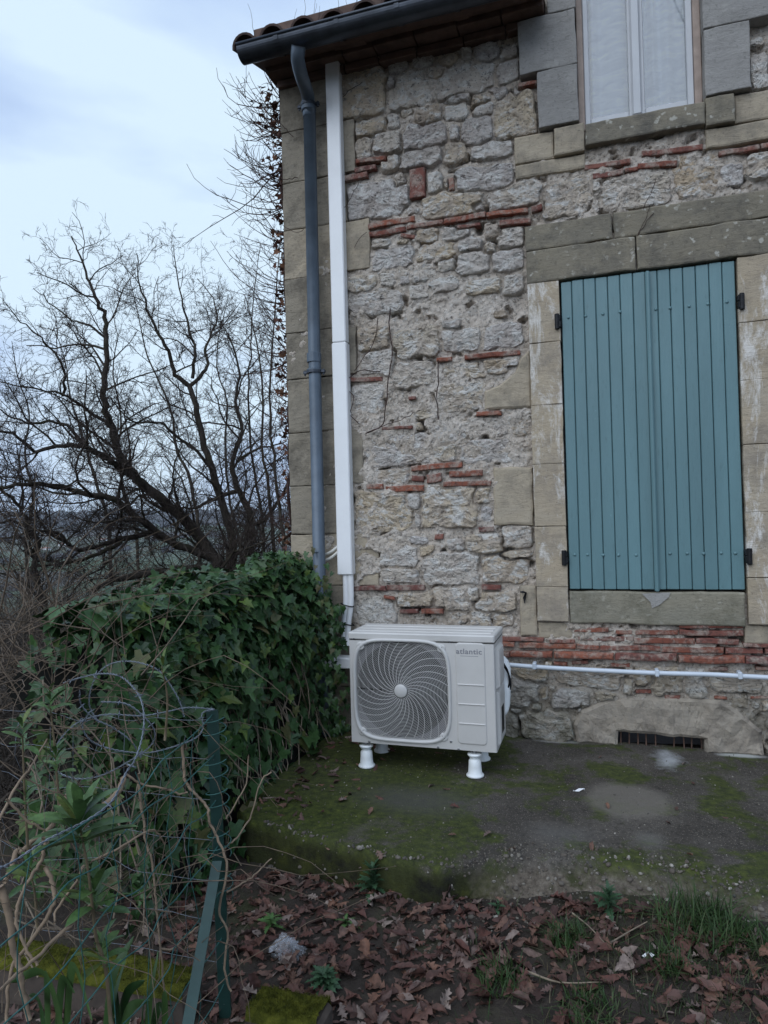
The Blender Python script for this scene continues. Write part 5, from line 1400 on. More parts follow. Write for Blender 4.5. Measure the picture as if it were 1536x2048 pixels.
twig([(1052, 1955, .02), (1120, 1975, .015), (1205, 1978, .02)], .0035, 'long curved twig lying across the leaves at the bottom')
twig([(1145, 1838, .02), (1180, 1870, .025), (1212, 1902, .02)], .003, 'straight twig slanting right below the gravelly edge')
twig([(1222, 1905, .03), (1260, 1885, .035), (1295, 1862, .03)], .003, 'short twig slanting left above the white scrap')
# ================================================================== IVY HEDGE AND THE TANGLE BY THE FENCE
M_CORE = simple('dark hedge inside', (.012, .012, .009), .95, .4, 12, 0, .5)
def m_ivy_(name, stops):
    s = Mt(name); r = s.rnd2(); c = s.ramp(r, stops)
    v = s.pos('object'); n = s.noise(7, 4, .6, v); c = s.mix(s.ramp(n, [(.4, .35), (.6, 0)]), c, (.008, .016, .008))
    return s.fin(c, s.ramp(s.rnd2(), [(0, .32), (1, .5)]), None, spec=.32)
M_IVY = m_ivy_('ivy leaf', [(0, (.017, .045, .016)), (.3, (.030, .075, .022)), (.6, (.050, .108, .030)), (.78, (.032, .074, .026)), (.86, (.075, .135, .045)), (.91, (.085, .07, .03)), (.95, (.075, .12, .022)), (1, (.10, .15, .03))])
# top line of the hedge, read along the plane x = -1.78
hx = -1.78; tops = []
for px, py in ((640, 1118), (600, 1112), (540, 1128), (470, 1132), (400, 1158), (320, 1182), (250, 1205), (180, 1236), (110, 1330), (60, 1480), (0, 1600)):
    r = ray(px, py); q = CAM + r * (hx / r[0]); tops.append((q[1], q[2]))
tops = np.array(tops[::-1]); 
HY0, HY1 = 2.22, D + .10
def hedge_top(y): return np.interp(y, tops[:, 0], tops[:, 1]) - .05
def hedge_face(y): return np.interp(y, [1.3, 1.9, 2.4, 3.0, 3.5, 4.2], [-1.62, -1.6, -1.56, -1.55, -1.56, -1.52])
hedge = thing('ivy_hedge', (-1.9, 3.0, -.2), 'dense dark green ivy mound between the house corner and the fence', 'ivy')
def hedge_pt(y, t, off=0.):
    """t 0..1 runs up the near face, over the top, to the far side; returns point and outward normal"""
    zt, xf = hedge_top(y), hedge_face(y); z0 = -.2; xb = -2.4
    a = np.clip(t / .5, 0, 1); b = np.clip((t - .5) / .5, 0, 1)
    lean = .22
    x1 = xf - lean * a ** 2.2 - .05 * np.sin(a * PI); z1 = z0 + (zt - z0 - .10) * a
    ang = b * PI * .8; cx_ = xf - lean; rx, rz = (cx_ - xb), .10
    x2 = cx_ - rx * (1 - np.cos(ang)) / 1.81; z2 = zt - .10 + rz * np.sin(ang) - .25 * b ** 2
    x = np.where(t < .5, x1, x2); z = np.where(t < .5, z1, z2)
    nx = np.where(t < .5, .95 - .4 * a ** 3, .55 - 1.1 * b); nz = np.where(t < .5, .15 + .6 * a ** 3, .8)
    lump = .11 * fbm(y * 3.2, t * 5, 0, 81, 3)
    L = np.hypot(nx, nz); nx, nz = nx / L, nz / L; o = lump + off
    return x + nx * o, z + nz * o, nx, nz
ys_ = np.linspace(HY0, HY1, 60); tsn = np.linspace(0, 1, 44)
YY, TT_ = np.meshgrid(ys_, tsn, indexing='ij'); x, z, _, _ = hedge_pt(YY, TT_, -.07)
V = np.stack([x, YY, z], -1); n, m = V.shape[:2]
i = np.arange(n - 1)[:, None] * m; j = np.arange(m - 1)[None, :]
Q = np.stack([i + j, i + j + 1, i + m + j + 1, i + m + j], -1).reshape(-1, 4)
fs = [tuple(q) for q in Q] + [tuple(range(m)), tuple(range((n - 1) * m, n * m))[::-1]]
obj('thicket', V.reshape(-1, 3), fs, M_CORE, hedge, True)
IVP = np.array([(0, 0), (.25, 0), (.55, 0), (1, 0), (-.18, .22), (-.05, .48), (.18, .34), (.42, .46), (.48, .22)])
def ivy_template(seed):
    rg = np.random.default_rng(seed); P = IVP + rg.normal(0, .025, IVP.shape) * (np.arange(9) > 3)[:, None]
    up = np.stack([P[:, 0] - .1, P[:, 1], .22 * np.abs(P[:, 1]) - .16 * P[:, 0] ** 2 + .02 * rg.normal(size=9)], -1)
    P2 = P[4:] * np.array([1, -1]) + rg.normal(0, .025, (5, 2)); dn = np.stack([P2[:, 0] - .1, P2[:, 1], .22 * np.abs(P2[:, 1]) - .16 * P2[:, 0] ** 2], -1)
    V = np.vstack([up, dn]); L = [(0, 1, 4), (1, 5, 4), (1, 6, 5), (1, 2, 6), (2, 7, 6), (2, 8, 7), (2, 3, 8)]
    Rr = [tuple((k if k < 4 else k + 5) for k in f[::-1]) for f in L]
    return V, np.array(L + Rr)
IT = [ivy_template(k) for k in range(4)]; IME = [mesh_np('leaf', v, f, True) for v, f in IT]
def ivy_frames(K, y0, y1, t0, t1, o0, o1):
    y = RNG.uniform(y0, y1, K); t = RNG.uniform(t0, t1, K); off = RNG.uniform(o0, o1, K)
    x, z, nx, nz = hedge_pt(y, t, off)
    N = np.stack([nx, -.15 + 0 * nx, nz + .35], -1) + RNG.normal(0, .48, (K, 3)); N /= np.linalg.norm(N, axis=1)[:, None]
    dn = np.stack([.25 + 0 * x, RNG.normal(0, .5, K) - .1, -1 + 0 * x], -1); T = dn - (dn * N).sum(1)[:, None] * N; T /= np.linalg.norm(T, axis=1)[:, None]
    B = np.cross(N, T); return np.stack([x, y, z], -1), np.stack([T, B, N], -1)
def ivy_stuff(K, y0, y1, t0, t1, o0, o1, s0, s1):
    C, R = ivy_frames(K, y0, y1, t0, t1, o0, o1); sc = RNG.uniform(s0, s1, K); Ms = np.zeros((K, 3, 4)); Ms[:, :, :3] = R * sc[:, None, None]; Ms[:, :, 3] = C; return Ms
MS = np.vstack([ivy_stuff(2500, 2.15, 3.93, .30, .8, -.05, .09, .032, .108), ivy_stuff(620, 2.1, 3.93, .14, .33, -.06, .05, .04, .08), ivy_stuff(260, 2.0, 3.93, .0, .16, -.05, .03, .035, .06), ivy_stuff(320, 2.1, 3.5, .36, .62, .04, .15, .035, .075),
                ivy_stuff(600, 3.3, 4.0, .38, .7, 0, .14, .028, .05)])
VV = []; FF = []; nv = 0
pick = RNG.integers(0, 4, len(MS))
for k in range(4):
    V, Fc = replicate(*IT[k], MS[pick == k]); VV.append(V); FF.append(Fc + nv); nv += len(V)
o = obj('foliage', np.vstack(VV), np.vstack(FF), M_IVY, hedge, False); o['kind'] = 'stuff'
C1, R1_ = ivy_frames(215, 2.05, 3.5, .30, .58, .05, .10); C2, R2_ = ivy_frames(80, 2.1, 3.4, .08, .3, .03, .07)
for C_, R__ in zip(np.vstack([C1, C2]), np.vstack([R1_, R2_])):
    sc = random.uniform(.065, .11); M = Matrix([[*(R__[r_] * sc), 0] for r_ in range(3)] + [[0, 0, 0, 1]])
    inst('leaf', random.choice(IME), M_IVY, C_, hedge, M)
K = 330; x = RNG.uniform(-2.2, -1.6, K); z = RNG.uniform(-.15, .85, K); y = 2.16 + RNG.normal(0, .05, K)      # the near end of the mound
N = np.stack([.3 + 0 * x, -1 + 0 * x, .4 + 0 * x], -1) + RNG.normal(0, .4, (K, 3)); N /= np.linalg.norm(N, axis=1)[:, None]
dn = np.stack([RNG.normal(0, .5, K), 0 * x, -1 + 0 * x], -1); T = dn - (dn * N).sum(1)[:, None] * N; T /= np.linalg.norm(T, axis=1)[:, None]
Ms = np.zeros((K, 3, 4)); Ms[:, :, :3] = np.stack([T, np.cross(N, T), N], -1) * RNG.uniform(.035, .09, K)[:, None, None]; Ms[:, :, 3] = np.stack([x, y, z], -1)
V, Fc = replicate(*IT[2], Ms); o = obj('end_foliage', V, Fc, M_IVY, hedge, False); o['kind'] = 'stuff'
# ivy climbing on the house corner beside the downpipe
K = 620; y = RNG.uniform(D - .27, D - .10, K); x = RNG.uniform(-1.80, -1.47, K); z = .93 - .95 * RNG.uniform(0, 1, K) ** 1.2 + .12 * RNG.normal(size=K) - .35 * np.clip(x + 1.66, 0, 1)
z = np.where(x > -1.53, np.minimum(z, .75), z)
N = np.stack([.2 + 0 * x, -1 + 0 * x, .45 + 0 * x], -1) + RNG.normal(0, .35, (K, 3)); N /= np.linalg.norm(N, axis=1)[:, None]
dn = np.stack([RNG.normal(0, .5, K), 0 * x, -1 + 0 * x], -1); T = dn - (dn * N).sum(1)[:, None] * N; T /= np.linalg.norm(T, axis=1)[:, None]
Ms = np.zeros((K, 3, 4)); Ms[:, :, :3] = np.stack([T, np.cross(N, T), N], -1) * RNG.uniform(.03, .055, K)[:, None, None]; Ms[:, :, 3] = np.stack([x, y, z], -1)
V, Fc = replicate(*IT[0], Ms); o = obj('wall_foliage', V, Fc, M_IVY, hedge, False); o['kind'] = 'stuff'
T_ = Tubes()
for k in range(60):
    y = random.uniform(1.6, 3.9); P = []
    for t in np.linspace(random.uniform(.0, .2), random.uniform(.3, .6), 8):
        a, b, _, _ = hedge_pt(np.array(y + .1 * math.sin(t * 9 + k)), np.array(t), random.uniform(-.02, .05)); P.append((float(a), y + .1 * math.sin(t * 9 + k), float(b)))
    T_.add(P, .003, 5)
o = T_.build('stem', M_TWIG, hedge)

# ---- fence: green angle post, strut, netting
M_GREEN = simple('green coated steel', (.012, .040, .034), .42, .25, 18, .1, .2)
M_GREENL = simple('faded green steel', (.022, .055, .050), .5, .2, 18, .1, .2)
M_WIREG = simple('green netting wire', (.025, .095, .085), .45, .2, 30)
M_WIRES = simple('galvanised wire', (.17, .19, .22), .45, .3, 40, .6)
pt_top = at(424, 1420, 2.02); pt_bot = on_z(452, 2075, -.24)
fence = thing('wire_fence', pt_bot, 'green metal fence post with strut and sagging wire netting', 'fence')
def L_bar(name, a, b, w_, th_, mat, parent, face=0.):
    a, b = np.asarray(a), np.asarray(b); d = (b - a) / np.linalg.norm(b - a); X_ = np.array([math.cos(face), math.sin(face), 0]); X_ -= d * (d @ X_); X_ /= np.linalg.norm(X_); Y_ = np.cross(d, X_)
    pr = [(0, 0), (w_, 0), (w_, th_), (th_, th_), (th_, w_), (0, w_)]
    V = [p + X_ * (u - w_ / 2) + Y_ * v_ for p in (a, b) for u, v_ in pr]
    Fc = [(i, (i + 1) % 6, 6 + (i + 1) % 6, 6 + i) for i in range(6)] + [(5, 4, 3, 0), (3, 2, 1, 0), (9, 10, 11, 6), (6, 7, 8, 9)]
    return obj(name, V, Fc, mat, parent)
L_bar('post', pt_bot, pt_top, .037, .004, M_GREEN, fence, .15)
L_bar('strut', at(370, 2080, 1.62), at(434, 1722, 1.96), .029, .004, M_GREENL, fence, .3)
def sag(a, b, s, n=10, jit=.006):
    a, b = np.asarray(a), np.asarray(b); t = np.linspace(0, 1, n)[:, None]; P = a * (1 - t) + b * t; P[:, 2] -= s * 4 * (t[:, 0] * (1 - t[:, 0])); P += RNG.normal(0, jit, P.shape) * np.sin(PI * t); return smooth_path(P, 3)
pd = pt_top - pt_bot
Tn = Tubes()
for f in np.linspace(.10, .97, 8):                      # panel running left behind the plants, parallel to the house
    a = pt_bot + pd * f; b = np.array([-2.5, a[1] + .12, a[2] - .03]); Tn.add(sag(a, b, .02, 14, .010), .0009, 4)
for xx in np.arange(-2.4, pt_bot[0] - .05, .105):
    P = [(xx + random.gauss(0, .01), pt_bot[1] + .05 + random.gauss(0, .012), zq_) for zq_ in np.linspace(-.2, .62, 9)]; Tn.add(smooth_path(P, 2), .0009, 4)
Tn.build('netting', M_WIRES, fence)
Tn = Tubes(); endb = at(-60, 1800, 1.12)
for f in (.985, .86, .72, .58, .44, .30, .16):          # panel coming towards the camera
    a = pt_bot + pd * f; b = np.array([endb[0], endb[1], endb[2] - (.985 - f) * np.linalg.norm(pd)]); Tn.add(sag(a, b, random.uniform(-.01, .03), 12, .008), .0017, 5)
for k in range(1, 7):
    t = k / 7; a = pt_bot + pd * .985; P0 = a * (1 - t) + endb * t; P = [P0 - np.array([random.gauss(0, .008), random.gauss(0, .008), s_]) for s_ in np.linspace(0, .85, 9)]; Tn.add(smooth_path(P, 2), .0011, 4)
Tn.build('netting', M_WIREG, fence)
for f in (.93, .80, .71, .58, .45):                     # tie wires wound round the post
    c = pt_bot + pd * f; P = [c + np.array([.034 * math.cos(t), .034 * math.sin(t) + .01, .006 * t - .03]) for t in np.linspace(0, 4 * PI, 30)]; tube('tie_wire', P, .0016, M_WIREG, fence, 5)

# ---- barbed wire coil
bw = thing('barbed_wire', at(300, 1500, 1.95), 'tangled coil of bluish barbed wire hooked over the green fence post', 'barbed wire')
def zb(pts, dz): return [at(a / 2.133, 1080 + b / 2.133, d) for (a, b), d in zip(pts, np.linspace(*dz, len(pts)))]
WR = [zb([(910, 722), (800, 715), (700, 735), (600, 750), (450, 745), (330, 780), (250, 860), (230, 930), (250, 990), (330, 1018), (430, 1005), (540, 950), (640, 880), (660, 820), (620, 760), (540, 700), (430, 690)], (2.0, 1.84)),
      zb([(270, 610), (330, 590), (430, 570), (510, 580), (570, 630), (605, 690), (615, 780), (600, 870), (570, 950), (540, 990), (480, 1110), (380, 1190), (200, 1280), (60, 1370), (-40, 1420)], (1.95, 1.3)),
      zb([(785, 755), (770, 700), (740, 640), (680, 560), (600, 525), (520, 518), (450, 540), (400, 600), (380, 700), (420, 780)], (2.0, 2.05)),
      zb([(915, 722), (862, 740), (866, 800), (840, 840), (770, 872), (650, 905), (550, 905), (450, 885), (380, 850), (350, 790), (380, 740)], (2.0, 1.9)),
      zb([(340, 640), (345, 700), (400, 760), (480, 800), (560, 860), (600, 930)], (1.9, 1.95))]
for P in WR:
    P = smooth_path(P, 10); T_ = Tubes(); L = np.concatenate([[0], np.cumsum(np.linalg.norm(np.diff(P, axis=0), axis=1))])
    n = int(L[-1] / .004); s_ = np.linspace(0, L[-1], n); Q = np.stack([np.interp(s_, L, P[:, k]) for k in range(3)], -1)
    Tn_ = np.gradient(Q, axis=0); Tn_ /= np.linalg.norm(Tn_, axis=1)[:, None]; A_ = np.cross(Tn_, [0.3, 1, .1]); A_ /= np.linalg.norm(A_, axis=1)[:, None]; B_ = np.cross(Tn_, A_)
    for ph in (0, PI):
        an = s_ / .028 * 2 * PI + ph; T_.add(Q + .0016 * (np.cos(an)[:, None] * A_ + np.sin(an)[:, None] * B_), .0013, 4)
    T_.build('strand', M_WIRES, bw)
    for k in np.arange(.05, L[-1], .11):
        T_ = Tubes()
        c = np.array([np.interp(k, L, P[:, q]) for q in range(3)]); i_ = min(n - 1, int(k / .004)); 
        for _ in range(2):
            d = RNG.normal(size=3); d -= Tn_[i_] * (d @ Tn_[i_]); d /= np.linalg.norm(d); T_.add([c - d * .012, c - d * .004, c + d * .004, c + d * .012], [.0004, .0016, .0016, .0004], 4)
        T_.build('barb', M_WIRES, bw)

# ---- dead climbing stems hanging in the netting: each one its own thing
M_VINE = simple('dead vine stem', (.23, .165, .11), .8, .3, 30, 0, .4)
def zv(pts): return [(a / 2.743, 1500 + b / 2.743) for a, b in pts]
VI = [([(1000, -40), (1010, 100), (1020, 180), (1080, 250), (1120, 290), (1140, 330), (1150, 400), (1190, 480), (1230, 570), (1240, 700), (1200, 880), (1250, 1000), (1230, 1200), (1270, 1330)], 1.98, 1.9, .0042, 'long dead vine winding down the green post'),
      ([(760, 130), (770, 280), (790, 400), (800, 500), (830, 600), (850, 760), (860, 880), (870, 1000), (880, 1090), (900, 1300), (920, 1480)], 1.95, 1.85, .0036, 'dead vine hanging straight down the middle of the netting'),
      ([(680, 150), (650, 230), (590, 290), (520, 350), (430, 440), (330, 480), (230, 470), (150, 540), (90, 560), (60, 650), (20, 730)], 1.82, 1.62, .0085, 'thick pale cut branch leaning through the netting at left'),
      ([(385, 225), (330, 330), (270, 430), (170, 510), (110, 560)], 1.72, 1.66, .0072, 'thick cut stem forking upward from the pale branch'),
      ([(240, 480), (240, 570), (200, 650), (150, 730), (100, 850), (90, 950), (140, 1080), (200, 1190)], 1.45, 1.4, .0042, 'looping dead vine under the pale branch'),
      ([(0, 750), (30, 840), (60, 960), (70, 1080), (110, 1200), (120, 1300), (160, 1480)], 1.5, 1.5, .0085, 'thick twisted stem at the left margin near the bottom'),
      ([(250, 640), (290, 740), (300, 820), (250, 930), (150, 1070), (60, 1210), (40, 1500)], 1.6, 1.5, .0055, 'curving stem crossing the lower left tangle'),
      ([(490, 860), (350, 990), (200, 1140), (60, 1260), (-20, 1340)], 1.55, 1.25, .0045, 'straight dead stem rising to the right in the lower left'),
      ([(460, 630), (420, 720), (310, 880), (300, 950)], 1.6, 1.5, .0036, 'short slanting stem below the leafy shoot'),
      ([(500, 610), (650, 540), (780, 460), (840, 440), (880, 480), (905, 515)], 1.75, 1.9, .0030, 'thin stem arching right from the leafy shoot'),
      ([(880, 1090), (950, 1090), (1010, 1030), (1090, 970), (1150, 930)], 1.85, 1.9, .0030, 'thin stem curving up to the strut'),
      ([(690, 130), (780, 190), (900, 210), (980, 240), (1030, 230)], 1.9, 1.95, .0032, 'thin dead stem sagging under the barbed wire'),
      ([(1240, 380), (1300, 280), (1350, 180), (1365, 30)], 2.1, 2.2, .0026, 'upright dry shoot just right of the post'),
      ([(1230, 540), (1300, 480), (1380, 350), (1430, 180), (1490, 120)], 2.05, 2.2, .0030, 'dry shoot arching right from the post over the slab'),
      ([(1250, 780), (1350, 720), (1420, 660), (1490, 595)], 2.0, 2.1, .0028, 'straight dry shoot slanting right above the leaf bed'),
      ([(40, 270), (130, 370), (220, 430), (300, 470)], 1.5, 1.55, .003, 'thin stem slanting down to the fork of the pale branch'),
      ([(0, 380), (90, 200), (170, 90), (260, -60)], 1.5, 1.7, .0034, 'thin pale stem rising across the upper left tangle')]
for pts, d0, d1, r, lab in VI:
    q = zv(pts); P = [at(a, b, d) for (a, b), d in zip(q, np.linspace(d0, d1, len(q)))]; P = smooth_path(P, 5); P += RNG.normal(0, .0012, P.shape)
    tag(tube('dead_vine', P, np.linspace(r, r * .7, len(P)), M_VINE, None, 8), lab, 'vine', 'dead stems in the fence')

# ---- fine dead tangle that nobody could count
M_TANG = simple('dead tangle', (.11, .078, .052), .85, .5, 22, 0, .3)
T_ = Tubes()
def tangle(K, pxr, pyr, dr, L0, L1, r0, r1, up=.4, cur=.5):
    for _ in range(K):
        p = at(random.uniform(*pxr), random.uniform(*pyr), random.uniform(*dr)); d = RNG.normal(size=3); d[2] = abs(d[2]) * up + up; d /= np.linalg.norm(d); L = random.uniform(L0, L1); P = [p]; k = 7
        if p[2] < ground_z(p[0], p[1]) - .05: continue
        for q in range(k):
            d = d + RNG.normal(0, cur * .35, 3) + np.array([0, 0, -.06 * q * up]); d /= np.linalg.norm(d); P.append(P[-1] + d * L / k)
        T_.add(P, np.linspace(random.uniform(r0, r1), r0 * .6, k + 1), 4)
tangle(190, (-80, 170), (1200, 1480), (2.2, 4.0), .4, 1.1, .0012, .0035)
tangle(80, (-60, 330), (1250, 1750), (1.6, 2.3), .25, .7, .0008, .0022)
tangle(55, (-60, 420), (1700, 2050), (1.5, 2.0), .2, .6, .0008, .002)
tangle(40, (120, 420), (1500, 1950), (1.8, 2.1), .15, .5, .0007, .0016, .2, .9)
tag(T_.build('dead_stems', M_TANG, None), 'fine dead stems and runners tangled along the fence at the left', 'dead stems', kind='stuff')

# ---- leafy shoots
M_LANCE = m_ivy_('lance leaf', [(0, (.055, .105, .040)), (.5, (.075, .14, .044)), (.85, (.09, .155, .045)), (1, (.12, .15, .035))])
def lance(n=8, w_=.17, droop=.35):
    t = np.linspace(0, 1, n); V = []
    for k in range(n):
        wd_ = w_ * math.sin(PI * min(1, t[k] * .92 + .06)) ** .8 * (.55 + .75 * t[k]) if k < n - 1 else .004
        for sd in (-1, 0, 1): V.append((t[k], sd * wd_, .25 * t[k] - droop * t[k] ** 2 + .35 * abs(sd) * wd_))
    return mesh_np('leaf', V, [(k * 3 + j, k * 3 + j + 1, k * 3 + j + 4, k * 3 + j + 3) for k in range(n - 1) for j in (0, 1)], True)
LAN = [lance(8, .15, .3), lance(8, .18, .5), lance(8, .16, .12)]
M_STEM = simple('leafy shoot stem', (.16, .12, .07), .7, .2, 30)
def shoot(stem_px, whorls, label, d0, d1, r=.004):
    P = [at(a, b, d) for (a, b), d in zip(stem_px, np.linspace(d0, d1, len(stem_px)))]; s_ = thing('leafy_shrub', P[0], label, 'shrub', 'leafy shoots behind the netting')
    tube('stem', smooth_path(P, 4), np.linspace(r * 1.3, r * .6, 4 * (len(P) - 1) + 1), M_STEM, s_, 8)
    for px, py, d, nl, L in whorls:
        c = at(px, py, d)
        for k in range(nl):
            f = k / nl; M = Matrix.Rotation(k * 2.4 + random.uniform(-.2, .2), 4, 'Z') @ Matrix.Rotation(-(.05 + 1.1 * f ** 1.3) + random.uniform(-.15, .15), 4, 'Y') @ Matrix.Rotation(random.uniform(-.3, .3), 4, 'X')
            sc = L * random.uniform(.75, 1.1) * (1 - .35 * f); inst('leaf', random.choice(LAN), M_LANCE, c + np.array([0, 0, -.035 + .06 * f]), s_, M @ Matrix.Diagonal((sc, sc, sc, 1)))
def z2(a, b): return (a / 2.743, 1500 + b / 2.743)
shoot([z2(610, 1520), z2(580, 1200), z2(530, 1040), z2(510, 880), z2(480, 640), z2(440, 430)], [(*z2(430, 430), 1.50, 24, .135), (*z2(520, 800), 1.55, 16, .10), (*z2(555, 1110), 1.6, 13, .085)], 'leafy shoot with three whorls of long green leaves behind the netting', 1.62, 1.50)
shoot([(330, 1480), (335, 1400), (326, 1345)], [(326, 1342, 1.9, 12, .07)], 'small leafy shoot inside the loop of barbed wire', 1.95, 1.9, .003)
shoot([(120, 1640), (110, 1500), (100, 1410)], [(100, 1405, 1.75, 14, .07), (112, 1520, 1.76, 12, .07)], 'dull leafy shoot at the left among the dead stems', 1.8, 1.75, .003)
shoot([(60, 1760), (50, 1600), (45, 1470)], [(45, 1465, 1.6, 12, .06), (52, 1600, 1.62, 10, .06)], 'dull leafy shoot at the left margin above the pale branch', 1.65, 1.6, .003)
shoot([(75, 1860), (70, 1790), (60, 1740)], [(62, 1745, 1.6, 12, .07)], 'low leafy shoot at the left margin beneath the pale branch', 1.62, 1.6, .003)
# ---- strap leaved plants
M_STRAP = m_ivy_('strap leaf', [(0, (.020, .052, .016)), (.5, (.032, .075, .02)), (1, (.05, .10, .026))])
def strap_plant(px, py, dist, leaves, label):
    b0_ = at(px, py, dist); b0_[2] = max(b0_[2], float(ground_z(b0_[0], b0_[1]))); s_ = thing('strap_leaf_plant', b0_, label, 'plant', 'strap leaved plants at the bottom left')
    for (tx_, ty, bend) in leaves:
        tip = at(tx_, ty, dist + random.uniform(-.08, .08)); base = b0_ + np.array([random.uniform(-.05, .05), random.uniform(-.04, .04), 0]); midp = (base + tip) / 2 + np.array([0, 0, bend]) + (tip - base) * np.array([-.15, -.15, .1])
        P = smooth_path([base, midp, tip], 7); n = len(P); T = np.gradient(P, axis=0); sd = np.cross(T, np.array([.3, 1, .2])); sd /= np.linalg.norm(sd, axis=1)[:, None]
        w_ = .0125 * np.sin(np.clip(np.linspace(.25, 1, n), 0, 1) * PI) ** .6 + .0008; up = np.cross(sd, T); up /= np.linalg.norm(up, axis=1)[:, None]
        V = np.stack([P - sd * w_[:, None], P - up * .003, P + sd * w_[:, None]], 1).reshape(-1, 3)
        obj('leaf', V, [(k * 3 + j, k * 3 + j + 1, k * 3 + j + 4, k * 3 + j + 3) for k in range(n - 1) for j in (0, 1)], M_STRAP, s_, True)
strap_plant(240, 2075, 1.72, [(268, 1872, .02), (255, 1905, .0), (225, 1960, .03), (290, 1960, .01), (300, 2000, .02)], 'upright strap leaved clump left of the strut')
strap_plant(315, 2080, 1.75, [(317, 1902, .0), (330, 1980, .02), (290, 1990, .0), (345, 2010, .03)], 'narrow upright strap leaves beside the strut')
strap_plant(110, 2090, 1.55, [(95, 1972, .06), (185, 2040, .12), (60, 1990, .05), (20, 1965, .08), (150, 1985, .06)], 'arching strap leaved clump at the bottom left corner')

# ---- mossy timber edging
M_TIMB = simple('wet dark timber', (.06, .045, .035), .8, .4, 20, 0, .6)
def m_moss_():
    s = Mt('bright moss'); n = s.noise(26, 5, .7); c = s.ramp(n, [(.3, (.025, .030, .006)), (.5, (.075, .080, .012)), (.7, (.14, .14, .022))]); return s.fin(c, .95, s.bump(s.noise(120, 4, .7), 1., .01), spec=.1)
M_MOSS = m_moss_()
def timber(p0, p1, w_, h_, label, light=None):
    a = on_z(*p0, -.09); b = on_z(*p1, -.09); L = np.linalg.norm((b - a)[:2]); an = math.atan2(b[1] - a[1], b[0] - a[0]); c, s_ = math.cos(an), math.sin(an)
    t_ = thing('timber_edging', (*((a + b) / 2)[:2], -.22), label, 'timber', 'mossy timber edging')
    def wp(V): V = np.asarray(V); return np.stack([a[0] + V[:, 0] * c - V[:, 1] * s_, a[1] + V[:, 0] * s_ + V[:, 1] * c, V[:, 2]], -1)
    V, Fc = box_arrays(0, L, 0, w_, -.26, -.09, .012); obj('timber', wp(V), Fc, M_TIMB, t_)
    nx, ny = 70, 16; U, Vv = np.meshgrid(np.linspace(.01, L - .01, nx), np.linspace(-.008, w_ + .005, ny), indexing='ij')
    hgt = -.086 + .026 * np.clip(fbm(U * 9, Vv * 12, 0, 33 + int(L * 10), 4) + .25, -.1, 1) * np.sin(PI * np.clip((Vv + .008) / (w_ + .013), .0, 1)) ** .4 - .03 * (np.abs((Vv + .008) / (w_ + .013) - .5) > .49)
    V = wp(np.stack([U, Vv, hgt], -1).reshape(-1, 3)); i = np.arange(nx - 1)[:, None] * ny; j = np.arange(ny - 1)[None, :]
    mo = obj('moss', V, np.stack([i + j, i + ny + j, i + ny + j + 1, i + j + 1], -1).reshape(-1, 4), M_MOSS, t_, True); mo['kind'] = 'stuff'
    K = 3000; k = RNG.integers(0, len(V), K); ok = hgt.reshape(-1)[k] > -.092; B0 = V[k][ok] + RNG.normal(0, .003, (ok.sum(), 3)) * np.array([1, 1, 0]); d = RNG.normal(0, .5, (len(B0), 3)); d[:, 2] = 1
    tipv = B0 + d * .006; sd = np.stack([d[:, 1], -d[:, 0], 0 * d[:, 0]], -1); sd /= np.linalg.norm(sd, axis=1)[:, None] + 1e-6
    Vt = np.stack([B0 - sd * .001, B0 + sd * .001, tipv], 1).reshape(-1, 3); mo = obj('moss_tips', Vt, np.arange(len(Vt)).reshape(-1, 3), M_MOSS, t_, False); mo['kind'] = 'stuff'
timber((-20, 1915), (372, 1985), .10, .17, 'long moss covered timber edging behind the netting at the left')
timber((486, 2018), (640, 2052), .10, .17, 'short moss covered timber end right of the green post at the bottom')
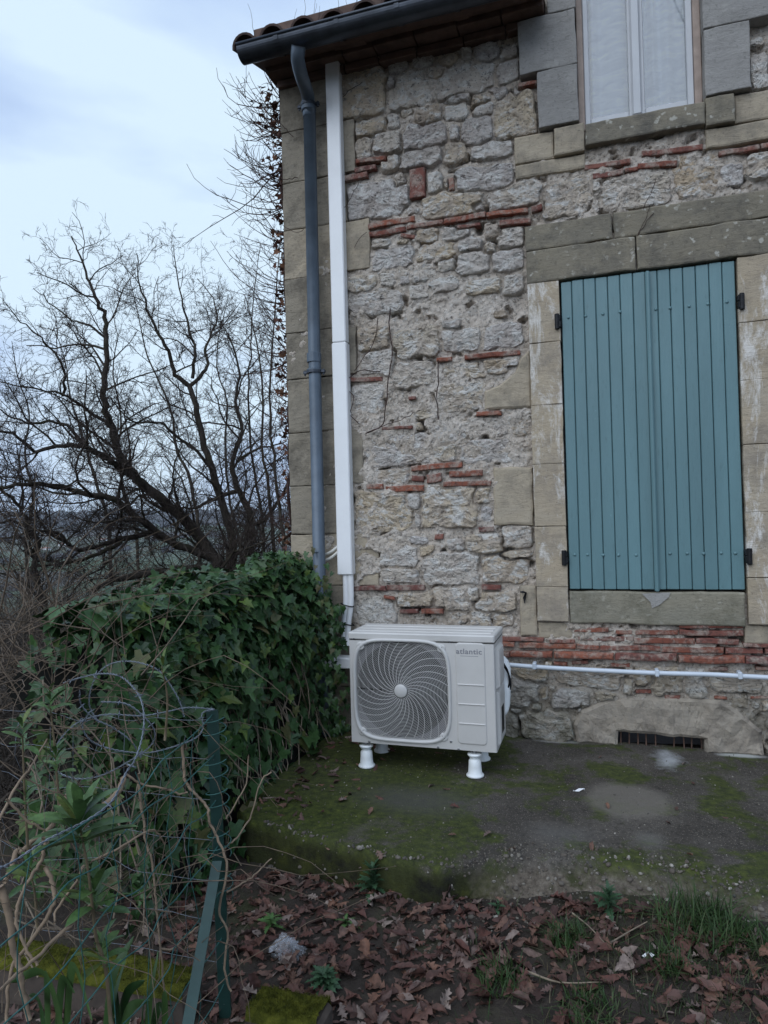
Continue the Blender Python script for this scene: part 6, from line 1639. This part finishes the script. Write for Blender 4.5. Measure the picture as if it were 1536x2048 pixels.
# ================================================================== BARE TREES
def m_bark_(name, c0, c1, moss=.3):
    s = Mt(name); v = s.pos(); n = s.noise(18, 6, .7, s.mapped(v, (1, 1, .5)))
    c = s.ramp(n, [(.35, c0), (.65, c1)])
    if moss: c = s.mix(s.ramp(s.noise(5, 5, .7, v), [(.5, 0), (.68, moss)]), c, (.055, .058, .022))
    return s.fin(c, .92, s.bump(s.noise(40, 5, .7, v), .6, .01), spec=.15)
M_BARK = m_bark_('dark bark', (.030, .025, .021), (.088, .073, .060), .55); M_TWG = m_bark_('twig bark', (.038, .030, .027), (.085, .067, .058), .1)
rt = random.Random(5); rn = np.random.default_rng(5)
def unit(v): return v / (np.linalg.norm(v) + 1e-9)
def branch(Tb, Tt, P, r0, r1, lvl, spec):
    """add one limb and its side branches"""
    n = len(P); rad = np.linspace(r0, r1, n); (Tb if r0 > .011 else Tt).add(P, rad, 7 if r0 > .03 else (5 if r0 > .011 else 3))
    if lvl <= 0: return
    L = np.linalg.norm(np.diff(P, axis=0), axis=1).sum(); s_ = np.concatenate([[0], np.cumsum(np.linalg.norm(np.diff(P, axis=0), axis=1))])
    step, frac, up, cur = spec[lvl]; t = step * rt.uniform(.5, 1.2) + L * .10; side = rt.choice((-1, 1)); 
    while t < L * .98:
        c = np.array([np.interp(t, s_, P[:, k]) for k in range(3)]); i = min(n - 2, int(np.searchsorted(s_, t)) - 1 if t > 0 else 0); T = unit(P[i + 1] - P[i]); rr_ = np.interp(t, s_, rad)
        side = -side; q = unit(np.cross(T, rn.normal(size=3))); ang = rt.uniform(.6, 1.3); d = unit(T * math.cos(ang) + q * math.sin(ang) + np.array([0, 0, up * rt.uniform(.4, 1.2)]))
        l = min(L, 2.6) * frac * rt.uniform(.45, 1.2) * (1.05 - .45 * t / L); l = max(l, .09 if lvl < 2 else .2)
        if lvl == 1:
            FINE.append((c, d, max(.12, l), max(.0020, min(rr_ * .7, l * .012)))); t += step * rt.uniform(.6, 1.4); continue
        k = 6 if lvl > 1 else 5; Q = [c]; cc = d
        for a in range(k):
            cc = unit(cc + rn.normal(0, cur, 3) + np.array([0, 0, up * .22])); Q.append(Q[-1] + cc * l / k)
        rc0 = max(.0019, min(rr_ * .62, l * .016)); branch(Tb, Tt, np.array(Q), rc0, max(.0013, rc0 * .35), lvl - 1, spec)
        t += step * rt.uniform(.6, 1.4)
FINE = []                      # (origin, direction, length, radius) of the last two orders of twigs, built in one go per tree
def fine_twigs(Tt, base, k1=4.2):
    if not base: return
    C = np.array([b[0] for b in base]); Dv = np.array([b[1] for b in base]); Ln = np.array([b[2] for b in base]); Rr = np.array([b[3] for b in base])
    def grow_batch(C, Dv, Ln, Rr, n=3, cur=.28, up=.04):
        K = len(C); P = np.zeros((K, n + 1, 3)); P[:, 0] = C; d = Dv.copy()
        for q in range(n):
            d = d + rn.normal(0, cur, (K, 3)); d[:, 2] += up; d /= np.linalg.norm(d, axis=1)[:, None]; P[:, q + 1] = P[:, q] + d * (Ln / n)[:, None]
        A_ = np.cross(d, rn.normal(size=(K, 3))); A_ /= np.linalg.norm(A_, axis=1)[:, None] + 1e-9; B_ = np.cross(d, A_)
        rad = Rr[:, None] * np.linspace(1, .5, n + 1)[None]
        an = np.arange(3) * 2 * PI / 3
        V = P[:, :, None, :] + rad[:, :, None, None] * (np.cos(an)[None, None, :, None] * A_[:, None, None, :] + np.sin(an)[None, None, :, None] * B_[:, None, None, :])
        i = np.arange(n)[:, None] * 3; j = np.arange(3)[None]; j2 = (j + 1) % 3
        q = np.stack([i + j, i + j2, i + 3 + j2, i + 3 + j], -1).reshape(-1, 4); nv_ = (n + 1) * 3
        Tt.V.append(V.reshape(-1, 3)); Tt.Q.append((q[None] + (np.arange(K) * nv_)[:, None, None]).reshape(-1, 4) + Tt.n); Tt.n += K * nv_
        return P
    P = grow_batch(C, Dv, Ln, Rr)
    m_ = rn.poisson(k1, len(C)); idx = np.repeat(np.arange(len(C)), m_); f = rn.uniform(.15, .95, len(idx)) * 3; i0 = f.astype(int); fr_ = (f - i0)[:, None]
    c = P[idx, i0] * (1 - fr_) + P[idx, i0 + 1] * fr_; t = P[idx, i0 + 1] - P[idx, i0]; t /= np.linalg.norm(t, axis=1)[:, None]
    d = t * .8 + rn.normal(0, .55, t.shape); d[:, 2] += .06; d /= np.linalg.norm(d, axis=1)[:, None]
    grow_batch(c, d, Ln[idx] * rn.uniform(.25, .6, len(idx)), np.maximum(Rr[idx] * .75, .0018), 2)
SPEC = {3: (.105, .44, .15, .19), 2: (.080, .52, .10, .24), 1: (.054, .66, .08, .28)}
def zt3(pts): return [(a / 2.56, 440 + b / 2.56) for a, b in pts]
def limb(pts, d0, d1): q = zt3(pts); P = [at(a, b, d) for (a, b), d in zip(q, np.linspace(d0, d1, len(q)))]; P = smooth_path(P, 3); P[1:-1] += rn.normal(0, .009, P[1:-1].shape); return P
def tree(name, limbs, label, group='bare trees beyond the hedge', spec=SPEC):
    base = limbs[0][0][0]; t_ = thing(name, (base[0], base[1], float(ground_z(base[0], base[1]))), label, 'tree', group)
    Tb, Tt = Tubes(), Tubes(); FINE.clear()
    for P, r0, r1, lv in limbs: branch(Tb, Tt, P, r0 * .68, r1 * .62, lv, spec)
    fine_twigs(Tt, FINE)
    Tb.build('trunk', M_BARK, t_, True); Tt.build('crown', M_TWG, t_, False); return t_
ZD = 8.2
def rooted(P, px, d):          # carry a limb down to the ground behind the hedge
    g = at(px, 1150, d); g[2] = float(ground_z(g[0], g[1])) - .1; m_ = (np.array(P[0]) + g) / 2 + np.array([.05, 0, 0]); return np.vstack([[g], [m_], P])
L1 = rooted(limb([(1190, 1790), (1190, 1680), (1170, 1540), (1120, 1400), (1090, 1270), (1050, 1160), (1020, 1030), (990, 920), (970, 850)], ZD, ZD + .2), 460, ZD)
tree('oak_tree', [(L1, .085, .05, 3), (limb([(970, 850), (900, 790), (880, 720), (850, 640), (800, 560), (760, 480), (740, 400), (705, 300), (700, 170)], ZD + .2, ZD - .4), .045, .008, 3),
     (limb([(970, 850), (1040, 790), (1065, 730), (1050, 660), (1080, 600), (1110, 500), (1090, 400), (1010, 300)], ZD + .2, ZD + .8), .04, .008, 3),
     (limb([(985, 810), (1000, 700), (980, 610), (950, 500), (930, 400), (900, 250), (890, 140)], ZD + .2, ZD + .1), .034, .006, 3),
     (limb([(1100, 1290), (1010, 1190), (890, 1100), (830, 1040), (720, 1040), (640, 1000), (560, 900)], ZD, ZD - .9), .034, .008, 3)],
     'tall bare oak in the middle with a forked crown above the ivy')
L2 = rooted(limb([(1110, 1740), (1000, 1600), (900, 1490), (780, 1390), (700, 1320), (640, 1250), (600, 1170), (570, 1060), (540, 980), (530, 880), (540, 780), (545, 600), (540, 500), (500, 420), (470, 350), (440, 260), (400, 150), (365, 85)], ZD - .5, ZD - 1.0), 450, ZD - .4)
tree('oak_tree', [(L2, .105, .008, 3), (limb([(780, 1395), (640, 1290), (520, 1200), (430, 1165), (330, 1150), (180, 1180), (60, 1090), (-60, 1080)], ZD - .6, ZD - 2.0), .055, .015, 3),
     (limb([(1080, 1730), (960, 1680), (840, 1620), (740, 1550), (640, 1470), (560, 1420), (430, 1400), (320, 1370), (200, 1355), (80, 1360), (-60, 1385)], ZD - .5, ZD - 2.2), .07, .022, 3),
     (limb([(1060, 1780), (900, 1790), (780, 1810), (640, 1830), (560, 1850), (480, 1900)], ZD - .5, ZD - 1.6), .075, .04, 2),
     (limb([(800, 1590), (640, 1630), (540, 1660), (430, 1690), (370, 1680), (330, 1640), (280, 1600), (180, 1590), (60, 1620)], ZD - .6, ZD - 2.2), .05, .014, 3),
     (limb([(620, 1650), (500, 1710), (400, 1740), (320, 1760), (220, 1740), (120, 1690)], ZD - 1., ZD - 2.0), .035, .012, 3),
     (limb([(560, 1060), (470, 990), (380, 930), (280, 880), (150, 860), (-40, 820)], ZD - .9, ZD - 1.8), .032, .008, 3),
     (limb([(535, 600), (450, 540), (360, 510), (250, 420), (170, 350)], ZD - 1., ZD - 1.3), .022, .006, 3),
     (limb([(430, 1160), (350, 1060), (250, 1030), (140, 1040), (30, 990), (-60, 960)], ZD - 1.2, ZD - 2), .03, .008, 3),
     (limb([(320, 900), (330, 800), (280, 680), (200, 600), (110, 520), (20, 420)], ZD - 1.2, ZD - 1.8), .024, .006, 3)],
     'spreading bare oak with long limbs sweeping to the left over the valley')
L3 = rooted(limb([(1250, 1740), (1290, 1620), (1280, 1500), (1230, 1400), (1200, 1320), (1190, 1230), (1240, 1080), (1200, 930), (1230, 800), (1190, 640), (1130, 520)], ZD + 1, ZD + 1.3), 495, ZD + 1)
tree('oak_tree', [(L3, .09, .01, 3), (limb([(1280, 1560), (1330, 1550), (1400, 1480), (1460, 1380), (1500, 1290)], ZD + 1, ZD + 1.5), .05, .02, 3),
     (limb([(1210, 1390), (1100, 1420), (1020, 1470), (900, 1480)], ZD + 1, ZD + .3), .045, .02, 2), (limb([(1210, 1240), (1300, 1180), (1380, 1160), (1470, 1130)], ZD + 1.1, ZD + 1.4), .035, .012, 3)],
     'bare oak with a crooked dark trunk close to the house corner')
L4 = rooted(limb([(240, 2000), (190, 1850), (180, 1750), (200, 1660), (150, 1580), (110, 1500), (60, 1420), (0, 1380), (-60, 1300)], ZD - 1.6, ZD - 1.8), 100, ZD - 1.6)
tree('oak_tree', [(L4, .05, .012, 3), (limb([(150, 1580), (60, 1540), (-60, 1560)], ZD - 1.7, ZD - 2), .03, .012, 3), (limb([(185, 1750), (300, 1690), (420, 1560), (500, 1470)], ZD - 1.7, ZD - 1.2), .02, .006, 3), (limb([(110, 1500), (120, 1400), (90, 1250), (130, 1100)], ZD - 1.7, ZD - 1.6), .02, .006, 3)],
     'slender leaning bare tree at the left margin of the valley view')
SPC = {3: (.15, .28, .30, .18), 2: (.09, .42, .2, .22), 1: (.06, .5, .15, .26)}
L5 = rooted(limb([(1350, 1700), (1340, 1500), (1300, 1300), (1280, 1100), (1270, 900), (1280, 700), (1290, 500), (1310, 300), (1335, 130)], ZD + 1.8, ZD + 1.9), 530, ZD + 1.8)
tree('bare_sapling', [(L5, .04, .006, 3)], 'upright bare sapling left of the house corner', spec=SPC)
L6 = rooted(limb([(1450, 1600), (1420, 1400), (1400, 1200), (1380, 900), (1400, 600), (1420, 300), (1440, 20)], ZD - .6, ZD - .5), 565, ZD - .6)
tree('bare_sapling', [(L6, .035, .006, 3)], 'bare sapling right against the house corner, reaching highest', spec=SPC)
L7 = rooted(limb([(1010, 1500), (960, 1290), (900, 1180), (870, 950), (800, 800), (740, 650), (700, 450), (640, 230)], ZD + 2.4, ZD + 2.4), 395, ZD + 2.4)
tree('bare_sapling', [(L7, .045, .006, 3)], 'thin bare tree standing behind the forked oak', spec=SPC)
L8 = rooted(limb([(560, 1560), (480, 1300), (420, 1100), (360, 900), (330, 700), (260, 520)], ZD + 3, ZD + 3), 215, ZD + 3)
tree('bare_sapling', [(L8, .05, .006, 3)], 'thin bare tree behind the limbs that sweep left', spec=SPC)
for k_, (pts, dd_, px_, lab_) in enumerate([([(700, 1600), (640, 1400), (600, 1200), (620, 1000), (580, 800), (600, 600), (560, 420)], ZD + 2.8, 270, 'thin bare tree rising behind the tallest limb of the spreading oak'),
        ([(130, 1650), (170, 1400), (120, 1200), (150, 1000), (90, 800), (60, 620)], ZD + 2.2, 60, 'thin bare tree behind the leaning one at the left margin'),
        ([(1230, 1650), (1180, 1450), (1150, 1200), (1160, 950), (1110, 750), (1130, 550), (1170, 380)], ZD + 3, 480, 'slim bare tree half hidden behind the crooked oak'),
        ([(1400, 1650), (1380, 1400), (1340, 1150), (1350, 850), (1310, 600), (1250, 380)], ZD + .4, 548, 'leaning bare sapling between the crooked oak and the house')]):
    tree('bare_sapling', [(rooted(limb(pts, dd_, dd_), px_, dd_), .042, .006, 3)], lab_, spec=SPC)
# a tall tree behind the photographer, mirrored in the upper window
P = np.array([(3.4 + .35 * math.sin(k * 1.3), -15 + .2 * k, -1 + k * 2.0) for k in range(10)], float)
spB = {3: (.75, 2.0, .25, .16), 2: (.32, .42, .25, .22), 1: (.2, .45, .3, .25)}
tree('oak_tree', [(smooth_path(P, 2), .2, .03, 3)], 'tall bare tree behind the viewer mirrored in the upper window', 'bare trees behind the viewer', spB)

# ---- scrub below the trees
T_ = Tubes()
for k in range(3600):
    d = random.uniform(4.2, 13) if k % 3 else random.uniform(3.4, 7); px = random.uniform(-120, 600); p = at(px, 1250, d); x, y = p[0], p[1]
    if x > -2.6 and y < 4.3 or x > -2.15: continue
    z = float(_gz(x, y)) if False else float(np.interp(max(0, -(x + 2.35)), _dd, _zz)) - .18; P = [np.array([x, y, z])]; dv = np.array([rn.normal(0, .5), rn.normal(0, .5), 1.0]); Lh = random.uniform(.5, 1.0) * min(3.6, max(.7, 1.15 - z)); n = 6
    for q in range(n): dv = unit(dv + rn.normal(0, .28, 3)); P.append(P[-1] + dv * Lh / n)
    P = np.array(P); T_.add(P, np.linspace(random.uniform(.003, .007), .0015, n + 1), 3)
    for _ in range(3):
        i_ = rt.randint(2, n); c = P[i_]; dq = unit(rn.normal(size=3) + np.array([0, 0, .6])); l = random.uniform(.15, .45); T_.add([c, c + dq * l * .5 + rn.normal(0, .02, 3), c + unit(dq + rn.normal(0, .3, 3)) * l], [.0022, .0016, .001], 3)
M_SCR2 = m_bark_('scrub twigs', (.045, .037, .032), (.10, .085, .072), .1)
tag(T_.build('scrub', M_SCR2, None, False), 'grey brown bare scrub filling the slope behind the ivy', 'scrub', kind='stuff')
# bushes farther down the slope
T_ = Tubes()
for k in range(46):
    dv = unit(np.array([rn.normal(0, .6), rn.normal(0, .6), 1])); P = [np.zeros(3)]; L = random.uniform(.6, 1.1)
    for q in range(3): dv = unit(dv + rn.normal(0, .3, 3)); P.append(P[-1] + dv * L / 3)
    T_.add(P, np.linspace(.012, .004, 4), 3)
bv_, bf_ = np.vstack(T_.V), np.vstack(T_.Q); K = 260
az = np.radians(RNG.uniform(-56, -20, K)); rr2 = np.exp(RNG.uniform(np.log(11), np.log(420), K)); x, y = rr2 * np.sin(az), rr2 * np.cos(az); s_ = RNG.uniform(2.0, 4.5, K) * np.clip(rr2 / 40, .7, 2.2); ro = RNG.uniform(0, 6.28, K)
Ms = np.zeros((K, 3, 4)); Ms[:, 0, 0] = np.cos(ro) * s_; Ms[:, 0, 1] = -np.sin(ro) * s_; Ms[:, 1, 0] = np.sin(ro) * s_; Ms[:, 1, 1] = np.cos(ro) * s_; Ms[:, 2, 2] = s_ * .8; Ms[:, :, 3] = np.stack([x, y, ground_z(x, y) - .1], -1)
V, Fc = replicate(bv_, bf_, Ms); tag(obj('bushes', V, Fc, M_SCR2, None, False), 'bare thicket running down into the valley', 'thicket', kind='stuff')
# far woods on the ridge
def m_wood_():
    s = Mt('distant winter wood'); c = s.ramp(s.island(), [(0, (.042, .040, .042)), (.5, (.058, .052, .050)), (.85, (.074, .064, .058)), (1, (.030, .042, .038))]); return s.fin(c, .95, spec=.05)
K = 14000; az = np.radians(RNG.uniform(-60, -15, K)); rr2 = RNG.uniform(1500, 4300, K); x, y = rr2 * np.sin(az), rr2 * np.cos(az)
dn_ = np.maximum(0, -(x + 2.35)) + np.maximum(0, y - 14) * .55; ok = (dn_ > 1150 + 350 * fbm(x / 500, y / 500, 0, 66, 2)) & (dn_ < 2150)
x, y = x[ok], y[ok]
az2 = np.radians(RNG.uniform(-60, -15, 2500)); r2 = np.exp(RNG.uniform(np.log(300), np.log(1700), 2500)); xa_, ya_ = r2 * np.sin(az2), r2 * np.cos(az2); ok2 = np.abs(fbm(xa_ / 230, ya_ / 150, 0, 88, 2)) < .055
x, y = np.concatenate([x, xa_[ok2]]), np.concatenate([y, ya_[ok2]]); K = len(x); s_ = RNG.uniform(7, 13, K) * np.clip(np.hypot(x, y) / 1500, .35, 1); Ms = np.zeros((K, 3, 4)); Ms[:, 0, 0] = s_ * 1.2; Ms[:, 1, 1] = s_ * 1.2; Ms[:, 2, 2] = s_ * .8; Ms[:, :, 3] = np.stack([x, y, ground_z(x, y) + s_ * .3], -1)
V, Fc = replicate(IV, IF, Ms); tag(obj('far_wood', V, Fc, m_wood_(), None, False), 'dark winter woods along the far ridge', 'wood', kind='stuff')
# far farm buildings
M_FW = simple('far white wall', (.72, .72, .72), .8, .05, .2); M_FR = simple('far tiled roof', (.34, .17, .12), .9, .1, .2); M_FG = simple('far dark window', (.05, .05, .06), .4, .1, 1)
def farm(px, py, w_, dp_, h_, label, rot=.2):
    r = ray(px, py); t = 200.
    while t < 4000:
        p = CAM + r * t
        if p[2] < float(ground_z(p[0], p[1])): break
        t += 8
    p = CAM + r * t; z0 = float(ground_z(p[0], p[1])) - .5; hs = thing('farmhouse', (p[0], p[1], z0), label, 'house', 'white farm buildings in the valley'); c, s_ = math.cos(rot), math.sin(rot)
    sc = t / 1100.
    def tf(V): V = np.array(V, float) * sc; return np.stack([p[0] + V[:, 0] * c - V[:, 1] * s_, p[1] + V[:, 0] * s_ + V[:, 1] * c, z0 + V[:, 2]], -1)
    V, Fc = box_arrays(-w_ / 2, w_ / 2, -dp_ / 2, dp_ / 2, 0, h_, .02); obj('wall', tf(V), Fc, M_FW, hs)
    e_ = .5; V = [(-w_ / 2 - e_, -dp_ / 2 - e_, h_ - .1), (w_ / 2 + e_, -dp_ / 2 - e_, h_ - .1), (w_ / 2 + e_, dp_ / 2 + e_, h_ - .1), (-w_ / 2 - e_, dp_ / 2 + e_, h_ - .1), (-w_ / 2 - e_, 0, h_ + 1.9), (w_ / 2 + e_, 0, h_ + 1.9)]
    obj('roof', tf(V), [(0, 1, 5, 4), (2, 3, 4, 5), (0, 4, 3), (1, 2, 5), (0, 3, 2, 1)], M_FR, hs)
    for u in (-.3, .0, .3):
        V, Fc = box_arrays(u * w_ - .6, u * w_ + .6, -dp_ / 2 - .06, -dp_ / 2 + .05, 1.0, 2.5, .01); obj('window', tf(V), Fc, M_FG, hs)
farm(126, 1094, 11, 7, 4.5, 'white farmhouse with a red roof in the green field at the left'); farm(92, 1100, 13, 8, 3.0, 'long low pale barn left of the white farmhouse', .1); farm(205, 1083, 12, 7, 3.5, 'small pale farmhouse farther right below the wood', .35)

# ================================================================== DEAD CREEPER ON THE CORNER
crp = thing('dead_creeper', (XC - .05, D, -.2), 'leafless creeper with wiry twigs bristling from the house corner', 'creeper')
T_ = Tubes(); M_CREEP = m_bark_('creeper twig', (.040, .024, .022), (.085, .055, .048), 0)
for k in range(190):
    z = 4.1 - 3.0 * rt.random() ** 1.15; y0_ = D + rt.uniform(-.01, .45); p = np.array([XC - .02, y0_, z]); L = rt.uniform(.12, .5) * (1.35 if z > 2.2 else .8); dv = unit(np.array([-1, rn.normal(0, .35), rn.normal(.0, .25)])); P = [p]; n = 8
    if rt.random() < .18 and z > 2.6: L *= 1.5
    for q in range(n): dv = unit(dv + rn.normal(0, .13, 3) + np.array([0, 0, .13])); P.append(P[-1] + dv * L / n)
    P = np.array(P); T_.add(P, np.linspace(rt.uniform(.0028, .005), .0014, n + 1), 4)
    for _ in range(rt.randint(2, 6)):
        i_ = rt.randint(2, n - 1); c = P[i_]; d2 = unit((P[i_] - P[i_ - 1]) + rn.normal(0, .02, 3) * 3 / 1 * .5 + np.array([0, 0, rt.uniform(-.03, .05)])); l = rt.uniform(.05, .2); Q = [c]
        d2 = unit(d2 + rn.normal(0, .6, 3))
        for q in range(4): d2 = unit(d2 + rn.normal(0, .25, 3) + np.array([0, 0, .08])); Q.append(Q[-1] + d2 * l / 4)
        T_.add(Q, np.linspace(.002, .0011, 5), 3)
for k in range(34):                                    # twigs standing above the tiles
    x = rt.uniform(XG0, XG0 + 1.1); p = np.array([x, D - .3, ZG + .04]); dv = unit(np.array([rn.normal(-.2, .3), rn.normal(0, .2), 1.2])); P = [p]; L = rt.uniform(.08, .34)
    for q in range(6): dv = unit(dv + rn.normal(0, .2, 3)); P.append(P[-1] + dv * L / 6)
    T_.add(P, np.linspace(.0018, .0008, 7), 3)
T_.build('twig', M_CREEP, crp, True)['kind'] = 'stuff'
T_ = Tubes()
for k in range(7):
    y0_ = D + rt.uniform(0, .3); P = [(XC - .03 + rn.normal(0, .012), y0_ + rn.normal(0, .03), z) for z in np.arange(.4, 4.15, .22)]; T_.add(smooth_path(P, 3), rt.uniform(.006, .011), 5)
T_.build('stem', M_CREEP, crp, True)
s = Mt('withered creeper leaf'); M_CRL = s.fin(s.ramp(s.island(), [(0, (.06, .022, .016)), (.5, (.11, .042, .026)), (.8, (.17, .075, .035)), (1, (.08, .05, .035))]), .8)
K = 950; z = 4.15 - 3.1 * RNG.uniform(0, 1, K) ** 1.1; x = XC - .03 - np.abs(RNG.normal(0, .035, K)); x = x - np.where(z > 3.8, RNG.uniform(0, .14, K), 0); y = D + RNG.uniform(-.03, .35, K)
Ms = np.zeros((K, 3, 4)); Ms[:, :, :3] = rots(K) * RNG.uniform(.018, .046, K)[:, None, None]; Ms[:, :, 3] = np.stack([x, y, z], -1)
V, Fc = replicate(*IT[1], Ms); o = obj('dry_leaves', V, Fc, M_CRL, crp, False); o['kind'] = 'stuff'
# dried runners stuck to the stones
def runner(pts, r):
    P = [(*[W(a, b)[0]], D - .036 - .006 * math.sin(i_ * 2.1), W(a, b)[1]) for i_, (a, b) in enumerate(pts)]; P = smooth_path(P, 4); P += rn.normal(0, .0025, P.shape); tube('runner', P, r, M_CREEP, crp, 5)
for pts, r in [([(783, 620), (782, 660), (788, 710), (779, 760), (776, 810), (768, 850), (735, 868)], .0038), ([(700, 760), (725, 745), (765, 745)], .003), ([(878, 722), (880, 760), (876, 800), (880, 840)], .0035),
               ([(712, 745), (730, 720), (750, 690), (760, 640)], .0025), ([(740, 868), (780, 850), (812, 838), (828, 828)], .0022), ([(700, 780), (712, 800), (704, 830), (722, 850)], .0025),
               ([(1312, 362), (1300, 395), (1284, 425)], .0016), ([(1306, 432), (1288, 455), (1274, 475)], .0016), ([(1298, 415), (1290, 445), (1272, 478)], .0014),
               ([(560, 250), (575, 262), (590, 280)], .0022), ([(565, 360), (580, 366), (600, 358)], .0025), ([(568, 455), (600, 470), (612, 462)], .0018), ([(690, 200), (705, 188), (728, 170)], .0018), ([(693, 420), (710, 395), (722, 370)], .0018), ([(712, 500), (725, 480), (738, 468)], .0016)]:
    runner(pts, r)

# ================================================================== AIR: thin winter haze over the valley
hv, hf = box_arrays(-7500, 7500, -7500, 7500, -75, 78, .1)
hz = Mt('winter haze'); hz.t.nodes.remove(hz.bs); pv = hz.n('VolumePrincipled'); pv.inputs['Color'].default_value = (.82, .90, 1, 1); pv.inputs['Density'].default_value = 2.0e-4
hz.t.links.new(pv.outputs[0], hz.out.inputs['Volume'])
tag(obj('haze', hv, hf, hz.m, None, False, origin=(0, 0, 0)), 'thin bluish winter haze over the valley', 'haze', kind='stuff')
